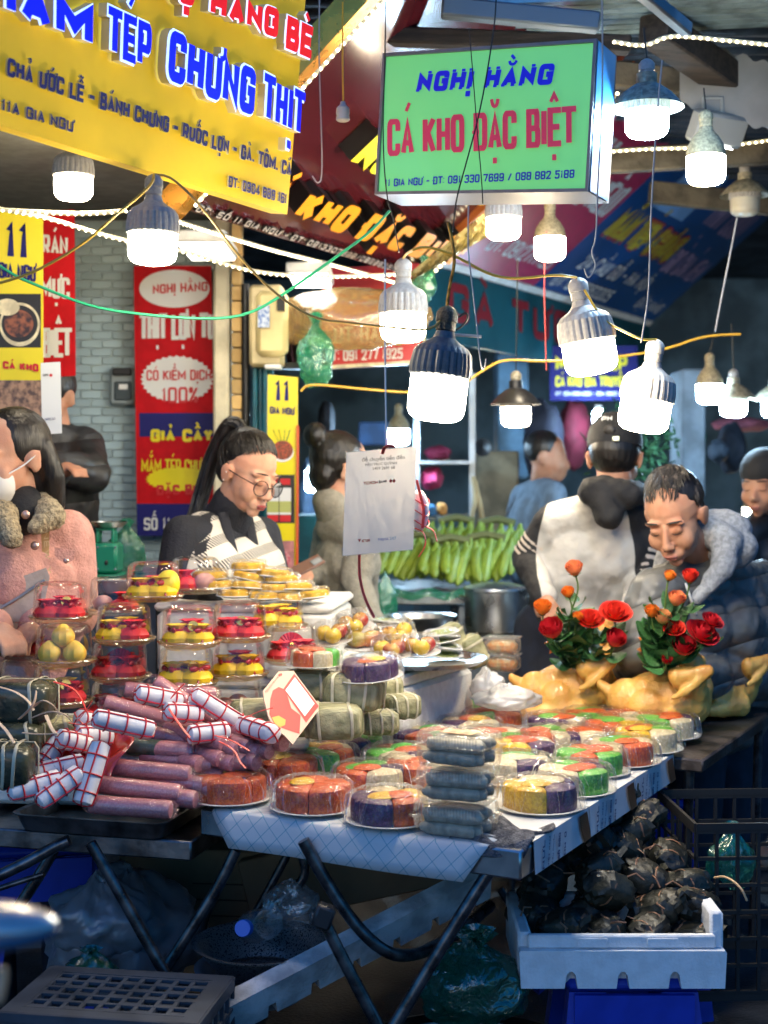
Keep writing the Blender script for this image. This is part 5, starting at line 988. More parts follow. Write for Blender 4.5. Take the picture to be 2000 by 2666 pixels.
# ---------------- payment card standing by the parcels (code and figure left out)
C10 = lambda x, y: (650+x*.1507, 1730+y*.1507)
cp = Plane(P(*C10(235, 470), 3.3), P(*C10(745, 1380), 3.2), P(*C10(690, 110), 3.42)); ct = thing('payment_card', 'tilted red and cream payment card leaning on the leaf parcels', 'card', cp.at(.5, 0))
def cpoly(pts, e, m, name, e0=None):
    mb = MB(); v = [cp.ray(*C10(*p)) for p in pts]; n = len(v)
    if e0 is None: mb.add([p+cp.n*e for p in v], [tuple(range(n))])
    else: mb.add([p+cp.n*e0 for p in v]+[p+cp.n*e for p in v], [tuple(range(n-1, -1, -1)), tuple(range(n, 2*n))]+[(k, (k+1) % n, n+(k+1) % n, n+k) for k in range(n)])
    return mb.build(name, m, ct, True, sharp=0)
m_crm = mat('card_cream', (.5, .34, .26), .5); m_cred = mat('card_red', (.42, .012, .012), .5); m_cor = mat('card_orange', (.7, .3, .02), .4)
cpoly([(235, 450), (500, 120), (760, 110), (1200, 700), (1190, 790), (745, 1380), (600, 1220), (420, 1100), (320, 880), (250, 600)], .0, m_crm, 'card', -.003)
cpoly([(580, 430), (770, 160), (1195, 720), (975, 1010)], .0006, m_cred, 'scroll'); cpoly([(615, 450), (780, 225), (1120, 680), (950, 900)], .0012, m_whib, 'blank_panel')
cpoly([(360, 590), (400, 450), (500, 390), (600, 430), (660, 560), (720, 760), (880, 880), (860, 1200), (700, 1150), (560, 1100), (420, 1020), (340, 860)], .0005, m_cred, 'red_print'); cpoly([(380, 920), (500, 890), (620, 960), (610, 1050), (520, 1090), (430, 1020)], .0011, m_cor, 'orange_print')
mb = MB(); letters(mb, 'TECHCOM', cp.ray(*C10(285, 500)), cp.ray(*C10(405, 345)), cp.ray(*C10(262, 478)), cp.n, .2, 0, .0012); mb.build('lettering', m_cred, ct, True, sharp=0); mb = MB(); letters(mb, 'BANK', cp.ray(*C10(415, 330)), cp.ray(*C10(495, 240)), cp.ray(*C10(392, 308)), cp.n, .2, 0, .0012); mb.build('lettering', m_dkp, ct, True, sharp=0)
for (cx, cyy) in ((510, 190), (540, 178)): cpoly([(cx-22, cyy), (cx, cyy-32), (cx+22, cyy), (cx, cyy+32)], .0012, m_cred, 'logo')
# ---------------- white hanging payment sheet (code left out)
C11 = lambda x, y: (750+x*.2411, 1150+y*.2411)
hp = Plane(P(*C11(590, 1232), 2.9), P(*C11(1350, 1165), 2.9), P(*C11(632, 118), 2.9)); ht = thing('payment_sheet', 'white laminated sheet with bank lettering hanging on a string before the bananas', 'payment sheet', hp.at(.5, 1))
plate_box(hp, 0, 0, 1, 1, -.001, 0).build('sheet', clear('white_laminate', (1, 1, 1), .25, .2, .3, 6, .03, milk=.97, milkc=(.82, .8, .77)), ht, True); plate_box(hp, -.012, -.012, 1.012, 1.012, -.0018, -.0012).build('lamination', m_film, ht, True)
def hl(text, bl, br, m, k=None): ftext(text, hp.ray(*C11(*bl)), hp.ray(*C11(*br)), hp.n, m, 'lettering', ht, e=.0008)
m_gry = mat('grey_print', (.03, .03, .035), .5)
hl('để chuyển tiền đến', (800, 215), (1262, 185), m_gry); hl('HẬU TRÚC QUỲNH', (835, 262), (1175, 242), m_gry); hl('1459 2691 68', (920, 305), (1155, 292), m_gry)
def hk(text, bl, br, tl, m, t=.22): mb = MB(); letters(mb, text, hp.ray(*C11(*bl)), hp.ray(*C11(*br)), hp.ray(*C11(*tl)), hp.n, t, 0, .0008); mb.build('lettering', m, ht, True, sharp=0)
hk('TECHCOM', (820, 465), (972, 452), (816, 434), m_cred); hk('BANK', (982, 450), (1070, 440), (980, 420), m_gry); hk('V', (756, 1088), (790, 1085), (754, 1046), m_cred, .3); hk('IETQR', (797, 1085), (885, 1078), (796, 1058), m_cred)
hl('napas', (975, 1066), (1085, 1060), mat('napas_blue', (.03, .1, .4), .5)); hl('247', (1098, 1060), (1168, 1056), mat('napas_teal', (.1, .35, .5), .5))
for dx in (0, 34):
    mb = MB(); c = (1110+dx, 424); mb.add([hp.ray(*C11(*q))+hp.n*.0008 for q in ((c[0]-20, c[1]+2), (c[0], c[1]-24), (c[0]+20, c[1]-2), (c[0], c[1]+22))], [(0, 1, 2, 3)]); mb.build('logo', m_cred, ht, True, sharp=0)
mb = MB(); mb.tube(smoothline([P(*C11(1020, 130), 2.89), P(*C11(1040, 60), 2.88), P(*C11(1100, 45), 2.88), P(*C11(1160, 50), 2.88)]), .004, 6, flat=.4); tag(mb.build('string_knot', mat('red_raffia', (.75, .06, .05), .4, nv=.2)), 'red string knot at the top of the hanging payment sheet', 'string')
for i, pts in enumerate((((936, 1440), (935, 1500), (950, 1560), (975, 1608)), ((1085, 1250), (1095, 1290), (1105, 1330), (1100, 1375)), ((1080, 1375), (1105, 1385), (1110, 1420), (1090, 1450)), ((1110, 1372), (1130, 1380), (1138, 1410)))): tag(MB().tube(smoothline([P(x, y, 2.96) for x, y in pts]), .0035, 6, flat=.4).build('string', mat('red_raffia', (.75, .06, .05), .4, nv=.2)), 'red plastic string trailing %s the hanging payment sheet' % ('straight down below', 'behind the upper right of', 'in a loop below the right of', 'out at the far right of')[i], 'string', 'red strings by the payment sheet')
t = thing('string_bag', 'small white net wrapped packet behind the right edge of the payment sheet', 'packet', P(1090, 1330, 2.98)); MB().ell((0, 0, 0), (.022, .015, .045), n=12, m=8).build('packet', m_wrap, t)
for k in range(3): MB().tube([(.0225*math.cos(a), .016*math.sin(a), -.025+.022*k+.008*math.sin(a*2)) for a in [i*PI/8 for i in range(17)]], .0012, 4).build('string', m_str, t)
# ================================================================ people
def cap(mb, a, b, ra, rb, n=14):
    a = Vector(a); b = Vector(b); L_ = (b-a).length; M = along(a, b); prof = [(ra*math.sin(t*PI/10), -ra*math.cos(t*PI/10)) for t in range(0, 6)]+[(rb*math.cos(t*PI/10), L_+rb*math.sin(t*PI/10)) for t in range(0, 6)]
    return mb.lathe(prof, n, M @ TR(ry=PI/2))
def chain(mb, pts, rs):
    for i in range(len(pts)-1): cap(mb, pts[i], pts[i+1], rs[i], rs[i+1])
    return mb
def fuse(mb, name, m, parent, vox=.006, smooth=4, w=True, sub=0, M=None, tex=None):
    """weld overlapping closed shapes into one continuous skin"""
    o = mb.build('tmp', m, None); r = o.modifiers.new('r', 'REMESH'); r.mode = 'VOXEL'; r.voxel_size = vox; r.use_smooth_shade = True
    s = o.modifiers.new('s', 'SMOOTH'); s.iterations = smooth; s.factor = .5
    if tex:
        tx = bpy.data.textures.new('t', 'CLOUDS'); tx.noise_scale = tex[0]; d = o.modifiers.new('d', 'DISPLACE'); d.texture = tx; d.strength = tex[1]; d.mid_level = .5; d.texture_coords = 'GLOBAL'
    dg = bpy.context.evaluated_depsgraph_get(); me = bpy.data.meshes.new_from_object(o.evaluated_get(dg)); bpy.data.objects.remove(o)
    me.materials.clear()
    for x in (m if isinstance(m, list) else [m]): me.materials.append(x)
    me.shade_smooth(); q = bpy.data.objects.new(name, me); COL.objects.link(q); q.parent = parent
    if parent is not None and w: q.matrix_parent_inverse = parent.matrix_basis.inverted()
    return q
def skin(name, c): return mat(name, c, .6, col2=(c[0]*.95, c[1]*.78, c[2]*.72), ns=22, cut=(.35, .7), sss=.1, bump=.14, bs=260, spec=.35)
m_skin = skin('skin', (.6, .35, .24)); m_skinm = skin('skin_man', (.46, .25, .16)); m_hair = mat('black_hair', (.012, .01, .009), .38, nv=.5, ns=60, bump=.4, bs=90, st=(1, 1, .15)); m_lip = mat('lips', (.36, .06, .055), .35); m_lipm = mat('lips_man', (.36, .13, .1), .4); m_brow = mat('brow_hair', (.02, .014, .012), .7); m_eyew = mat('eye_white', (.55, .52, .5), .2)
def hell(mb, Mh, c, r, rot=(0, 0, 0), n=14): return mb.ell((0, 0, 0), r, Mh @ TR(c) @ Euler(rot).to_matrix().to_4x4(), n=n, m=9)
def head_prims(mb, Mh, man=False):
    hell(mb, Mh, (0, .014, .032), (.074, .094, .086), n=20); hell(mb, Mh, (0, -.022, -.02), (.063, .068, .08), n=20); hell(mb, Mh, (0, -.026, -.068), (.045 if not man else .053, .054, .042))
    hell(mb, Mh, (0, -.07, -.097), (.021, .017, .015))
    for s in (1, -1):
        hell(mb, Mh, (s*.037, -.06, -.034), (.027, .026, .032)); hell(mb, Mh, (s*.028, -.073 if man else -.069, .026), (.03, .013, .008), (0, s*.12, 0)); hell(mb, Mh, (s*.031, -.0775, .004), (.0165, .0105, .009)); hell(mb, Mh, (s*.0115, -.1, -.037), (.0085, .011, .0075))
        hell(mb, Mh, (s*.078, .012, -.012), (.007, .019, .031), (.18, s*.2, s*-.35)); hell(mb, Mh, (s*.083, .02, .0), (.005, .012, .022), (.18, s*.2, s*-.5))
    cap(mb, Mh @ Vector((0, -.083, .014)), Mh @ Vector((0, -.106, -.028)), .0075, .0105); hell(mb, Mh, (0, -.108, -.032), (.0125, .011, .0105)); hell(mb, Mh, (0, -.074, -.068), (.034, .022, .022))
    hell(mb, Mh, (0, -.0945, -.0655), (.021, .009, .0055)); hell(mb, Mh, (0, -.092, -.0755), (.0175, .0095, .0065))
def face_parts(t, Mh, man=False, down=True):
    for s in (1, -1):
        pts = [Mh @ Vector((s*(.013+.04*k/6), -.0915-.0018*math.sin(k/6*PI)+.013*(k/6)**2+.0, .0318+.0035*math.sin(k/6*2.6)-.003*k/6)) for k in range(7)]
        MB().tube(pts, [.0015, .0026, .003, .003, .0026, .002, .0008] if man else [.001, .0018, .0022, .0022, .0018, .0014, .0006], 6).build('eyebrow', m_brow, t, True)
        pts = [Mh @ Vector((s*(.017+.029*k/6), -.0885-.0022*math.sin(k/6*PI)+.007*(k/6)**2, -.0005-.0035*math.sin(k/6*PI))) for k in range(7)]
        MB().tube(pts, [.0006, .0012, .0015, .0015, .0014, .0011, .0005], 6).build('eyelash', m_brow, t, True)
    for s in (1, -1): mb = MB(); hell(mb, Mh, (s*.0075, -.1055, -.0435), (.0035, .0035, .0016)); mb.build('nostril', mat('lip_line', (.1, .02, .02), .6), t, True)
    ml = m_lipm if man else m_lip; mb = MB(); hell(mb, Mh, (0, -.0975, -.0655), (.0195, .0068, .0042)); mb.build('upper_lip', ml, t, True); mb = MB(); hell(mb, Mh, (0, -.0955, -.0738), (.016, .0072, .0055)); mb.build('lower_lip', ml, t, True)
    MB().tube([Mh @ Vector((.021*math.sin(q), -.1035+.012*(1-math.cos(q*1.1)), -.0695-.0005*math.cos(q*2))) for q in [-1.1+2.2*i/8 for i in range(9)]], .0008, 5).build('lip_line', mat('lip_line', (.1, .02, .02), .6), t, True)
def strands(mb, Mh, c, r, ends, n, seed, rad_=.0017, top=None, spread=1.):
    rr_ = random.Random(seed); c = Vector(c)
    for k in range(n):
        a, b = ends(rr_); a = Vector(a).normalized(); b = Vector(b).normalized(); pts = []
        for i in range(7):
            d = a.lerp(b, i/6).normalized(); pts.append(Mh @ (c+Vector((d.x*r[0], d.y*r[1], d.z*r[2]))*(1+.012*rr_.random())))
        mb.tube(pts, [rad_*.4]+[rad_]*5+[rad_*.4], 4)
def hand(mb, wrist, d, up, s=1.):
    d = Vector(d).normalized(); up = Vector(up); side = d.cross(up).normalized(); up = side.cross(d); W_ = Vector(wrist)
    cap(mb, W_, W_+d*.045*s, .024*s, .026*s); 
    for k in range(4):
        o = W_+d*.07*s+side*(.027-.018*k)*s; cap(mb, W_+d*.04*s+side*(.02-.013*k)*s, o, .012*s, .0095*s); e = o+d*.028*s-up*.016*s; cap(mb, o, e, .0092*s, .0082*s); cap(mb, e, e+d*.008*s-up*.022*s, .0082*s, .0068*s)
    o = W_+d*.03*s+side*.033*s-up*.012*s; cap(mb, W_+d*.012*s+side*.015*s, o, .014*s, .011*s); cap(mb, o, o+d*.03*s-up*.008*s, .0105*s, .008*s)
def person(label, H, yaw, pitch, roll, nb, shR, shL, hip, armR, armL, m_sk, m_top, m_leg_, vox=.008, man=False, face=False, bulk=1., topname='jacket', tex=(.12, .018), hs=1., sl=.052):
    """H head centre; nb neck base; sh* shoulders; arm* = (elbow, wrist); all world points"""
    H, nb, shR, shL, hip = [Vector(v) for v in (H, nb, shR, shL, hip)]
    t = thing('person', label, 'person', (hip.x, hip.y, 0)); Mh = TR(H) @ Euler((0, 0, yaw)).to_matrix().to_4x4() @ Euler((pitch, roll, 0)).to_matrix().to_4x4() @ TR(s=hs)
    chest = (shR+shL)/2; ctr = chest.lerp(hip, .42); across = (shL-shR).normalized()
    mb = MB(); head_prims(mb, Mh, man); cap(mb, Mh @ Vector((0, .012, -.06)), nb, .052, .058); chain(mb, [shR, nb-Vector((0, 0, .05)), shL], [.045, .055, .045]); chain(mb, [chest-Vector((0, 0, .13)), ctr, hip], [.06, .07, .08])
    foot = []
    for s, arm, sh in ((-1, armR, shR), (1, armL, shL)):
        e, w_ = Vector(arm[0]), Vector(arm[1]); chain(mb, [sh, e, w_], [.045, .036, .026]); d = (w_-e); hand(mb, w_, d, (0, 0, 1) if abs(d.normalized().z) < .8 else (0, -1, .2))
        hp = hip+across*.09*s; kn = Vector((hp.x+across.x*.02*s, hp.y-.03, hip.z*.52)); an = Vector((hp.x, hp.y+.02, .09)); chain(mb, [hp, kn, an], [.075, .055, .04]); cap(mb, (an.x, an.y, .05), (an.x, an.y-.13, .04), .045, .04); foot.append((hp, kn, an))
    fuse(mb, 'body', m_sk, t, vox, 4)
    mb = MB(); b = bulk; chain(mb, [shR, nb-Vector((0, 0, .045)), shL], [.062*b, .078*b, .062*b]); chain(mb, [chest+(shR-chest)*.45-Vector((0, 0, .09)), ctr+(shR-chest)*.42, hip+(shR-chest)*.38], [.1*b, .098*b, .1*b]); chain(mb, [chest+(shL-chest)*.45-Vector((0, 0, .09)), ctr+(shL-chest)*.42, hip+(shL-chest)*.38], [.1*b, .098*b, .1*b]); chain(mb, [chest-Vector((0, 0, .1)), ctr, hip], [.12*b, .12*b, .115*b])
    for arm, sh in ((armR, shR), (armL, shL)): chain(mb, [sh, Vector(arm[0]), Vector(arm[0]).lerp(Vector(arm[1]), .93)], [sl*1.2*b, sl*b, sl*.82*b])
    fuse(mb, topname, m_top, t, vox, 5, tex=tex)
    mb = MB()
    for hp, kn, an in foot: chain(mb, [hp, kn, an+Vector((0, 0, .03))], [.1, .075, .06])
    fuse(mb, 'trousers', m_leg_, t, max(vox, .012), 3)
    if face: face_parts(t, Mh, man)
    return t, Mh
def reseat(t, Hpx, k):
    o = P(*Hpx); n = P(Hpx[0], Hpx[1], Hpx[2]*k); t.matrix_basis = Matrix.Translation(n) @ TR(s=k) @ Matrix.Translation(-o) @ t.matrix_basis
m_jean = mat('dark_jeans', (.012, .018, .035), .8, nv=.3, ns=20); m_blk2 = mat('black_cloth', (.012, .012, .014), .8, nv=.3, ns=12, bump=.3, bs=120)
# --- woman with glasses
m_knit = mat('black_knit', (.011, .012, .018), .8, bump=.4, bs=180, nv=.2)
t, Mh = person('person with a ponytail and round glasses in a black sweater and patterned vest looking down', P(648, 1232, 3.85), rad(50), rad(24), rad(4), P(590, 1365, 3.92), P(478, 1395, 3.76), P(682, 1395, 4.05), P(570, 1640, 3.98), (P(450, 1520, 3.72), P(560, 1590, 3.58)), (P(720, 1540, 3.95), P(650, 1590, 3.7)), m_skin, m_knit, m_jean, .0042, face=True, topname='sweater', tex=None, bulk=.9, hs=.9)
mb = MB(); chain(mb, [Mh @ Vector((0, .022, -.112)), P(588, 1372, 3.92)], [.058, .075]); fuse(mb, 'collar', m_knit, t, .006, 4)
mb = MB(); hell(mb, Mh, (0, .034, .05), (.078, .09, .082), n=24); hell(mb, Mh, (.0, .06, -.01), (.066, .055, .06)); fuse(mb, 'hair', m_hair, t, .005, 3)
mb = MB(); strands(mb, Mh, (0, .026, .044), (.08, .096, .087), lambda r: (lambda f: ((math.sin(f), -math.cos(f), r.uniform(.56, .74)-.65*(abs(f)/1.6)**1.4), (r.uniform(-.12, .12), .75, .8)))(r.uniform(-1.75, 1.75)), 280, 3, .0011); strands(mb, Mh, (0, .035, .03), (.078, .09, .09), lambda r: ((r.choice((-1, 1)), r.uniform(-.3, .5), r.uniform(-.5, .1)), (0, .8, .7)), 70, 4); mb.build('hair_strands', m_hair, t, True)
pt0 = Mh @ Vector((0, .1, .115))
tail = [Mh @ Vector((0, .085, .1)), Mh @ Vector((0, .112, .115)), Mh @ Vector((-.012, .14, .105)), P(553, 1190, 3.93), P(535, 1250, 3.93), P(518, 1310, 3.93), P(500, 1365, 3.9)]
mb = MB(); mb.tube(smoothline(tail, 2), [.016+.008*math.sin(min(1, i/9)*PI/2)-.024*max(0, (i-12)/14) for i in range(len(smoothline(tail, 2)))], 12)
rr_ = random.Random(5)
for k in range(60):
    o = Vector((rr_.uniform(-.022, .022), rr_.uniform(-.024, .024), rr_.uniform(-.012, .012))); mb.tube(smoothline([tail[0]+o*.3]+[q+o for q in tail[1:-1]]+[tail[-1]+o*.8+Vector((0, 0, rr_.uniform(-.03, .02)))], 1), .0017, 4)
mb.build('ponytail', m_hair, t, True); MB().lathe([(.014, -.012), (.021, -.006), (.021, .006), (.014, .012)], 14, along(tail[0], tail[1]) @ TR(ry=PI/2)).build('hair_tie', m_black, t, True)
m_gls = mat('glasses_frame', (.015, .013, .018), .25)
for s in (1, -1):
    c = Mh @ Vector((s*.034, -.099, -.006)); Mg = Mh @ TR((s*.034, -.101, -.008)) @ Euler((PI/2-.12, 0, s*.16)).to_matrix().to_4x4()
    MB().tube([Mg @ Vector((.0255*math.cos(q), .0235*math.sin(q), 0)) for q in [2*PI*i/24 for i in range(25)]], .0016, 6).build('glasses_rim', m_gls, t, True); MB().lathe([(0, 0), (.0245, 0)], 20, Mg @ Matrix.Diagonal((1, .93, 1, 1)), closed=False).build('lens', clear('lens_glass', (.97, .98, 1), .5, .03, 0, 1, .04), t, True)
    MB().tube([Mh @ Vector((s*.058, -.092, 0)), Mh @ Vector((s*.076, -.05, .003)), Mh @ Vector((s*.083, .008, .004))], .0016, 6).build('glasses_arm', m_gls, t, True)
MB().tube([Mh @ Vector((-.009, -.107, -.004)), Mh @ Vector((0, -.112, .0)), Mh @ Vector((.009, -.107, -.004))], .0016, 6).build('glasses_bridge', m_gls, t, True)
for z in (-.03, -.004): mb = MB(); hell(mb, Mh, (-.0885, .004, z), (.0022,)*3, n=8); mb.build('earring', mat('pearl', (.8, .78, .75), .2), t, True)
# vest: knitted panels with a dogtooth pattern
m_vest = bpy.data.materials.new('patterned_vest'); m_vest.use_nodes = True; n_ = m_vest.node_tree.nodes; L_ = m_vest.node_tree.links; b_ = n_['Principled BSDF']; b_.inputs['Roughness'].default_value = .9
tc = n_.new('ShaderNodeTexCoord'); mp = n_.new('ShaderNodeMapping'); mp.inputs['Rotation'].default_value = (.1, .5, .5); L_.new(tc.outputs['Object'], mp.inputs[0]); ws = []
for ax_, sc_, th in (('X', 7.5, .42), ('Z', 6.5, .42)):
    w_ = n_.new('ShaderNodeSeparateXYZ'); L_.new(mp.outputs[0], w_.inputs[0]); m1 = n_.new('ShaderNodeMath'); m1.operation = 'MULTIPLY'; m1.inputs[1].default_value = sc_*2.2; L_.new(w_.outputs[ax_], m1.inputs[0]); f1 = n_.new('ShaderNodeMath'); f1.operation = 'FRACT'; L_.new(m1.outputs[0], f1.inputs[0]); c1 = n_.new('ShaderNodeMath'); c1.operation = 'GREATER_THAN'; c1.inputs[1].default_value = th; L_.new(f1.outputs[0], c1.inputs[0]); ws.append(c1)
w2 = n_.new('ShaderNodeTexWave'); w2.inputs['Scale'].default_value = 42; w2.bands_direction = 'DIAGONAL'; L_.new(tc.outputs['Object'], w2.inputs[0]); g2 = n_.new('ShaderNodeMath'); g2.operation = 'GREATER_THAN'; g2.inputs[1].default_value = .5; L_.new(w2.outputs[0], g2.inputs[0])
sm = n_.new('ShaderNodeMath'); sm.operation = 'ADD'; L_.new(ws[0].outputs[0], sm.inputs[0]); L_.new(ws[1].outputs[0], sm.inputs[1]); hf = n_.new('ShaderNodeMath'); hf.operation = 'MULTIPLY'; hf.inputs[1].default_value = .5; L_.new(sm.outputs[0], hf.inputs[0]); cmp = n_.new('ShaderNodeMath'); cmp.operation = 'GREATER_THAN'; mr_ = n_.new('ShaderNodeMapRange'); mr_.inputs[3].default_value = .25; mr_.inputs[4].default_value = .75; L_.new(g2.outputs[0], mr_.inputs[0]); L_.new(hf.outputs[0], cmp.inputs[0]); L_.new(mr_.outputs[0], cmp.inputs[1])
mc = n_.new('ShaderNodeMix'); mc.data_type = 'RGBA'; mc.inputs[6].default_value = (.014, .014, .018, 1); mc.inputs[7].default_value = (.6, .55, .46, 1); L_.new(cmp.outputs[0], mc.inputs[0]); L_.new(mc.outputs[2], b_.inputs['Base Color'])
shr, shl, hp_ = P(478, 1395, 3.76), P(682, 1395, 4.05), P(570, 1640, 3.98); ch = (shr+shl)/2; nb_ = P(590, 1365, 3.92); fw_ = Vector((.6, -.8, 0))
mb = MB()
for s in (.6, -.5): chain(mb, [nb_+(shr-ch)*s*.95+Vector((0, 0, -.03)), ch+(shr-ch)*s+fw_*.03-Vector((0, 0, .1)), ch.lerp(hp_, .5)+(shr-ch)*s*.9+fw_*.03, hp_+(shr-ch)*s*.8+fw_*.03], [.066, .107, .115, .115])
chain(mb, [ch.lerp(hp_, .42)+fw_*.05, hp_+fw_*.04], [.12, .12]); fuse(mb, 'vest', m_vest, t, .006, 4)
for s in (.3, -.26): MB().tube(smoothline([nb_+(shr-ch)*s*1.1+fw_*.05+Vector((0, 0, .03)), ch+(shr-ch)*s*.95+fw_*.13-Vector((0, 0, .09)), ch+fw_*.16+(shr-ch)*.06-Vector((0, 0, .22))], 2), .016, 8, flat=.6).build('rib_trim', m_knit, t, True)
reseat(t, (648, 1232, 3.85), 1.14)
# --- man on the right in a padded jacket
m_puff = mat('grey_padded_nylon', (.12, .122, .12), .42, nv=.15, ns=7, bump=.25, bs=18)
def quilt(M_, sc, strength, rot):
    n = M_.node_tree.nodes; L = M_.node_tree.links; b = n['Principled BSDF']; tc = n.new('ShaderNodeTexCoord'); mp = n.new('ShaderNodeMapping'); mp.inputs['Rotation'].default_value = rot; L.new(tc.outputs['Object'], mp.inputs[0]); w = n.new('ShaderNodeTexWave'); w.bands_direction = 'Z'; w.inputs['Scale'].default_value = sc; w.inputs['Distortion'].default_value = 1.5; w.inputs['Detail'].default_value = 1.; L.new(mp.outputs[0], w.inputs[0]); pw = n.new('ShaderNodeMath'); pw.operation = 'POWER'; pw.inputs[1].default_value = .35; L.new(w.outputs[0], pw.inputs[0]); bp = n.new('ShaderNodeBump'); bp.inputs['Strength'].default_value = strength; bp.inputs['Distance'].default_value = .02; L.new(pw.outputs[0], bp.inputs['Height'])
    old = b.inputs['Normal'].links
    if old: L.new(old[0].from_socket, bp.inputs['Normal'])
    L.new(bp.outputs[0], b.inputs['Normal'])
quilt(m_puff, 3.6, .8, (.3, .35, 0))
t, Mh = person('person with short thinning hair in a grey padded jacket leaning over the chickens', P(1756, 1345, 3.72), rad(-32), rad(30), rad(-5), P(1815, 1462, 3.9), P(1715, 1560, 3.76), P(1985, 1540, 4.1), P(1860, 1850, 4.3), (P(1668, 1690, 3.7), P(1650, 1740, 3.86)), (P(1985, 1760, 3.95), P(1800, 1760, 3.72)), m_skinm, m_puff, m_jean, .0045, man=True, face=True, bulk=1.25, tex=(.09, .03), sl=.058, hs=.97)
mb = MB(); hell(mb, Mh, (0, .03, .045), (.0785, .0905, .083), n=24); hell(mb, Mh, (0, .062, -.0), (.068, .052, .068)); fuse(mb, 'hair', m_hair, t, .005, 3)
mb = MB(); m_hairg = mat('greying_hair', (.022, .018, .015), .4, col2=(.1, .08, .065), ns=45, cut=(.38, .42))
strands(mb, Mh, (0, .028, .045), (.081, .095, .089), lambda r: ((lambda x, y: ((x, y, 1.1), (x*1.2+r.uniform(-.35, .35), y-.6+r.uniform(-.2, .2), .95+r.uniform(-.25, .1))))(r.uniform(-.7, .7), r.uniform(-.3, .6))), 260, 9, .0013); strands(mb, Mh, (0, .03, .035), (.079, .092, .085), lambda r: ((lambda s, y: ((s, y, .75), (s*1.1, y-.1, -.15)))(r.choice((-1, 1)), r.uniform(-.35, .9))), 170, 10, .0012)
strands(mb, Mh, (0, .02, .04), (.08, .1, .089), lambda r: ((lambda x: ((x, -.5, .9), (x*1.1+r.uniform(-.25, .25), -1., .68+r.uniform(-.15, .15))))(r.uniform(-.75, .75))), 45, 12, .001); mb.build('hair_strands', m_hairg, t, True)
m_hood = mat('grey_marl', (.3, .31, .33), .9, nv=.25, ns=80, bump=.3, bs=200)
mb = MB(); chain(mb, [Mh @ Vector(q) for q in ((.03, .1, -.1), (.1, .06, -.12), (.095, -.01, -.165), (.03, -.085, -.215))], [.05, .044, .032, .018]); chain(mb, [Mh @ Vector(q) for q in ((.03, .1, -.1), (-.06, .075, -.125), (-.085, .0, -.17), (-.01, -.085, -.215))], [.05, .036, .024, .016]); hell(mb, Mh, (.05, .135, -.13), (.105, .05, .07), (.4, 0, 0)); hell(mb, Mh, (.09, .1, -.17), (.08, .06, .06)); fuse(mb, 'hood', m_hood, t, .007, 4, tex=(.05, .014))
for s in (-.018, .02): MB().tube(smoothline([Mh @ Vector((s, -.1, -.15)), Mh @ Vector((s*1.4, -.115, -.19)), Mh @ Vector((s*1.2, -.1, -.25))]), .0035, 6).build('drawstring', m_white, t, True)
reseat(t, (1742, 1338, 3.72), 1.15)
# --- man in the cap, from behind
m_rag = bpy.data.materials.new('raglan_sweatshirt'); m_rag.use_nodes = True
def zones(M_, center, nrm, base, other, radius=None, r=.85):
    """two coloured cloth: 'other' outside an upright oval panel given in object space"""
    n = M_.node_tree.nodes; L = M_.node_tree.links; b = n['Principled BSDF']; b.inputs['Roughness'].default_value = r; tc = n.new('ShaderNodeTexCoord'); mp = n.new('ShaderNodeMapping'); mp.vector_type = 'TEXTURE'; mp.inputs[1].default_value = center; mp.inputs[2].default_value = nrm; mp.inputs[3].default_value = radius; L.new(tc.outputs['Object'], mp.inputs[0]); ln = n.new('ShaderNodeVectorMath'); ln.operation = 'LENGTH'; L.new(mp.outputs[0], ln.inputs[0]); g = n.new('ShaderNodeMath'); g.operation = 'GREATER_THAN'; g.inputs[1].default_value = 1; L.new(ln.outputs['Value'], g.inputs[0])
    t_ = n.new('ShaderNodeTexNoise'); t_.inputs['Scale'].default_value = 9; L.new(tc.outputs['Object'], t_.inputs[0]); cr = n.new('ShaderNodeValToRGB'); cr.color_ramp.elements[0].color = (*[c*.45 for c in base], 1); cr.color_ramp.elements[0].position = .3; cr.color_ramp.elements[1].color = (*base, 1); cr.color_ramp.elements[1].position = .5; L.new(t_.outputs[0], cr.inputs[0]); m = n.new('ShaderNodeMix'); m.data_type = 'RGBA'; L.new(cr.outputs[0], m.inputs[6]); m.inputs[7].default_value = (*other, 1); L.new(g.outputs[0], m.inputs[0]); L.new(m.outputs[2], b.inputs['Base Color'])
    t2 = n.new('ShaderNodeTexNoise'); t2.inputs['Scale'].default_value = 22; bp = n.new('ShaderNodeBump'); bp.inputs['Strength'].default_value = .35; bp.inputs['Distance'].default_value = .03; L.new(tc.outputs['Object'], t2.inputs[0]); L.new(t2.outputs[0], bp.inputs['Height']); L.new(bp.outputs[0], b.inputs['Normal'])
hp3 = P(1500, 1640, 4.5)
zones(m_rag, P(1528, 1490, 4.35), (0, 0, 0), (.52, .5, .46), (.016, .016, .018), (.152, .4, .32))
t, Mh = person('person seen from behind in a black cap and a pale sweatshirt with black sleeves', P(1602, 1192, 4.4), rad(164), rad(10), 0, P(1585, 1290, 4.42), P(1690, 1358, 4.46), P(1435, 1365, 4.46), P(1490, 1640, 4.5), (P(1672, 1510, 4.42), P(1645, 1610, 4.22)), (P(1372, 1455, 4.5), P(1420, 1560, 4.3)), m_skinm, m_rag, m_jean, .006, man=True, bulk=1.02, topname='sweatshirt', tex=(.1, .02), sl=.05)
mb = MB(); hell(mb, Mh, (0, .03, .02), (.079, .09, .085), n=20); fuse(mb, 'hair', m_hair, t, .006, 3)
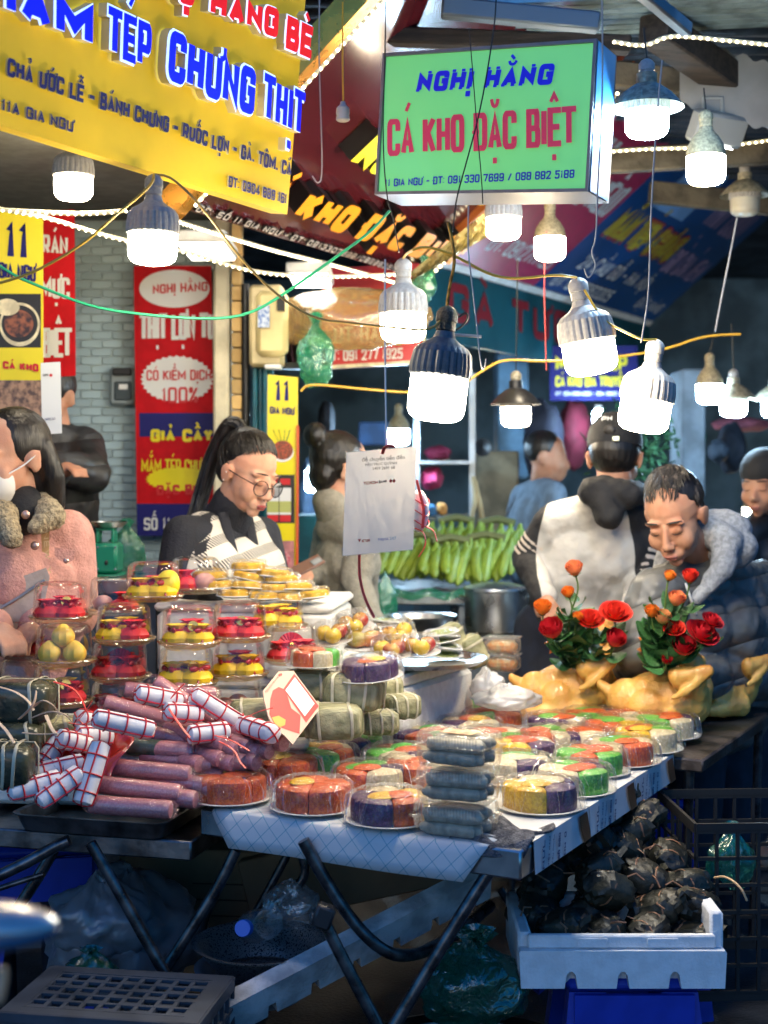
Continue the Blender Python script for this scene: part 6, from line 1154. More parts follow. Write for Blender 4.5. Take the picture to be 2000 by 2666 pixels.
mb = MB(); mb.ell((0, 0, 0), (.086, .104, .092), Mh @ TR((0, .018, .05)), n=28, m=14, fn=lambda v: Vector((v.x, v.y, max(v.z, -.22)))); mb.build('cap', m_blk2, t, True)
mb = MB(); mb.grid(lambda u, v: Mh @ Vector(((u-.5)*.14, -.085-.07*v*(1-2.2*(u-.5)**2), .036-.012*v)), 8, 4); solidify(mb.build('cap_visor', m_blk2, t, True), .004)
mb = MB(); mb.ell((0, 0, 0), (.02, .006, .017), Mh @ TR((.004, .119, .062), rx=-.25), n=12, m=6); mb.build('cap_opening', m_hair, t, True); mb = MB(); mb.box((-.011, -.003, -.008), (.011, .003, .008), Mh @ TR((-.016, .1235, .036), rz=.1), bev=.002); mb.build('cap_buckle', mat('brass', (.6, .5, .3), .3, m=1), t, True)
mb = MB(); o_ = Mh @ Vector((.03, .108, .092)); x_ = (Mh.to_3x3() @ Vector((-1, .22, 0))).normalized(); u_ = (Mh.to_3x3() @ Vector((0, -.35, 1))).normalized(); letters(mb, 'PH', o_, o_+x_*.034, o_+u_*.016, (x_.cross(u_))*(-1 if x_.cross(u_).y > 0 else 1), .16, .001, .0035); mb.build('lettering', m_white, t, True, sharp=0)
mb = MB(); chain(mb, [Mh @ Vector((.075, .02, -.12)), Mh @ Vector((.05, .11, -.12)), Mh @ Vector((-.05, .11, -.13)), Mh @ Vector((-.085, .02, -.12))], [.03, .045, .045, .032]); chain(mb, [Mh @ Vector((.02, .1, -.13)), Mh @ Vector((0, .13, -.2))], [.06, .045]); fuse(mb, 'hood', m_blk2, t, .007, 4, tex=(.05, .018))
for (e, w_, k0) in ((P(1372, 1455, 4.5), P(1435, 1365, 4.46), 4), (P(1672, 1510, 4.42), P(1690, 1358, 4.46), 4)):
    for k in range(k0): q = e.lerp(w_, .06+.13*k); q2 = e.lerp(w_, .13+.13*k); cap2 = MB().tube([q, q.lerp(q2, .5), q2], [.0535, .0555, .0545], 20, caps=False); cap2.build('sleeve_stripe', m_off if False else mat('pale_stripe', (.55, .47, .4), .8), t, True)
reseat(t, (1602, 1192, 4.4), 1.12)
# --- woman with a bun, from behind
m_sw = mat('grey_sweater', (.27, .25, .2), .9, nv=.12, ns=60, bump=.4, bs=140)
t, Mh = person('person with a black hair bun in a grey sweater seen from behind', P(890, 1222, 4.7), rad(112), rad(12), 0, P(880, 1335, 4.72), P(945, 1400, 4.6), P(858, 1395, 4.82), P(890, 1640, 4.75), (P(925, 1520, 4.55), P(975, 1625, 4.45)), (P(838, 1500, 4.8), P(800, 1500, 4.55)), m_skin, m_sw, m_jean, .007, topname='sweater', tex=(.08, .02), bulk=.95)
mb = MB(); hell(mb, Mh, (0, .026, .035), (.082, .096, .092), n=20); hell(mb, Mh, (0, .06, -.03), (.07, .05, .06)); hell(mb, Mh, (0, .115, .09), (.045, .04, .045)); fuse(mb, 'hair', m_hair, t, .006, 3, tex=(.02, .006))
mb = MB(); chain(mb, [Mh @ Vector((0, .02, -.11)), P(880, 1345, 4.72)], [.06, .072]); fuse(mb, 'collar', m_sw, t, .007, 3)
reseat(t, (890, 1222, 4.7), 1.1)
th_ = thing('phone', 'smartphone held by the bun haired person over the yellow plates', 'phone', P(790, 1478, 4.75)); Mph = TR(P(790, 1478, 4.75), rz=.3, rx=.35, ry=-.45); MB().box((-.07, -.035, -.004), (.07, .035, .004), Mph, bev=.003).build('body', mat('phone_brown', (.2, .1, .07), .3), th_, True); MB().box((.03, -.028, .0042), (.065, .01, .007), Mph, bev=.002).build('camera_bump', mat('phone_glass', (.3, .32, .33), .1), th_, True)
# --- masked woman at the left edge
m_pinkc = mat('pink_wool', (.58, .29, .235), .95, nv=.12, ns=30, bump=.5, bs=140); m_sherpa = mat('sherpa', (.36, .29, .18), .95, nv=.35, ns=90, bump=1., bs=150)
t, Mh = person('person in a white face mask and pink wool jacket at the left edge', P(18, 1192, 3.5), rad(-34), rad(10), 0, P(60, 1330, 3.58), P(-95, 1420, 3.5), P(168, 1400, 3.6), P(70, 1720, 3.6), (P(-120, 1600, 3.45), P(-20, 1640, 3.3)), (P(190, 1600, 3.62), P(90, 1640, 3.4)), m_skin, m_pinkc, m_jean, .006, face=True, bulk=1.05, tex=(.1, .012), sl=.058)
mb = MB(); hell(mb, Mh, (0, .028, .035), (.084, .095, .09), n=20); chain(mb, [Mh @ Vector((.062, .055, .02)), Mh @ Vector((.072, .07, -.06)), Mh @ Vector((.07, .075, -.13))], [.03, .03, .02]); chain(mb, [Mh @ Vector((-.07, .02, .01)), Mh @ Vector((-.085, .03, -.06)), Mh @ Vector((-.08, .045, -.125))], [.03, .034, .022]); hell(mb, Mh, (0, .07, -.05), (.08, .05, .09)); fuse(mb, 'hair', m_hair, t, .006, 3)
mb = MB(); mb.ell((0, 0, 0), (.066, .062, .056), Mh @ TR((0, -.052, -.055)), n=24, m=14, fn=lambda v: Vector((v.x, min(v.y, .1), v.z))*(1+.03*math.sin(v.z*14))); mb.build('face_mask', mat('mask_white', (.72, .7, .66), .75, nv=.05), t, True)
MB().tube(smoothline([Mh @ Vector((.06, -.06, -.03)), Mh @ Vector((.076, -.02, -.015)), Mh @ Vector((.085, .012, .005))]), .002, 5).build('mask_loop', m_white, t, True)
mb = MB(); chain(mb, [Mh @ Vector((.0, .06, -.14)), P(92, 1310, 3.55), P(128, 1345, 3.46), P(88, 1372, 3.42)], [.03, .04, .036, .02]); chain(mb, [Mh @ Vector((-.02, .05, -.15)), P(-5, 1345, 3.42), P(25, 1400, 3.38)], [.03, .04, .028]); fuse(mb, 'collar', m_sherpa, t, .006, 2, tex=(.009, .012))
mb = MB(); chain(mb, [Mh @ Vector((0, .0, -.1)), P(55, 1330, 3.5)], [.056, .062]); fuse(mb, 'neck_warmer', m_blk2, t, .007, 3)
for (x, y) in ((62, 1340), (86, 1421)): mb = MB(); mb.ell(P(x, y, 3.43), (.011, .006, .011), n=12, m=6); mb.build('button', mat('rose_button', (.55, .36, .3), .25, m=.7), t, True)
reseat(t, (18, 1192, 3.5), 1.1); t.location.x += .005
MB().grid(lambda u, v: P(142+52*u, 1424+10*u+v*(22+14*math.sin(u*PI)), 3.795+.012*u), 8, 4).build('pocket_flap', m_pinkc, t, True); mb = MB(); mb.ell(P(172, 1460, 3.78), (.008, .005, .008), n=10, m=6); mb.build('button', mat('rose_button', (.55, .36, .3), .25, m=.7), t, True)
bg_ = thing('shoulder_bag', 'cream shoulder bag with a lettered strap across the pink jacket', 'bag', P(40, 1560, 3.84)); MB().grid(lambda u, v: P(106+24*u+(6-10*u)*v, 1350+150*v, 3.815+.03*math.sin(v*2)), 3, 12).build('strap', mat('tan_strap', (.62, .4, .18), .6), bg_, True)
mb = MB(); letters(mb, 'NEW Y', P(113, 1385, 3.8), P(122, 1495, 3.8), P(127, 1383, 3.8), Vector((0, -1, 0)), .16, 0, .004); mb.build('lettering', mat('strap_print', (.7, .52, .28), .5), bg_, True, sharp=0)
mb = MB(); mb.hull([P(x, y, Y_) for Y_ in (3.78, 3.84) for x, y in ((-60, 1610), (-40, 1560), (60, 1500), (120, 1478), (130, 1500), (118, 1560), (60, 1640), (-60, 1680))]); mb.build('body', mat('cream_leather', (.5, .4, .32), .45, nv=.1, ns=30, bump=.2), bg_, True, sharp=20); MB().tube([P(-10, 1590, 3.775), P(60, 1548, 3.775), P(116, 1510, 3.775)], .004, 6).build('zip', m_gal, bg_, True)
# --- others
m_bj = mat('black_padded', (.014, .015, .018), .45, nv=.3, ns=10, bump=.3, bs=14); quilt(m_bj, 3., .5, (0, .2, 0))
t, Mh = person('person in a black padded jacket with folded arms behind the small payment sheet', P(128, 1035, 4.75), rad(-20), rad(10), 0, P(140, 1120, 4.78), P(70, 1175, 4.72), P(212, 1168, 4.8), P(150, 1500, 4.85), (P(60, 1260, 4.6), P(150, 1230, 4.5)), (P(235, 1235, 4.68), P(128, 1215, 4.52)), m_skinm, m_bj, m_blk2, .009, man=True, bulk=1.15, tex=(.1, .025), sl=.058)
mb = MB(); hell(mb, Mh, (0, .02, .04), (.082, .1, .088)); fuse(mb, 'hair', m_hair, t, .009, 2); mb = MB(); cap(mb, P(112, 1166, 4.44), P(122, 1176, 4.44), .03, .028); fuse(mb, 'glove', mat('white_glove', (.65, .65, .65), .7), t, .009, 3)
m_gh = mat('blue_grey_hoodie', (.1, .14, .19), .9, nv=.2, ns=20)
t, Mh = person('person in a blue grey hoodie standing far behind the bananas', P(1425, 1190, 6.6), rad(75), rad(8), 0, P(1412, 1255, 6.65), P(1445, 1290, 6.45), P(1360, 1292, 6.8), P(1400, 1480, 6.6), (P(1440, 1380, 6.4), P(1450, 1450, 6.3)), (P(1335, 1390, 6.75), P(1350, 1440, 6.5)), m_skinm, m_gh, m_jean, .011, man=True)
mb = MB(); hell(mb, Mh, (0, .025, .04), (.08, .094, .086)); fuse(mb, 'hair', m_hair, t, .01, 2)
t, Mh = person('person in a black knitted hat and dark jacket at the right edge', P(1985, 1262, 5.4), rad(-35), rad(12), 0, P(1995, 1340, 5.45), P(1950, 1390, 5.35), P(2080, 1390, 5.5), P(2010, 1640, 5.5), (P(1935, 1480, 5.3), P(1960, 1560, 5.2)), (P(2100, 1480, 5.5), P(2080, 1560, 5.4)), m_skinm, m_bj, m_jean, .01, man=True, face=True)
mb = MB(); hell(mb, Mh, (0, .02, .05), (.088, .105, .09)); hell(mb, Mh, (0, .07, -.02), (.075, .05, .08)); fuse(mb, 'hat', m_blk2, t, .009, 2)
# ================================================================ chickens with roses
m_chk = mat('boiled_chicken', (.8, .47, .11), .38, col2=(.62, .3, .06), ns=9, sss=.2, bump=.3, bs=260, coat=.3, spec=.5); m_comb = mat('comb_orange', (.6, .17, .015), .4, sss=.2); m_chd = mat('chicken_head', (.33, .12, .04), .45, nv=.3, ns=30, sss=.1)
def chicken(label, M, head=True):
    t = thing('chicken', label, 'boiled chicken', M=M, group='boiled chickens'); mb = MB(); E = lambda c, r, rot=(0, 0, 0): mb.ell((0, 0, 0), r, TR(c) @ Euler(rot).to_matrix().to_4x4(), n=18, m=12)
    E((0, 0, .07), (.125, .078, .067)); E((.06, 0, .078), (.075, .073, .068)); E((-.09, 0, .07), (.065, .06, .05)); E((.02, 0, .105), (.09, .03, .038)); cap(mb, (-.13, 0, .08), (-.17, 0, .105), .024, .01)
    for s in (1, -1):
        E((-.04, s*.058, .055), (.06, .034, .05)); chain(mb, [(.02, s*.07, .035), (-.09, s*.078, .03), (-.15, s*.07, .028)], [.03, .02, .014]); chain(mb, [(.09, s*.05, .1), (.03, s*.088, .135)], [.03, .022]); chain(mb, [(.03, s*.088, .135), (.115, s*.098, .15)], [.02, .0145]); chain(mb, [(.115, s*.098, .15), (.055, s*.104, .105), (.02, s*.1, .09)], [.014, .012, .006]); E((.07, s*.08, .125), (.045, .012, .025))
    if head: chain(mb, [(.1, 0, .1), (.085, 0, .155), (.03, .0, .195)], [.038, .028, .021])
    fuse(mb, 'body', m_chk, t, .0042, 2, w=False, tex=(.024, .007))
    if head:
        mb = MB(); mb.ell((0, 0, 0), (.03, .0185, .02), TR((-.005, 0, .205), ry=.5), n=14, m=9); cap(mb, (.0, 0, .215), (.012, 0, .245), .011, .004); cap(mb, (.0, 0, .2), (.035, 0, .192), .02, .022); fuse(mb, 'head', m_chd, t, .004, 2, w=False)
        pts = [(.0, .225), (-.012, .25), (-.014, .232), (-.032, .25), (-.03, .226), (-.052, .236), (-.045, .212), (-.066, .212), (-.052, .194), (-.07, .184), (-.05, .176), (-.055, .16), (-.03, .17), (-.015, .19)]
        mb = MB(); mb.prism(pts, -.0035, .0035, Matrix(((1, 0, 0, 0), (0, 0, 1, 0), (0, 1, 0, 0), (0, 0, 0, 1)))); mb.build('comb', m_comb, t); mb = MB(); mb.ell((.012, -.01, .185), (.02, .006, .012), n=10, m=7); mb.build('wattle', m_comb, t)
    return t
def put(px, py, z): return Pz(px, py, z)
chicken('boiled chicken on the left with red and orange roses in its beak', TR(Vector((P(1478, 0, 4.28).x, 4.28, .745)), rz=.05, s=(1.0, 1.0, 1.3)))
chicken('boiled chicken in front on the right with red roses in its beak', TR(Vector((P(1725, 0, 4.14).x, 4.14, .742)), rz=-.12, s=(1.06, 1.05, 1.3)))
chicken('boiled chicken behind between the two with folded wings showing', TR(Vector((P(1640, 0, 4.6).x, 4.6, .8)), rz=1.1, s=(1.15, 1.15, 1.3)), False); chicken('boiled chicken at the back right with its wings up', TR(Vector((P(1925, 0, 4.75).x, 4.75, .82)), rz=.7, s=(1., 1., 1.25)), False); chicken('boiled chicken at the right behind the front one', TR(Vector((P(1880, 0, 4.4).x, 4.4, .745)), rz=.5, s=(.95, .95, 1.2)), False)
ck = thing('severed_claw', 'orange chicken foot curling out at the left of the chickens', 'chicken foot', P(1290, 1845, 4.2)); mb = MB(); chain(mb, [P(1345, 1848, 4.2), P(1290, 1840, 4.2), P(1262, 1825, 4.2)], [.014, .014, .017])
for a in ((1245, 1805), (1255, 1798), (1268, 1800)): chain(mb, [P(1262, 1825, 4.2), P(*a, 4.18), P(a[0]+14, a[1]+8, 4.17)], [.01, .008, .004])
fuse(mb, 'foot', m_comb, ck, .004, 2)
def petal_col(name, c, c2): return mat(name, c, .6, col2=c2, ns=30, sss=.15, cut=(.4, .65))
RCOL = {'r': petal_col('red_petal', (.62, .012, .018), (.45, .006, .02)), 'o': petal_col('orange_petal', (.75, .04, .012), (.55, .014, .012)), 'y': petal_col('yellow_petal', (.78, .3, .02), (.72, .12, .015)), 'p': petal_col('pink_petal', (.7, .09, .09), (.75, .3, .08)), 'k': petal_col('peach_petal', (.72, .25, .12), (.65, .3, .1))}
m_rleaf = mat('rose_leaf', (.05, .15, .045), .35, nv=.4, ns=14, bump=.3, bs=40, rv=.25); m_stem = mat('rose_stem', (.08, .14, .03), .5)
RO = {}
def rose_mesh(open_):
    mb = MB(); layers = [(5, .3, .95), (5, .55, .85), (5, .8, .7), (5, 1., .55)] if open_ else [(4, .38, 1.1), (4, .58, 1.05), (5, .75, .9)]
    for li, (n, rr_, hh) in enumerate(layers):
        for k in range(n):
            a0 = 2*PI*k/n+li*.7
            def fn(u, v, a0=a0, rr_=rr_, hh=hh, li=li, n=n):
                a = a0+(u-.5)*2*PI/n*1.5; fl = .25+.75*math.sin(min(1., v*1.15)*PI/2); cup = 1-.12*(2*u-1)**2; r = rr_*fl*cup+(.16 if open_ else .05)*max(0, v-.7)*li; z = hh*v*1.15*(1-.18*(2*u-1)**2)-.1*max(0, v-.75)*li
                return (r*math.cos(a), r*math.sin(a), z)
            mb.grid(fn, 5, 5)
    return mb
def rose(label, px, py, Y, col, d, base, open_=False, seed=0):
    r = random.Random(seed+int(px)); c = P(px, py, Y); base = Vector(base); t = thing('rose', label, 'rose', M=TR(c), group=None); s = d/2*PM(Y); axis = (c-base).normalized()*.6+Vector((r.uniform(-.3, .3), -.35, .5)); q = axis.to_track_quat('Z', 'Y').to_matrix().to_4x4(); c0 = -axis.normalized()*s*.5
    key = open_
    if key not in RO: RO[key] = rose_mesh(open_).build('bloom', RCOL['r'], None); RO[key].hide_render = False; me = RO[key].data; bpy.data.objects.remove(RO[key]); RO[key] = me
    me = RO[key].copy(); me.materials.clear(); me.materials.append(RCOL[col]); o = bpy.data.objects.new('bloom', me); COL.objects.link(o); o.parent = t; o.matrix_basis = Matrix.Translation(c0) @ q @ Matrix.Diagonal((s*1.05, s*1.05, s*1.05, 1))
    mb = MB()
    for k in range(5): a = k*1.257; mb.add([(0, 0, 0), (.35*math.cos(a-.4), .35*math.sin(a-.4), .1), (.7*math.cos(a), .7*math.sin(a), .3), (.35*math.cos(a+.4), .35*math.sin(a+.4), .1)], [(0, 1, 2, 3)], Matrix.Translation(c0) @ q @ Matrix.Diagonal((s, s, s, 1)))
    mb.ell((0, 0, 0), (.28, .28, .2), Matrix.Translation(c0) @ q @ Matrix.Diagonal((s, s, s, 1)), n=8, m=6); mb.build('sepals', m_stem, t)
    st_ = smoothline([c0, c0*2+Vector((r.uniform(-.01, .01), 0, -.03)), (base-c)*.55+Vector((r.uniform(-.02, .02), r.uniform(-.01, .02), .01)), base-c], 2); MB().tube(st_, .0028, 6).build('stem', m_stem, t)
    for k in range(r.randint(10, 13)):
        f = st_[min(len(st_)-1, int(len(st_)*r.uniform(.3, .97)**.7))]; a = r.uniform(0, 6.28); dr = Vector((math.cos(a), math.sin(a)*.7-.35, r.uniform(-.1, .6))).normalized(); L_ = r.uniform(.05, .085)
        if 'leaf' not in RO: RO['leaf'] = MB().grid(lambda u, v: (v, (u-.5)*.72*math.sin(PI*min(1, v*.93+.04))**.8, .12*abs(u-.5)+.1*math.sin(v*3)-.22*v*v), 4, 8).build('leaf', m_rleaf, t); o = RO['leaf']
        else: o = bpy.data.objects.new('leaf', RO['leaf'].data); COL.objects.link(o); o.parent = t
        y_ = dr.cross(Vector((r.uniform(-.5, .5), -.5, .8))).normalized(); o.matrix_basis = basis(f, dr, y_, dr.cross(y_)) @ Matrix.Diagonal((L_, L_, L_, 1))
    return t
B1 = P(1490, 1728, 4.22); B2 = P(1730, 1722, 4.1)
for (lb, x, y, c, d, o) in (('highest pink and yellow rose of the left bunch', 1496, 1484, 'p', 46, 0), ('small yellow orange rosebud below the highest left rose', 1480, 1545, 'y', 34, 0), ('orange rose at the far left of the left bunch', 1413, 1586, 'y', 46, 0), ('large dark red rose at the lower left of the left bunch', 1439, 1642, 'r', 62, 0), ('open orange red rose in the centre of the left bunch', 1537, 1611, 'o', 58, 1), ('large open scarlet rose at the right of the left bunch', 1603, 1593, 'o', 68, 1), ('small orange bud between the left roses', 1503, 1608, 'y', 28, 0), ('red rose at the lower right of the left bunch', 1600, 1667, 'r', 54, 0)): rose(lb, x, y, 4.12, c, d*(1.12 if o else 1.3), B1, bool(o), 1)
for (lb, x, y, c, d, o) in (('narrow yellow bud at the top left of the right bunch', 1743, 1502, 'y', 32, 0), ('orange rose at the top of the right bunch', 1797, 1504, 'o', 42, 0), ('pink red rose below the top of the right bunch', 1761, 1563, 'p', 46, 0), ('yellow orange rose at the left of the right bunch', 1698, 1595, 'y', 38, 0), ('pale peach rose at the left of the right bunch', 1725, 1611, 'k', 44, 0), ('orange red rose in the middle of the right bunch', 1756, 1635, 'o', 46, 1), ('largest open red rose of the right bunch', 1829, 1647, 'r', 72, 1), ('dark red rose at the right of the right bunch', 1856, 1615, 'r', 48, 1), ('red rose lowest in the right bunch', 1779, 1687, 'r', 60, 0), ('small dark red bud under the right bunch', 1736, 1718, 'r', 28, 0)): rose(lb, x, y, 4.02, c, d*(1.12 if o else 1.3), B2, bool(o), 2)
# ================================================================ behind the stall
m_ban = mat('green_banana', (.24, .32, .03), .5, col2=(.11, .2, .02), ns=8, bump=.15, rv=.15); m_banst = mat('banana_stalk', (.1, .12, .04), .7)
bt_ = thing('banana_table', 'steel table carrying the green bananas', 'table', P(1090, 1700, 6.0)); ztop = P(0, 1536, 6.).z
MB().box((P(960, 0, 6).x, 5.8, ztop-.045), (P(1225, 0, 6).x, 6.6, ztop), bev=.006).build('tabletop', m_ss, bt_, True)
for x in (985, 1205):
    for y in (5.85, 6.5): MB().box((P(x, 0, 5.85).x-.02, y-.02, 0), (P(x, 0, 5.85).x+.02, y+.02, ztop-.046), bev=.004).build('leg', m_gal, bt_, True)
MB().box((P(985, 0, 5.85).x, 5.84, .45), (P(1205, 0, 5.85).x, 5.86, .49)).build('rail', m_gal, bt_, True)
def banana_mesh():
    pts = [(0, 0, 0), (.004, 0, .03), (.022, 0, .065), (.052, 0, .105), (.085, 0, .128), (.095, 0, .133)]; pts = smoothline(pts, 1); n = len(pts); return MB().tube(pts, [.007]+[.014]+[.0225]*(n-5)+[.019, .01, .005], 9)
BAN = None
def bunch(label, px, py, Y, n, rz, rows=2, s=1.12):
    n = max(6, n-1)
    global BAN
    t = thing('banana_bunch', label, 'bananas', M=TR(P(px, py, Y), rz=rz, s=s), group='bunches of green bananas'); MB().tube([(-.012*n, .05, .17), (0, .06, .185), (.012*n, .05, .17)], .016, 7).build('stalk', m_banst, t)
    for r in range(rows):
        for k in range(n):
            if BAN is None: BAN = banana_mesh().build('banana', m_ban, t); o = BAN
            else: o = bpy.data.objects.new('banana', BAN.data); COL.objects.link(o); o.parent = t
            x = (k-(n-1)/2)*.036; o.matrix_basis = TR((x*1.05, .035-.045*r, .17-.02*r)) @ Euler((PI-.1-.35*r+R.uniform(-.1, .1), x*2.4+R.uniform(-.1, .1), -PI/2+x*2.2+R.uniform(-.35, .35))).to_matrix().to_4x4() @ TR(s=(1-.05*r)*R.uniform(.82, 1.1))
for (lb, x, y, Y, n, rz) in (('bunch of green bananas at the left behind the payment sheet', 1000, 1525, 5.9, 5, .1), ('large bunch of green bananas in the middle', 1090, 1520, 5.95, 8, -.1), ('bunch of green bananas right of the middle', 1180, 1530, 5.9, 7, .15), ('bunch of green bananas near the steel pot', 1265, 1520, 6.0, 7, -.1), ('bunch of green bananas heaped at the back left', 1060, 1475, 6.25, 8, .3), ('bunch of green bananas heaped at the back right', 1290, 1475, 6.3, 7, -.2), ('bunch of green bananas heaped at the back middle', 1190, 1470, 6.3, 7, 0)): bunch(lb, x, y, Y, n, rz)
MB2 = MB(); b2 = thing('crate_stand', 'low stand behind the steel pot under the right bananas', 'stand', P(1290, 1700, 6.3)); MB2.box((P(1226, 0, 6.2).x, 5.95, 0), (P(1360, 0, 6.2).x, 6.7, ztop-.01), bev=.01); MB2.build('body', m_dark, b2, True)
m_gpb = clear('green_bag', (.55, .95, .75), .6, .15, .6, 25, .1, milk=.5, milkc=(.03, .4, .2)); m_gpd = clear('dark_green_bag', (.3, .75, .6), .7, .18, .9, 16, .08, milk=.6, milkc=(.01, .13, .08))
def bag(label, px, py, Y, rx, rz_, m, knot=True, seed=0, name='plastic_bag', ry=None):
    t = thing(name, label, 'plastic bag', M=TR(P(px, py, Y))); a = rx*PM(Y); b = rz_*PM(Y); c = ry or a*.7
    def fn(v): n_ = mnoise.noise(v*1.7+Vector((seed, 0, 0))); f = mnoise.noise(v*4.5+Vector((0, seed, 0))); q = v*(1+.26*n_+.14*f+.05*mnoise.noise(v*11)); pinch = max(0, v.z-.35)/.65; return Vector((q.x*(1-.75*pinch), q.y*(1-.75*pinch), q.z))
    mb = MB(); mb.ell((0, 0, 0), (a, c, b), n=48, m=32, fn=fn); mb.build('body', m, t, sharp=70)
    if knot:
        mb = MB()
        for k in range(7): aa = k*.9+seed; mb.grid(lambda u, v, aa=aa: ((u-.5)*a*.3*math.cos(aa)*(1+v)+a*.25*v*math.cos(aa+1), (u-.5)*a*.3*math.sin(aa)*(1+v)+a*.2*v*math.sin(aa+1), b*(.9+.35*v+.05*math.sin(u*5))), 3, 3)
        mb.build('knot', m, t)
    return t
tag(MB().grid(lambda u, v: P(960+u*330, 1536+v*22+6*math.sin(u*23), 5.78-.02*math.sin(u*17)), 30, 3).build('plastic_sheet', m_gpb), 'green plastic sheet under the bananas hanging over the table edge', 'plastic sheet')
bag('green plastic bag hanging below the banana table beside the bun haired person', 1000, 1570, 5.6, 36, 75, m_gpb, False, 3)
pot = thing('cooking_pot', 'large stainless steel pot behind the man in the cap', 'pot', P(1292, 1640, 5.6)); r_ = 82*PM(5.6); h_ = P(0, 1525, 5.6).z-P(0, 1640, 5.6).z
MB().lathe([(r_*.92, 0), (r_, .02), (r_, h_*.88), (r_*1.04, h_*.9), (r_*1.04, h_*.93), (r_*.97, h_*.93), (r_*.95, .03), (0, .02)], 40, closed=False).build('body', m_ss, pot); MB().lathe([(r_*1.06, h_*.935), (r_*1.05, h_*.97), (r_*.5, h_*1.06), (0, h_*1.08)], 40, closed=False).build('lid', m_ss, pot)
for s in (1, -1): MB().tube([(s*r_, -.05, h_*.72), (s*r_*1.15, -.03, h_*.74), (s*r_*1.15, .03, h_*.74), (s*r_, .05, h_*.72)], .008, 7).build('handle', m_ss, pot)
cs = thing('gas_counter', 'dark steel counter under the cooking pot and basin', 'counter', P(1250, 1800, 5.5)); MB().box((P(1000, 0, 5.4).x, 5.15, P(0, 1668, 5.4).z), (P(1420, 0, 5.4).x, 5.95, P(0, 1641, 5.6).z-.002), bev=.006).build('top', m_ssd, cs, True); MB().box((P(1010, 0, 5.4).x, 5.2, 0), (P(1410, 0, 5.4).x, 5.9, P(0, 1670, 5.4).z-.03)).build('body', m_dark, cs, True)
bs_ = thing('basin', 'shallow steel basin left of the cooking pot', 'basin', P(1095, 1640, 5.2)); MB().lathe([(.1, 0), (.125, .05), (.135, .055), (.12, .05), (.095, .008), (0, .006)], 36, closed=False).build('bowl', m_ss, bs_)
for k, z in enumerate((1745, 1700)):
    t = thing('food_tub', ('lower', 'upper')[k]+' clear tub of orange pickles behind the left roses', 'food tub', M=TR(P(1308, z, 4.4), rz=-.3), group='tubs of pickles'); MB().box((-.052, -.04, 0), (.052, .04, .045), bev=.008).build('tub', clear('tub_clear', (.97, .97, .97), .6, .08, .2, 50, .06, milk=.12), t); MB().box((-.056, -.044, .046), (.056, .044, .052), bev=.003).build('lid', clear('tub_clear', (.97, .97, .97), .6), t)
    MB().box((-.045, -.033, .003), (.045, .033, .038), bev=.012).build('pickles', mat('orange_pickles', (.62, .22, .03), .4, col2=(.6, .5, .25), ns=45, bump=.8, bs=60), t)
m_wbag = clear('white_bag', (.95, .95, .95), .5, .25, .8, 18, .1, milk=.6)
for (lb, x, y, Y, rx, rz_) in (('crumpled white plastic bags left of the chickens', 1320, 1815, 4.05, 85, 36), ('crumpled white plastic bag against the styrofoam lid', 1270, 1790, 4.1, 42, 55)): bag(lb, x, y, Y, rx, rz_, m_wbag, False, x)
for (lb, x, y) in (('leaf roll in clear film standing behind the fruit tray', 1232, 1695), ('leaf roll in clear film right of the fruit tray', 1180, 1665)): parcel(lb, TR(P(x, y, 4.3), rz=.3, ry=1.2), .1, .075, .07, ties=2, grp='leaf rolls behind the tray')
# counter with scale and jars, left behind
ct_ = thing('shop_counter', 'steel shop counter behind the pink jacket with a scale on it', 'counter', P(260, 1800, 4.5)); zc = P(0, 1503, 4.5).z; MB().box((-1.6, 4.42, zc-.05), (P(420, 0, 4.5).x, 5.0, zc), bev=.006).build('top', m_ss, ct_, True); MB().box((-1.6, 4.47, 0), (P(410, 0, 4.5).x, 4.95, zc-.052)).build('body', m_dark, ct_, True)
m_grn = mat('scale_green', (.012, .24, .14), .35); sc_ = thing('weighing_scale', 'green kitchen scale with a steel dish on the back counter', 'scale', P(277, 1502, 4.55)); Y = 4.55
def bx2(x0, y0, x1, y1, Y0, Y1, bev=.006): return MB().box((P(x0, 0, Y).x, Y0, P(0, y1, Y).z), (P(x1, 0, Y).x, Y1, P(0, y0, Y).z), bev=bev)
bx2(243, 1413, 312, 1492, 4.5, 4.62, .01).build('body', m_grn, sc_, True); bx2(239, 1493, 316, 1502, 4.48, 4.64, .004).build('base', m_grn, sc_, True)
for a in ((252, 1380, 260, 1413), (292, 1380, 300, 1413), (252, 1372, 300, 1381)): bx2(*a, 4.53, 4.59, .003).build('bracket', m_grn, sc_, True)
MB().lathe([(.0, 0), (.045, 0), (.062, .016), (.064, .016), (.046, -.002), (0, -.002)], 32, TR(P(282, 1371, 4.56))).build('dish', m_ss, sc_, True)
mb = MB(); mb.ell(P(277, 1465, 4.498), (.006, .004, .008), n=10, m=6); mb.build('dial_pin', m_black, sc_, True)
for (x, y) in ((255, 1425), (300, 1425), (255, 1482), (300, 1482)): mb = MB(); mb.ell(P(x, y, 4.499), (.004, .003, .004), n=8, m=5); mb.build('screw', m_gal, sc_, True)
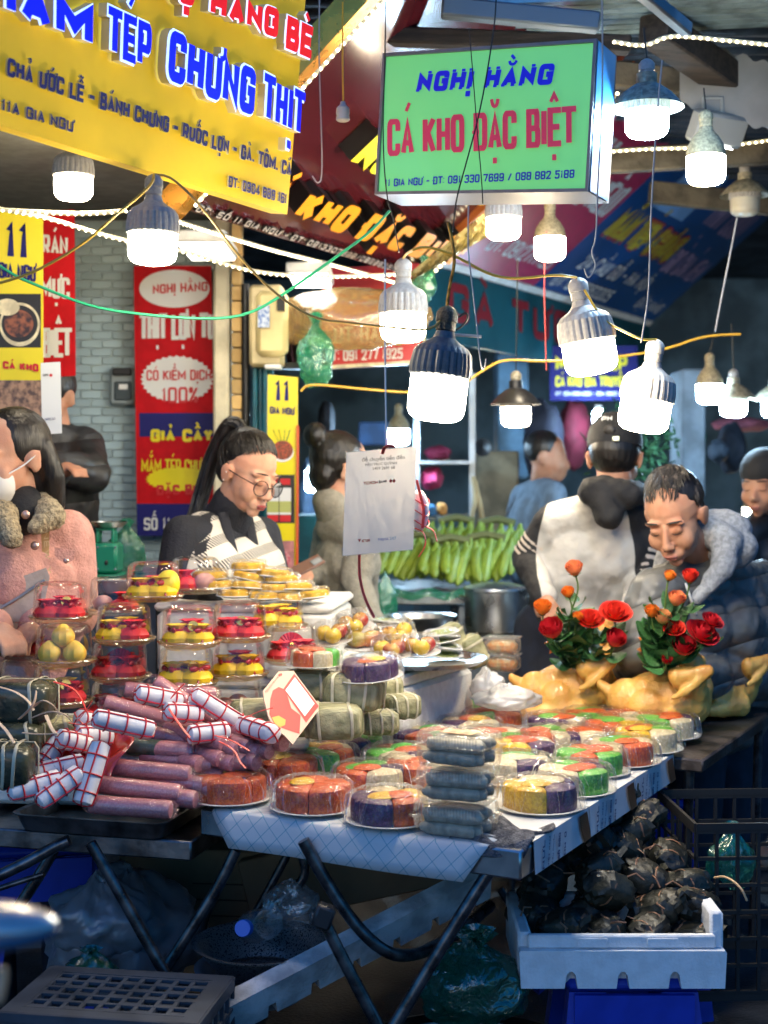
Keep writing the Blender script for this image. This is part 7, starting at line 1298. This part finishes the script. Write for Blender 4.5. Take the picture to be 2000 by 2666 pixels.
for k, y in enumerate((1502, 1432)):
    for j, x in enumerate((220, 190)):
        Yj = 4.5+.08*j; t = thing('jar', ('lower', 'upper')[k]+(' jar with a red lid left of the green scale', ' jar with a red lid half hidden by the pink jacket')[j], 'jar', M=TR(P(x, y, Yj)), group='jars with red lids'); h = 52*PM(4.5); r = 17.5*PM(4.5)
        MB().lathe([(0, 0), (r, .001), (r, h*.9), (r*.9, h)], 22).build('glass', mat('jar_content', (.2, .08, .03), .12, nv=.3, ns=60), t); MB().lathe([(r*1.02, h*.2), (r*1.02, h*.8)], 22, closed=False).build('label', mat('jar_label', (.62, .55, .3), .5, nv=.1), t); MB().lathe([(r*.98, h*1.005), (r*.98, h*1.22), (r*.9, h*1.25), (0, h*1.25)], 22).build('lid', mat('jar_lid', (.55, .02, .03), .35), t)
        mb = MB(); letters(mb, 'NGHỊ HẰNG', P(x-14, y-22, Yj)-Vector((0, r*1.06, 0)), P(x+14, y-22, Yj)-Vector((0, r*1.06, 0)), P(x-14, y-31, Yj)-Vector((0, r*1.06, 0)), Vector((0, -1, 0)), .22, 0, .0005); mb.build('lettering', m_redp, t, True, sharp=0)
bag('pale green plastic bag behind the weighing scale', 330, 1440, 4.8, 45, 70, m_gpb, True, 7)
# hung bags by the red sign
m_ybag = clear('yellow_clear_bag', (1, .9, .65), .6, .18, 1., 7, .1, milk=.42, milkc=(.75, .5, .22))
t = thing('hanging_bag', 'big bulging yellowish plastic bag hung before the red sign', 'plastic bag', M=TR(P(915, 830, 5.15))); MB().ell((0, 0, 0), (.3, .12, .11), n=48, m=26, fn=lambda v: v*(1+.18*mnoise.noise(v*1.8)+.1*mnoise.noise(v*5))).build('body', m_ybag, t)
bag('green plastic bag hanging left of the red sign', 822, 925, 5.0, 45, 88, m_gpb, True, 11); bag('bright green bag tied at the corner of the maroon awning', 1105, 735, 5.3, 30, 55, m_gpb, True, 5)
for k, x in enumerate((752, 775)): MB3 = MB(); tag(MB3.grid(lambda u, v, x=x: P(x+u*26+6*math.sin(v*6), 800+v*150, 5.2+.02*math.sin(u*9)), 6, 10).build('cloth', mat(('dark_plum_cloth', 'dark_rag')[k], ((.05, .015, .04), (.02, .03, .04))[k], .9)), ('dark plum cloth hanging beside the fuse box', 'dark rag hanging next to the green bag')[k], 'cloth')
tag(MB().grid(lambda u, v: P(1065+u*230+10*math.sin(v*4), 712-u*185+v*(28+50*u), 4.75-.3*u+.02*math.sin(u*30+v*9)), 40, 6).build('foil_sheet', mat('gold_foil', (.6, .52, .25), .25, m=.6, bump=1., bs=30)), 'crumpled shiny foil under the right edge of the maroon awning', 'foil')
# far clutter in the alley
def clutter(name, label, cat, px, py, Y, w, h, m, kind='cloth', group=None):
    if kind == 'cloth': o = MB().ell((0, 0, 0), (w*PM(Y)/2, .12, h*PM(Y)/2), n=24, m=16, fn=lambda v: v*(1+.2*mnoise.noise(v*2+Vector((px, 0, 0))))).build(name, m)
    elif kind == 'box': o = MB().box((-w*PM(Y)/2, -.15, -h*PM(Y)/2), (w*PM(Y)/2, .15, h*PM(Y)/2), bev=.01).build(name, m)
    elif kind == 'disc': o = MB().lathe([(0, -.03), (w*PM(Y)/2*.7, -.02), (w*PM(Y)/2, .02), (w*PM(Y)/2*.95, .02), (0, -.015)], 28, TR(rx=PI/2)).build(name, m)
    o.location = P(px, py, Y); return tag(o, label, cat, group)
cm = lambda n, c: mat(n, c, .8, nv=.3, ns=8)
for (n, lb, ct2, x, y, Y, w, h, m, k) in (('hanging_coat', 'dark navy coat hanging behind the far hooded person', 'coat', 1415, 1150, 7.6, 105, 220, cm('navy_coat', (.012, .014, .03)), 'cloth'), ('hanging_coat', 'dark red coat hanging left of the black cap', 'coat', 1492, 1130, 7.8, 85, 180, cm('red_coat', (.16, .012, .03)), 'cloth'), ('wok', 'black wok hanging above the bananas', 'wok', 1256, 1165, 7.4, 48, 48, m_black, 'disc'), ('hanging_bag', 'dark green bag hanging at the far right', 'bag', 1805, 1150, 7.4, 60, 130, cm('far_green', (.01, .14, .09)), 'cloth'), ('hanging_bag', 'dark bags hanging in the far right corner', 'bag', 1905, 1165, 7.6, 70, 130, cm('far_dark', (.02, .03, .05)), 'cloth'), ('helmet', 'dark motorbike helmet shape at the far right', 'helmet', 1870, 1175, 7.2, 50, 60, cm('far_helmet', (.03, .05, .08)), 'cloth'), ('cloth_roll', 'pink and red cloths piled at the far right', 'cloth', 1930, 1105, 8.0, 150, 40, cm('far_pink', (.35, .1, .14)), 'cloth'),
    ('plastic_box', 'red plastic box on the far blue wall', 'box', 1322, 1212, 8.0, 48, 22, cm('far_red', (.3, .03, .02)), 'box'), ('jar_box', 'orange box on the far shelf behind the payment sheet', 'box', 1150, 1325, 7.0, 22, 30, cm('far_orange', (.55, .25, .06)), 'box'), ('jar_box', 'blue box on the far shelf', 'box', 1122, 1328, 7.0, 24, 28, cm('far_blue', (.04, .15, .3)), 'box'), ('flower_bunch', 'dark pink blossom shapes on the far shelf', 'flowers', 1125, 1245, 7.2, 60, 60, cm('far_magenta', (.35, .02, .08)), 'cloth'), ('flower_bunch', 'red and pink blossom shapes beside the dark bulb', 'flowers', 1140, 1180, 7.6, 70, 40, cm('far_crimson', (.22, .015, .05)), 'cloth'),
    ('storage_box', 'dark blue storage box behind the bun haired person', 'box', 990, 1130, 7.8, 110, 60, cm('far_navy', (.02, .05, .12)), 'box'), ('storage_box', 'pale panel on the back wall right of the shelf', 'panel', 1290, 1290, 7.9, 110, 230, cm('far_tan', (.28, .24, .16)), 'box'), ('cupboard', 'pale blue cupboard left of the navy coat', 'cupboard', 1330, 1080, 8.2, 80, 330, cm('far_pale_blue', (.13, .25, .38)), 'box'), ('door_panel', 'grey blue door post right of the black cap', 'door post', 1790, 1130, 7.0, 60, 330, cm('far_grey', (.16, .2, .24)), 'box'), ('hanging_bag', 'black bag hanging behind the bun haired person', 'bag', 850, 1100, 6.8, 46, 110, cm('far_black', (.015, .02, .03)), 'cloth'), ('curtain', 'dark curtain beside the narrow yellow poster', 'curtain', 800, 1330, 7.5, 50, 260, cm('far_slate', (.04, .07, .12)), 'cloth'), ('storage_box', 'teal box low behind the grey sweater', 'box', 800, 1400, 6.4, 60, 120, cm('far_teal', (.01, .1, .12)), 'box'), ('sack', 'dark sack at the left of the far hooded person', 'sack', 1180, 1420, 7.2, 120, 90, cm('far_sack', (.05, .06, .06)), 'cloth')): clutter(n, lb, ct2, x, y, Y, w, h, m, k)
sf = thing('shelf_rack', 'steel shelf rack with boxes far behind the payment sheet', 'shelf', P(1160, 1700, 7.2))
for x in (1085, 1230): MB().box((P(x, 0, 7.1).x-.015, 7.1, 0), (P(x, 0, 7.1).x+.015, 7.14, 2.0)).build('post', m_gal, sf, True)
for y in (1200, 1345, 1480): MB().box((P(1085, 0, 7.1).x, 7.05, P(0, y, 7.1).z-.015), (P(1230, 0, 7.1).x, 7.5, P(0, y, 7.1).z)).build('shelf_board', m_gal, sf, True)
wire('rope', 'loop of pale rope hanging right of the shelf rack', 'rope', [P(1232, 1240, 6.8), P(1240, 1300, 6.8), P(1225, 1360, 6.8), P(1240, 1410, 6.8), P(1262, 1380, 6.8), P(1250, 1310, 6.8), P(1236, 1250, 6.8)], .012, cm('rope', (.45, .36, .2)))
tr2 = thing('kumquat_bush', 'dark green bush behind the shoulder of the man in the cap', 'bush', P(1645, 1420, 6.4)); MB().tube([(0, 0, 0), (0, 0, .35)], .02, 7).build('trunk', m_wood, tr2); mb = MB(); rr_ = random.Random(4)
for k in range(700):
    d = Vector((rr_.gauss(0, 1), rr_.gauss(0, 1), rr_.gauss(0, 1))).normalized()*rr_.uniform(.3, 1); c = Vector((d.x*.22, d.y*.2, .42+d.z*.26)); a = Vector((rr_.uniform(-1, 1), rr_.uniform(-1, 1), rr_.uniform(-.4, 1))).normalized()*.05; b = a.orthogonal().normalized()*.011; mb.add([c, c+a*.5+b, c+a, c+a*.5-b], [(0, 1, 2, 3)])
tag(mb.build('foliage', mat('bush_leaf', (.02, .07, .03), .5, nv=.4, ns=8), tr2), kind='stuff')
# ================================================================ under and beside the tables
def crate(label, M, L_, W_, H_, m, nx, nz, slot=True, top=True):
    """plastic crate: open lattice sides, solid rims"""
    t = thing('plastic_crate', label, 'crate', M=M)
    for (ax0, ln, off, ny) in ((0, L_, 0, nx), (0, L_, W_, nx), (1, W_, 0, max(2, nx//2)), (1, W_, L_, max(2, nx//2))):
        mb = MB(); th = .004
        def bxx(a0, a1, z0, z1):
            if ax0 == 0: mb.box((a0, off-th, z0), (a1, off+th, z1))
            else: mb.box((off-th, a0, z0), (off+th, a1, z1))
        for k in range(ny+1): a = ln*k/ny; bxx(max(0, a-.004), min(ln, a+.004), .02, H_-.02)
        for k in range(nz+1): z = .02+(H_-.04)*k/nz; bxx(0, ln, z-.004, z+.004)
        bxx(0, ln, 0, .018); bxx(0, ln, H_-.018, H_); mb.build('side_panel', m, t, sharp=0)
    if not top: return t
    mb = MB(); n1 = int(L_/.034); n2 = int(W_/.034)
    for k in range(n1+1): mb.box((L_*k/n1-.0045, 0, H_-.004), (L_*k/n1+.0045, W_, H_+.002))
    for k in range(n2+1): mb.box((0, W_*k/n2-.0045, H_-.0035), (L_, W_*k/n2+.0045, H_+.0025))
    for k in range(n1): 
        for j in range(n2):
            if (k+j) % 2 == 0: mb.box((L_*k/n1, W_*j/n2, H_-.003), (L_*(k+1)/n1, W_*(j+.45)/n2, H_+.001))
    mb.box((0, 0, H_-.002), (L_, .03, H_+.003)); mb.box((0, W_-.03, H_-.002), (L_, W_, H_+.003)); mb.box((0, 0, H_-.0025), (.035, W_, H_+.0035)); mb.box((L_-.035, 0, H_-.0025), (L_, W_, H_+.0035)); mb.build('bottom_grid', m, t, sharp=0)
    return t
m_gcr = mat('grey_crate', (.035, .045, .062), .5, nv=.25, ns=12); m_bcr = mat('black_crate', (.006, .007, .009), .6)
c0 = P(-30, 2645, 2.75); c0.z = .12; crate('upturned grey plastic crate at the bottom left', TR((P(25, 0, 2.85).x, 2.78, .2), rz=-.16), .4, .26, .24, m_gcr, 12, 5)
crate('black plastic crate at the right behind the box of dark parcels', TR((P(1800, 0, 3.4).x, 3.35, .25), rz=.05), .5, .36, .42, m_bcr, 10, 6, top=False)
# translucent sack and bags
m_sack = clear('pale_sack', (.9, .92, .95), .35, .35, .8, 9, .06, milk=.75, milkc=(.3, .31, .33))
bag('big crumpled translucent sack under the left table', 330, 2420, 3.45, 190, 175, m_sack, False, 2, 'plastic_sack', .22); bag('folded pale sack lying behind the upturned crate', 255, 2390, 3.3, 130, 110, m_sack, False, 21, 'plastic_sack', .1)
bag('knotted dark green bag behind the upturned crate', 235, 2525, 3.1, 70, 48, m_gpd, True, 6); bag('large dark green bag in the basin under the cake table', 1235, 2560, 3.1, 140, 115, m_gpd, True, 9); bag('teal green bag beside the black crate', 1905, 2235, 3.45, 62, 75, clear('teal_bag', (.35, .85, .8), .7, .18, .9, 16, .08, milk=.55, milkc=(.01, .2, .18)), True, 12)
bag('clear crumpled bag over the bottles under the table', 760, 2360, 3.35, 75, 75, clear('clear_bag', (.9, .93, .95), .6, .2, 1., 14, .1, milk=.2), False, 14)
# colanders with a bottle, carton
for k, (y, r0, lab, m) in enumerate(((2455, .15, 'steel colander under the table holding an empty bottle', m_ss), (2520, .145, 'grey plastic basket under the steel colander', mat('basket_grey', (.16, .18, .21), .5)))):
    t = thing('colander', lab, 'colander', M=TR(P(680, y, 3.2)-Vector((0, 0, .05)))); MB().lathe([(r0*.6, -.01), (r0*.92, .05), (r0, .055), (r0*1.04, .055), (r0*1.02, .05), (r0*.95, .046), (r0*.63, -.014), (0, -.014)], 48, closed=False).build('bowl', mat('perforated_steel', (.3, .31, .32), .35, m=.8, col2=(.03, .03, .035), ns=260, cut=(.42, .46)) if k == 0 else m, t)
bo = thing('bottle', 'empty clear bottle with a blue cap in the colander', 'bottle', P(640, 2420, 3.1)); Mb = along(P(700, 2405, 3.3), P(628, 2418, 3.06)); MB().lathe([(0, 0), (.034, .002), (.036, .02), (.036, .15), (.03, .18), (.016, .2), (.015, .215)], 24, Mb @ TR(ry=PI/2)).build('body', clear('bottle_clear', (.92, .96, 1), .8, .04, .1, 30, .06), bo, True); MB().lathe([(.0185, .216), (.0185, .238), (.017, .241), (0, .241)], 20, Mb @ TR(ry=PI/2)).build('cap', mat('blue_cap', (.01, .1, .5), .4), bo, True)
cb = thing('cardboard_box', 'brown corrugated cardboard box under the tables', 'cardboard box', (P(560, 0, 3.75).x, 3.75, 0)); m_card = mat('cardboard', (.24, .14, .075), .85, nv=.15, ns=6); MB().box((-.26, 0, .12), (.16, .3, .5), TR(rz=-.1), bev=.004).build('carton', m_card, cb)
for k in range(6): MB().box((-.06, -.0035, .2+.042*k), (.13, -.0005, .203+.042*k), TR(rz=-.1)).build('fold_line', mat('carton_crease', (.08, .04, .02), .9), cb)
c2_ = thing('cardboard_box', 'brown carton lying behind the leaning styrofoam lid', 'cardboard box', P(1000, 2260, 3.7)); MB().box((-.32, -.1, -.08), (.3, .12, .09), TR(P(960, 2240, 3.75), rz=-.15, ry=-.25), bev=.004).build('carton', m_card, c2_, True)
# leaning styrofoam lid
a_ = P(520, 2680, 2.95); b_2 = P(1265, 2290, 3.35); t = thing('styrofoam_slab', 'dirty styrofoam lid leaning diagonally under the cake table', 'styrofoam lid', a_); M = along(a_, b_2, (0, -.5, 1)); Ln = (b_2-a_).length; wv = .085; mb = MB(); pts = [(0, -wv/2), (Ln, -wv/2), (Ln, wv/2)]; n = 7; poly = [(0, -wv/2)]
for k in range(n): x = Ln*(k+.5)/n; poly += [(x-.012, -wv/2), (x-.009, -wv/2+.03), (x+.009, -wv/2+.03), (x+.012, -wv/2)]
poly += [(Ln, -wv/2), (Ln, wv/2), (0, wv/2)]
mb.prism(poly, -.02, .02, M @ Matrix(((1, 0, 0, 0), (0, 0, -1, 0), (0, 1, 0, 0), (0, 0, 0, 1)))); mb.build('sheet', mat('dirty_styrofoam', (.45, .46, .47), .8, nv=.35, ns=12, bump=.3, bs=120), t, True)
bn = thing('basin', 'wide dark steel basin on the ground under the cake table', 'basin', (P(1220, 0, 3.1).x, 3.1, .0)); MB().lathe([(.22, .0), (.27, .2), (.29, .205), (.292, .21), (.28, .212), (.26, .2), (.2, .02), (0, .015)], 56, closed=False).build('bowl', m_ssd, bn)
# blue stools
m_blue = mat('blue_plastic', (.006, .035, .35), .35, nv=.1)
def stool(label, M, H_=.4, s=.3):
    t = thing('plastic_stool', label, 'stool', M=M, group='blue plastic stools'); MB().box((-s/2, -s/2, H_-.03), (s/2, s/2, H_), bev=.012).build('seat', m_blue, t)
    for sx in (1, -1):
        for sy in (1, -1): mb = MB(); mb.hull([(sx*(s/2-.01), sy*(s/2-.01), H_-.032), (sx*(s/2-.09), sy*(s/2-.01), H_-.032), (sx*(s/2-.01), sy*(s/2-.07), H_-.032), (sx*(s/2+.03), sy*(s/2+.03), 0), (sx*(s/2-.03), sy*(s/2+.03), 0), (sx*(s/2+.03), sy*(s/2-.03), 0)]); mb.build('leg', m_blue, t)
    for sy in (1, -1): MB().box((-s/2+.02, sy*(s/2)-.006, H_-.14), (s/2-.02, sy*(s/2)+.006, H_-.033)).build('apron', m_blue, t)
    return t
fx = P(1622, 0, 3.1).x
stool('blue plastic stool under the white box of dark parcels', TR((fx+.02, 3.22, 0)), .402, .3); stool('tall blue plastic stool behind the dark parcels beside the table', TR((P(1560, 0, 3.85).x+.08, 4.0, 0), rz=.3), .6, .32); stool('blue plastic stool far under the left table', TR((P(110, 0, 3.75).x, 3.75, 0), rz=.2), .55, .3)
# ---------------- white foam tray of dark leaf parcels
m_foamb = mat('white_foam_tray', (.68, .7, .72), .7, nv=.08, ns=30, bump=.25, bs=160)
Yb = 3.05; t = thing('styrofoam_box', 'open white styrofoam tray on a blue stool holding the dark leaf parcels', 'styrofoam box', P(1625, 2574, Yb)); x0 = P(1352, 0, Yb).x; x1 = P(1893, 0, Yb).x; z0 = P(0, 2574, Yb).z; z1 = P(0, 2476, Yb).z; z2 = P(0, 2440, Yb).z; D_ = .34
poly = [(x0+.004, z0)]
for k in range(3): x = x0+(x1-x0)*(.25+.25*k); poly += [(x-.014, z0), (x-.01, z0+.028), (x-.004, z0+.036), (x+.004, z0+.036), (x+.01, z0+.028), (x+.014, z0)]
poly += [(x1-.004, z0), (x1, z1-.004), (x1-.004, z1), (x0+.004, z1), (x0, z1-.004)]
XZ = Matrix(((1, 0, 0, 0), (0, 0, -1, 0), (0, 1, 0, 0), (0, 0, 0, 1)))
mb = MB(); mb.prism(poly, -Yb-.03, -Yb, XZ); mb.build('front_wall', m_foamb, t, True)
MB().box((x0, Yb+.0305, z0), (x0+.03, Yb+D_, z2), bev=.006).build('side_wall', m_foamb, t, True); MB().box((x1-.03, Yb+.0305, z0), (x1, Yb+D_, P(0, 2330, Yb).z*.5+z2*.5), bev=.006).build('side_wall', m_foamb, t, True); MB().box((x0+.0305, Yb+D_-.03, z0), (x1-.0305, Yb+D_, z2), bev=.004).build('back_wall', m_foamb, t, True); MB().box((x0+.0305, Yb+.0305, z0+.001), (x1-.0305, Yb+D_-.0305, z0+.03)).build('floor', m_foamb, t, True)
MB().box((x0+.02, Yb+.012, z1+.0005), (x1-.02, Yb+.03, z2), bev=.004).build('upper_rim', m_foamb, t, True)
for x in (.28, .62): MB().box((x0+(x1-x0)*x, Yb+.009, z1+.004), (x0+(x1-x0)*(x+.15), Yb+.0118, z2-.006), bev=.001).build('rim_panel', m_foamb, t, True)
m_dleaf = mat('black_leaf_wrap', (.016, .018, .011), .48, col2=(.008, .009, .007), ns=9, bump=.8, bs=30, coat=.04, rv=.3); m_dtie = mat('brown_tie', (.22, .11, .06), .55); DLM = []
def dark_parcel(label, M, v):
    t = thing('dark_parcel', label, 'leaf parcel', M=M, group='dark leaf parcels in the white tray')
    if len(DLM) <= v:
        def fn(q):
            e = .75; f = lambda a: math.copysign(abs(a)**e, a); w = Vector((f(q.x), f(q.y), f(q.z))); fold = .2*abs(math.sin(q.x*5+q.y*3+v))*abs(q.x); return w*(1+.09*mnoise.noise(q*2.2+Vector((v*7, 0, 0)))+.12*mnoise.noise(q*5+Vector((v*3, 0, 0)))-fold)
        w = MB().ell((0, 0, 0), (.062, .045, .036), n=26, m=16, fn=fn).build('wrap', m_dleaf, t, sharp=28); mb = MB()
        for x in (-.022, .024): mb2 = MB().tube([(x+.004*math.sin(a*3), .0455*math.cos(a)*(1-abs(x)*4), .0375*math.sin(a)*(1-abs(x)*3)) for a in [i*PI/9 for i in range(19)]], .0024, 5, flat=.5); o = mb2.build('tie', m_dtie, t)
        tie = o.data; mb3 = MB().tube([(.02, -.03, .028), (.03, -.05, .034), (.045, -.058, .022)], .002, 5).build('tie_end', m_dtie, t); fl = MB().grid(lambda u, q: (.045+.035*q, (u-.5)*.05*(1-.5*q), .012*math.sin(u*6)+.01*q), 4, 3).build('leaf_flap', m_dleaf, t); DLM.append([(c.name.split('.')[0], c.data) for c in t.children])
    else:
        for nm, me in DLM[v]: o = bpy.data.objects.new(nm, me); COL.objects.link(o); o.parent = t
    return t
rr_ = random.Random(3); k = 0
for layer, (zz, yy, xs) in enumerate(((.475, .06, (.09, .2, .31, .41)), (.48, .15, (.06, .16, .27, .37, .43)), (.475, .26, (.06, .17, .28, .4)), (.535, .07, (.1, .2, .3, .4)), (.54, .16, (.08, .19, .3, .41)), (.54, .27, (.1, .2, .3, .4)), (.6, .12, (.22, .32, .42)), (.6, .23, (.1, .2, .31, .42)), (.655, .2, (.21, .33, .42)), (.655, .31, (.18, .29, .38)), (.705, .29, (.2, .3, .38)), (.745, .36, (.24, .32)), (.79, .4, (.27, .33)), (.6, .36, (.12, .25, .37)), (.68, .42, (.22, .32)))):
    for x in xs:
        k += 1; zz = .475+(zz-.475)*.84; c = Vector((x0+.05+(x-.06)*(.9 if layer < 2 else 1.02)+rr_.uniform(-.02, .02)*(layer > 1), Yb+yy+.035+rr_.uniform(-.012, .012), zz-.035+rr_.uniform(-.015, .015)*(layer > 1))); lab = {1: 'dark leaf parcel at the front left of the tray', 4: 'dark leaf parcel at the front right corner of the tray'}.get(k, 'black leaf parcel, %s from left in the %s' % (('first', 'second', 'third', 'fourth', 'fifth')[xs.index(x)], ('front row at the tray rim', 'second bottom row', 'back bottom row', 'front row of the second layer', 'middle row of the second layer', 'back row of the second layer', 'front row of the third layer', 'back row of the third layer', 'front row of the fourth layer', 'back row of the fourth layer', 'row below the crest', 'row just under the top', 'topmost row', 'rear row under the table edge', 'rear upper row')[layer]))
        dark_parcel(lab, TR(c) @ Euler((rr_.uniform(-.6, .6), rr_.uniform(-.6, .6), rr_.uniform(-1.5, 1.5)+(PI if rr_.random() < .5 else 0))).to_matrix().to_4x4() @ TR(s=rr_.uniform(.92, 1.12)), k % 5 if len(DLM) >= 5 else len(DLM))
tag(MB().tube(smoothline([P(1860, 2285, 3.2), P(1890, 2280, 3.15), P(1930, 2310, 3.1), P(1945, 2345, 3.1)]), .0025, 6).build('tie_end', mat('straw', (.5, .33, .18), .6)), 'pale straw end sticking out right of the dark parcels', 'straw')
# motorbike lever blurred in front, bottom left
mk = thing('motorbike_handlebar', 'out of focus motorbike mirror and grip poking in at the bottom left', 'motorbike', P(-60, 2420, 1.25)); mb = MB(); mb.ell((0, 0, 0), (.06, .035, .016), TR(P(-25, 2400, 1.25), ry=.05), n=28, m=16); mb.build('mirror', mat('chrome_grey', (.5, .48, .46), .25, m=.6), mk, True); mb = MB(); mb.ell((0, 0, 0), (.062, .037, .014), TR(P(-28, 2432, 1.25), ry=-.08), n=28, m=14); mb.build('mirror_back', mat('blue_black_shell', (.02, .07, .14), .35), mk, True); MB().tube([P(-40, 2560, 1.25), P(8, 2565, 1.25)], [.014, .016], 14).build('grip', mat('tan_grip', (.5, .4, .28), .4), mk, True); MB().tube([P(-60, 2570, 1.28), P(-60, 2440, 1.27), P(-30, 2425, 1.26)], .006, 8).build('stalk', m_black, mk, True)
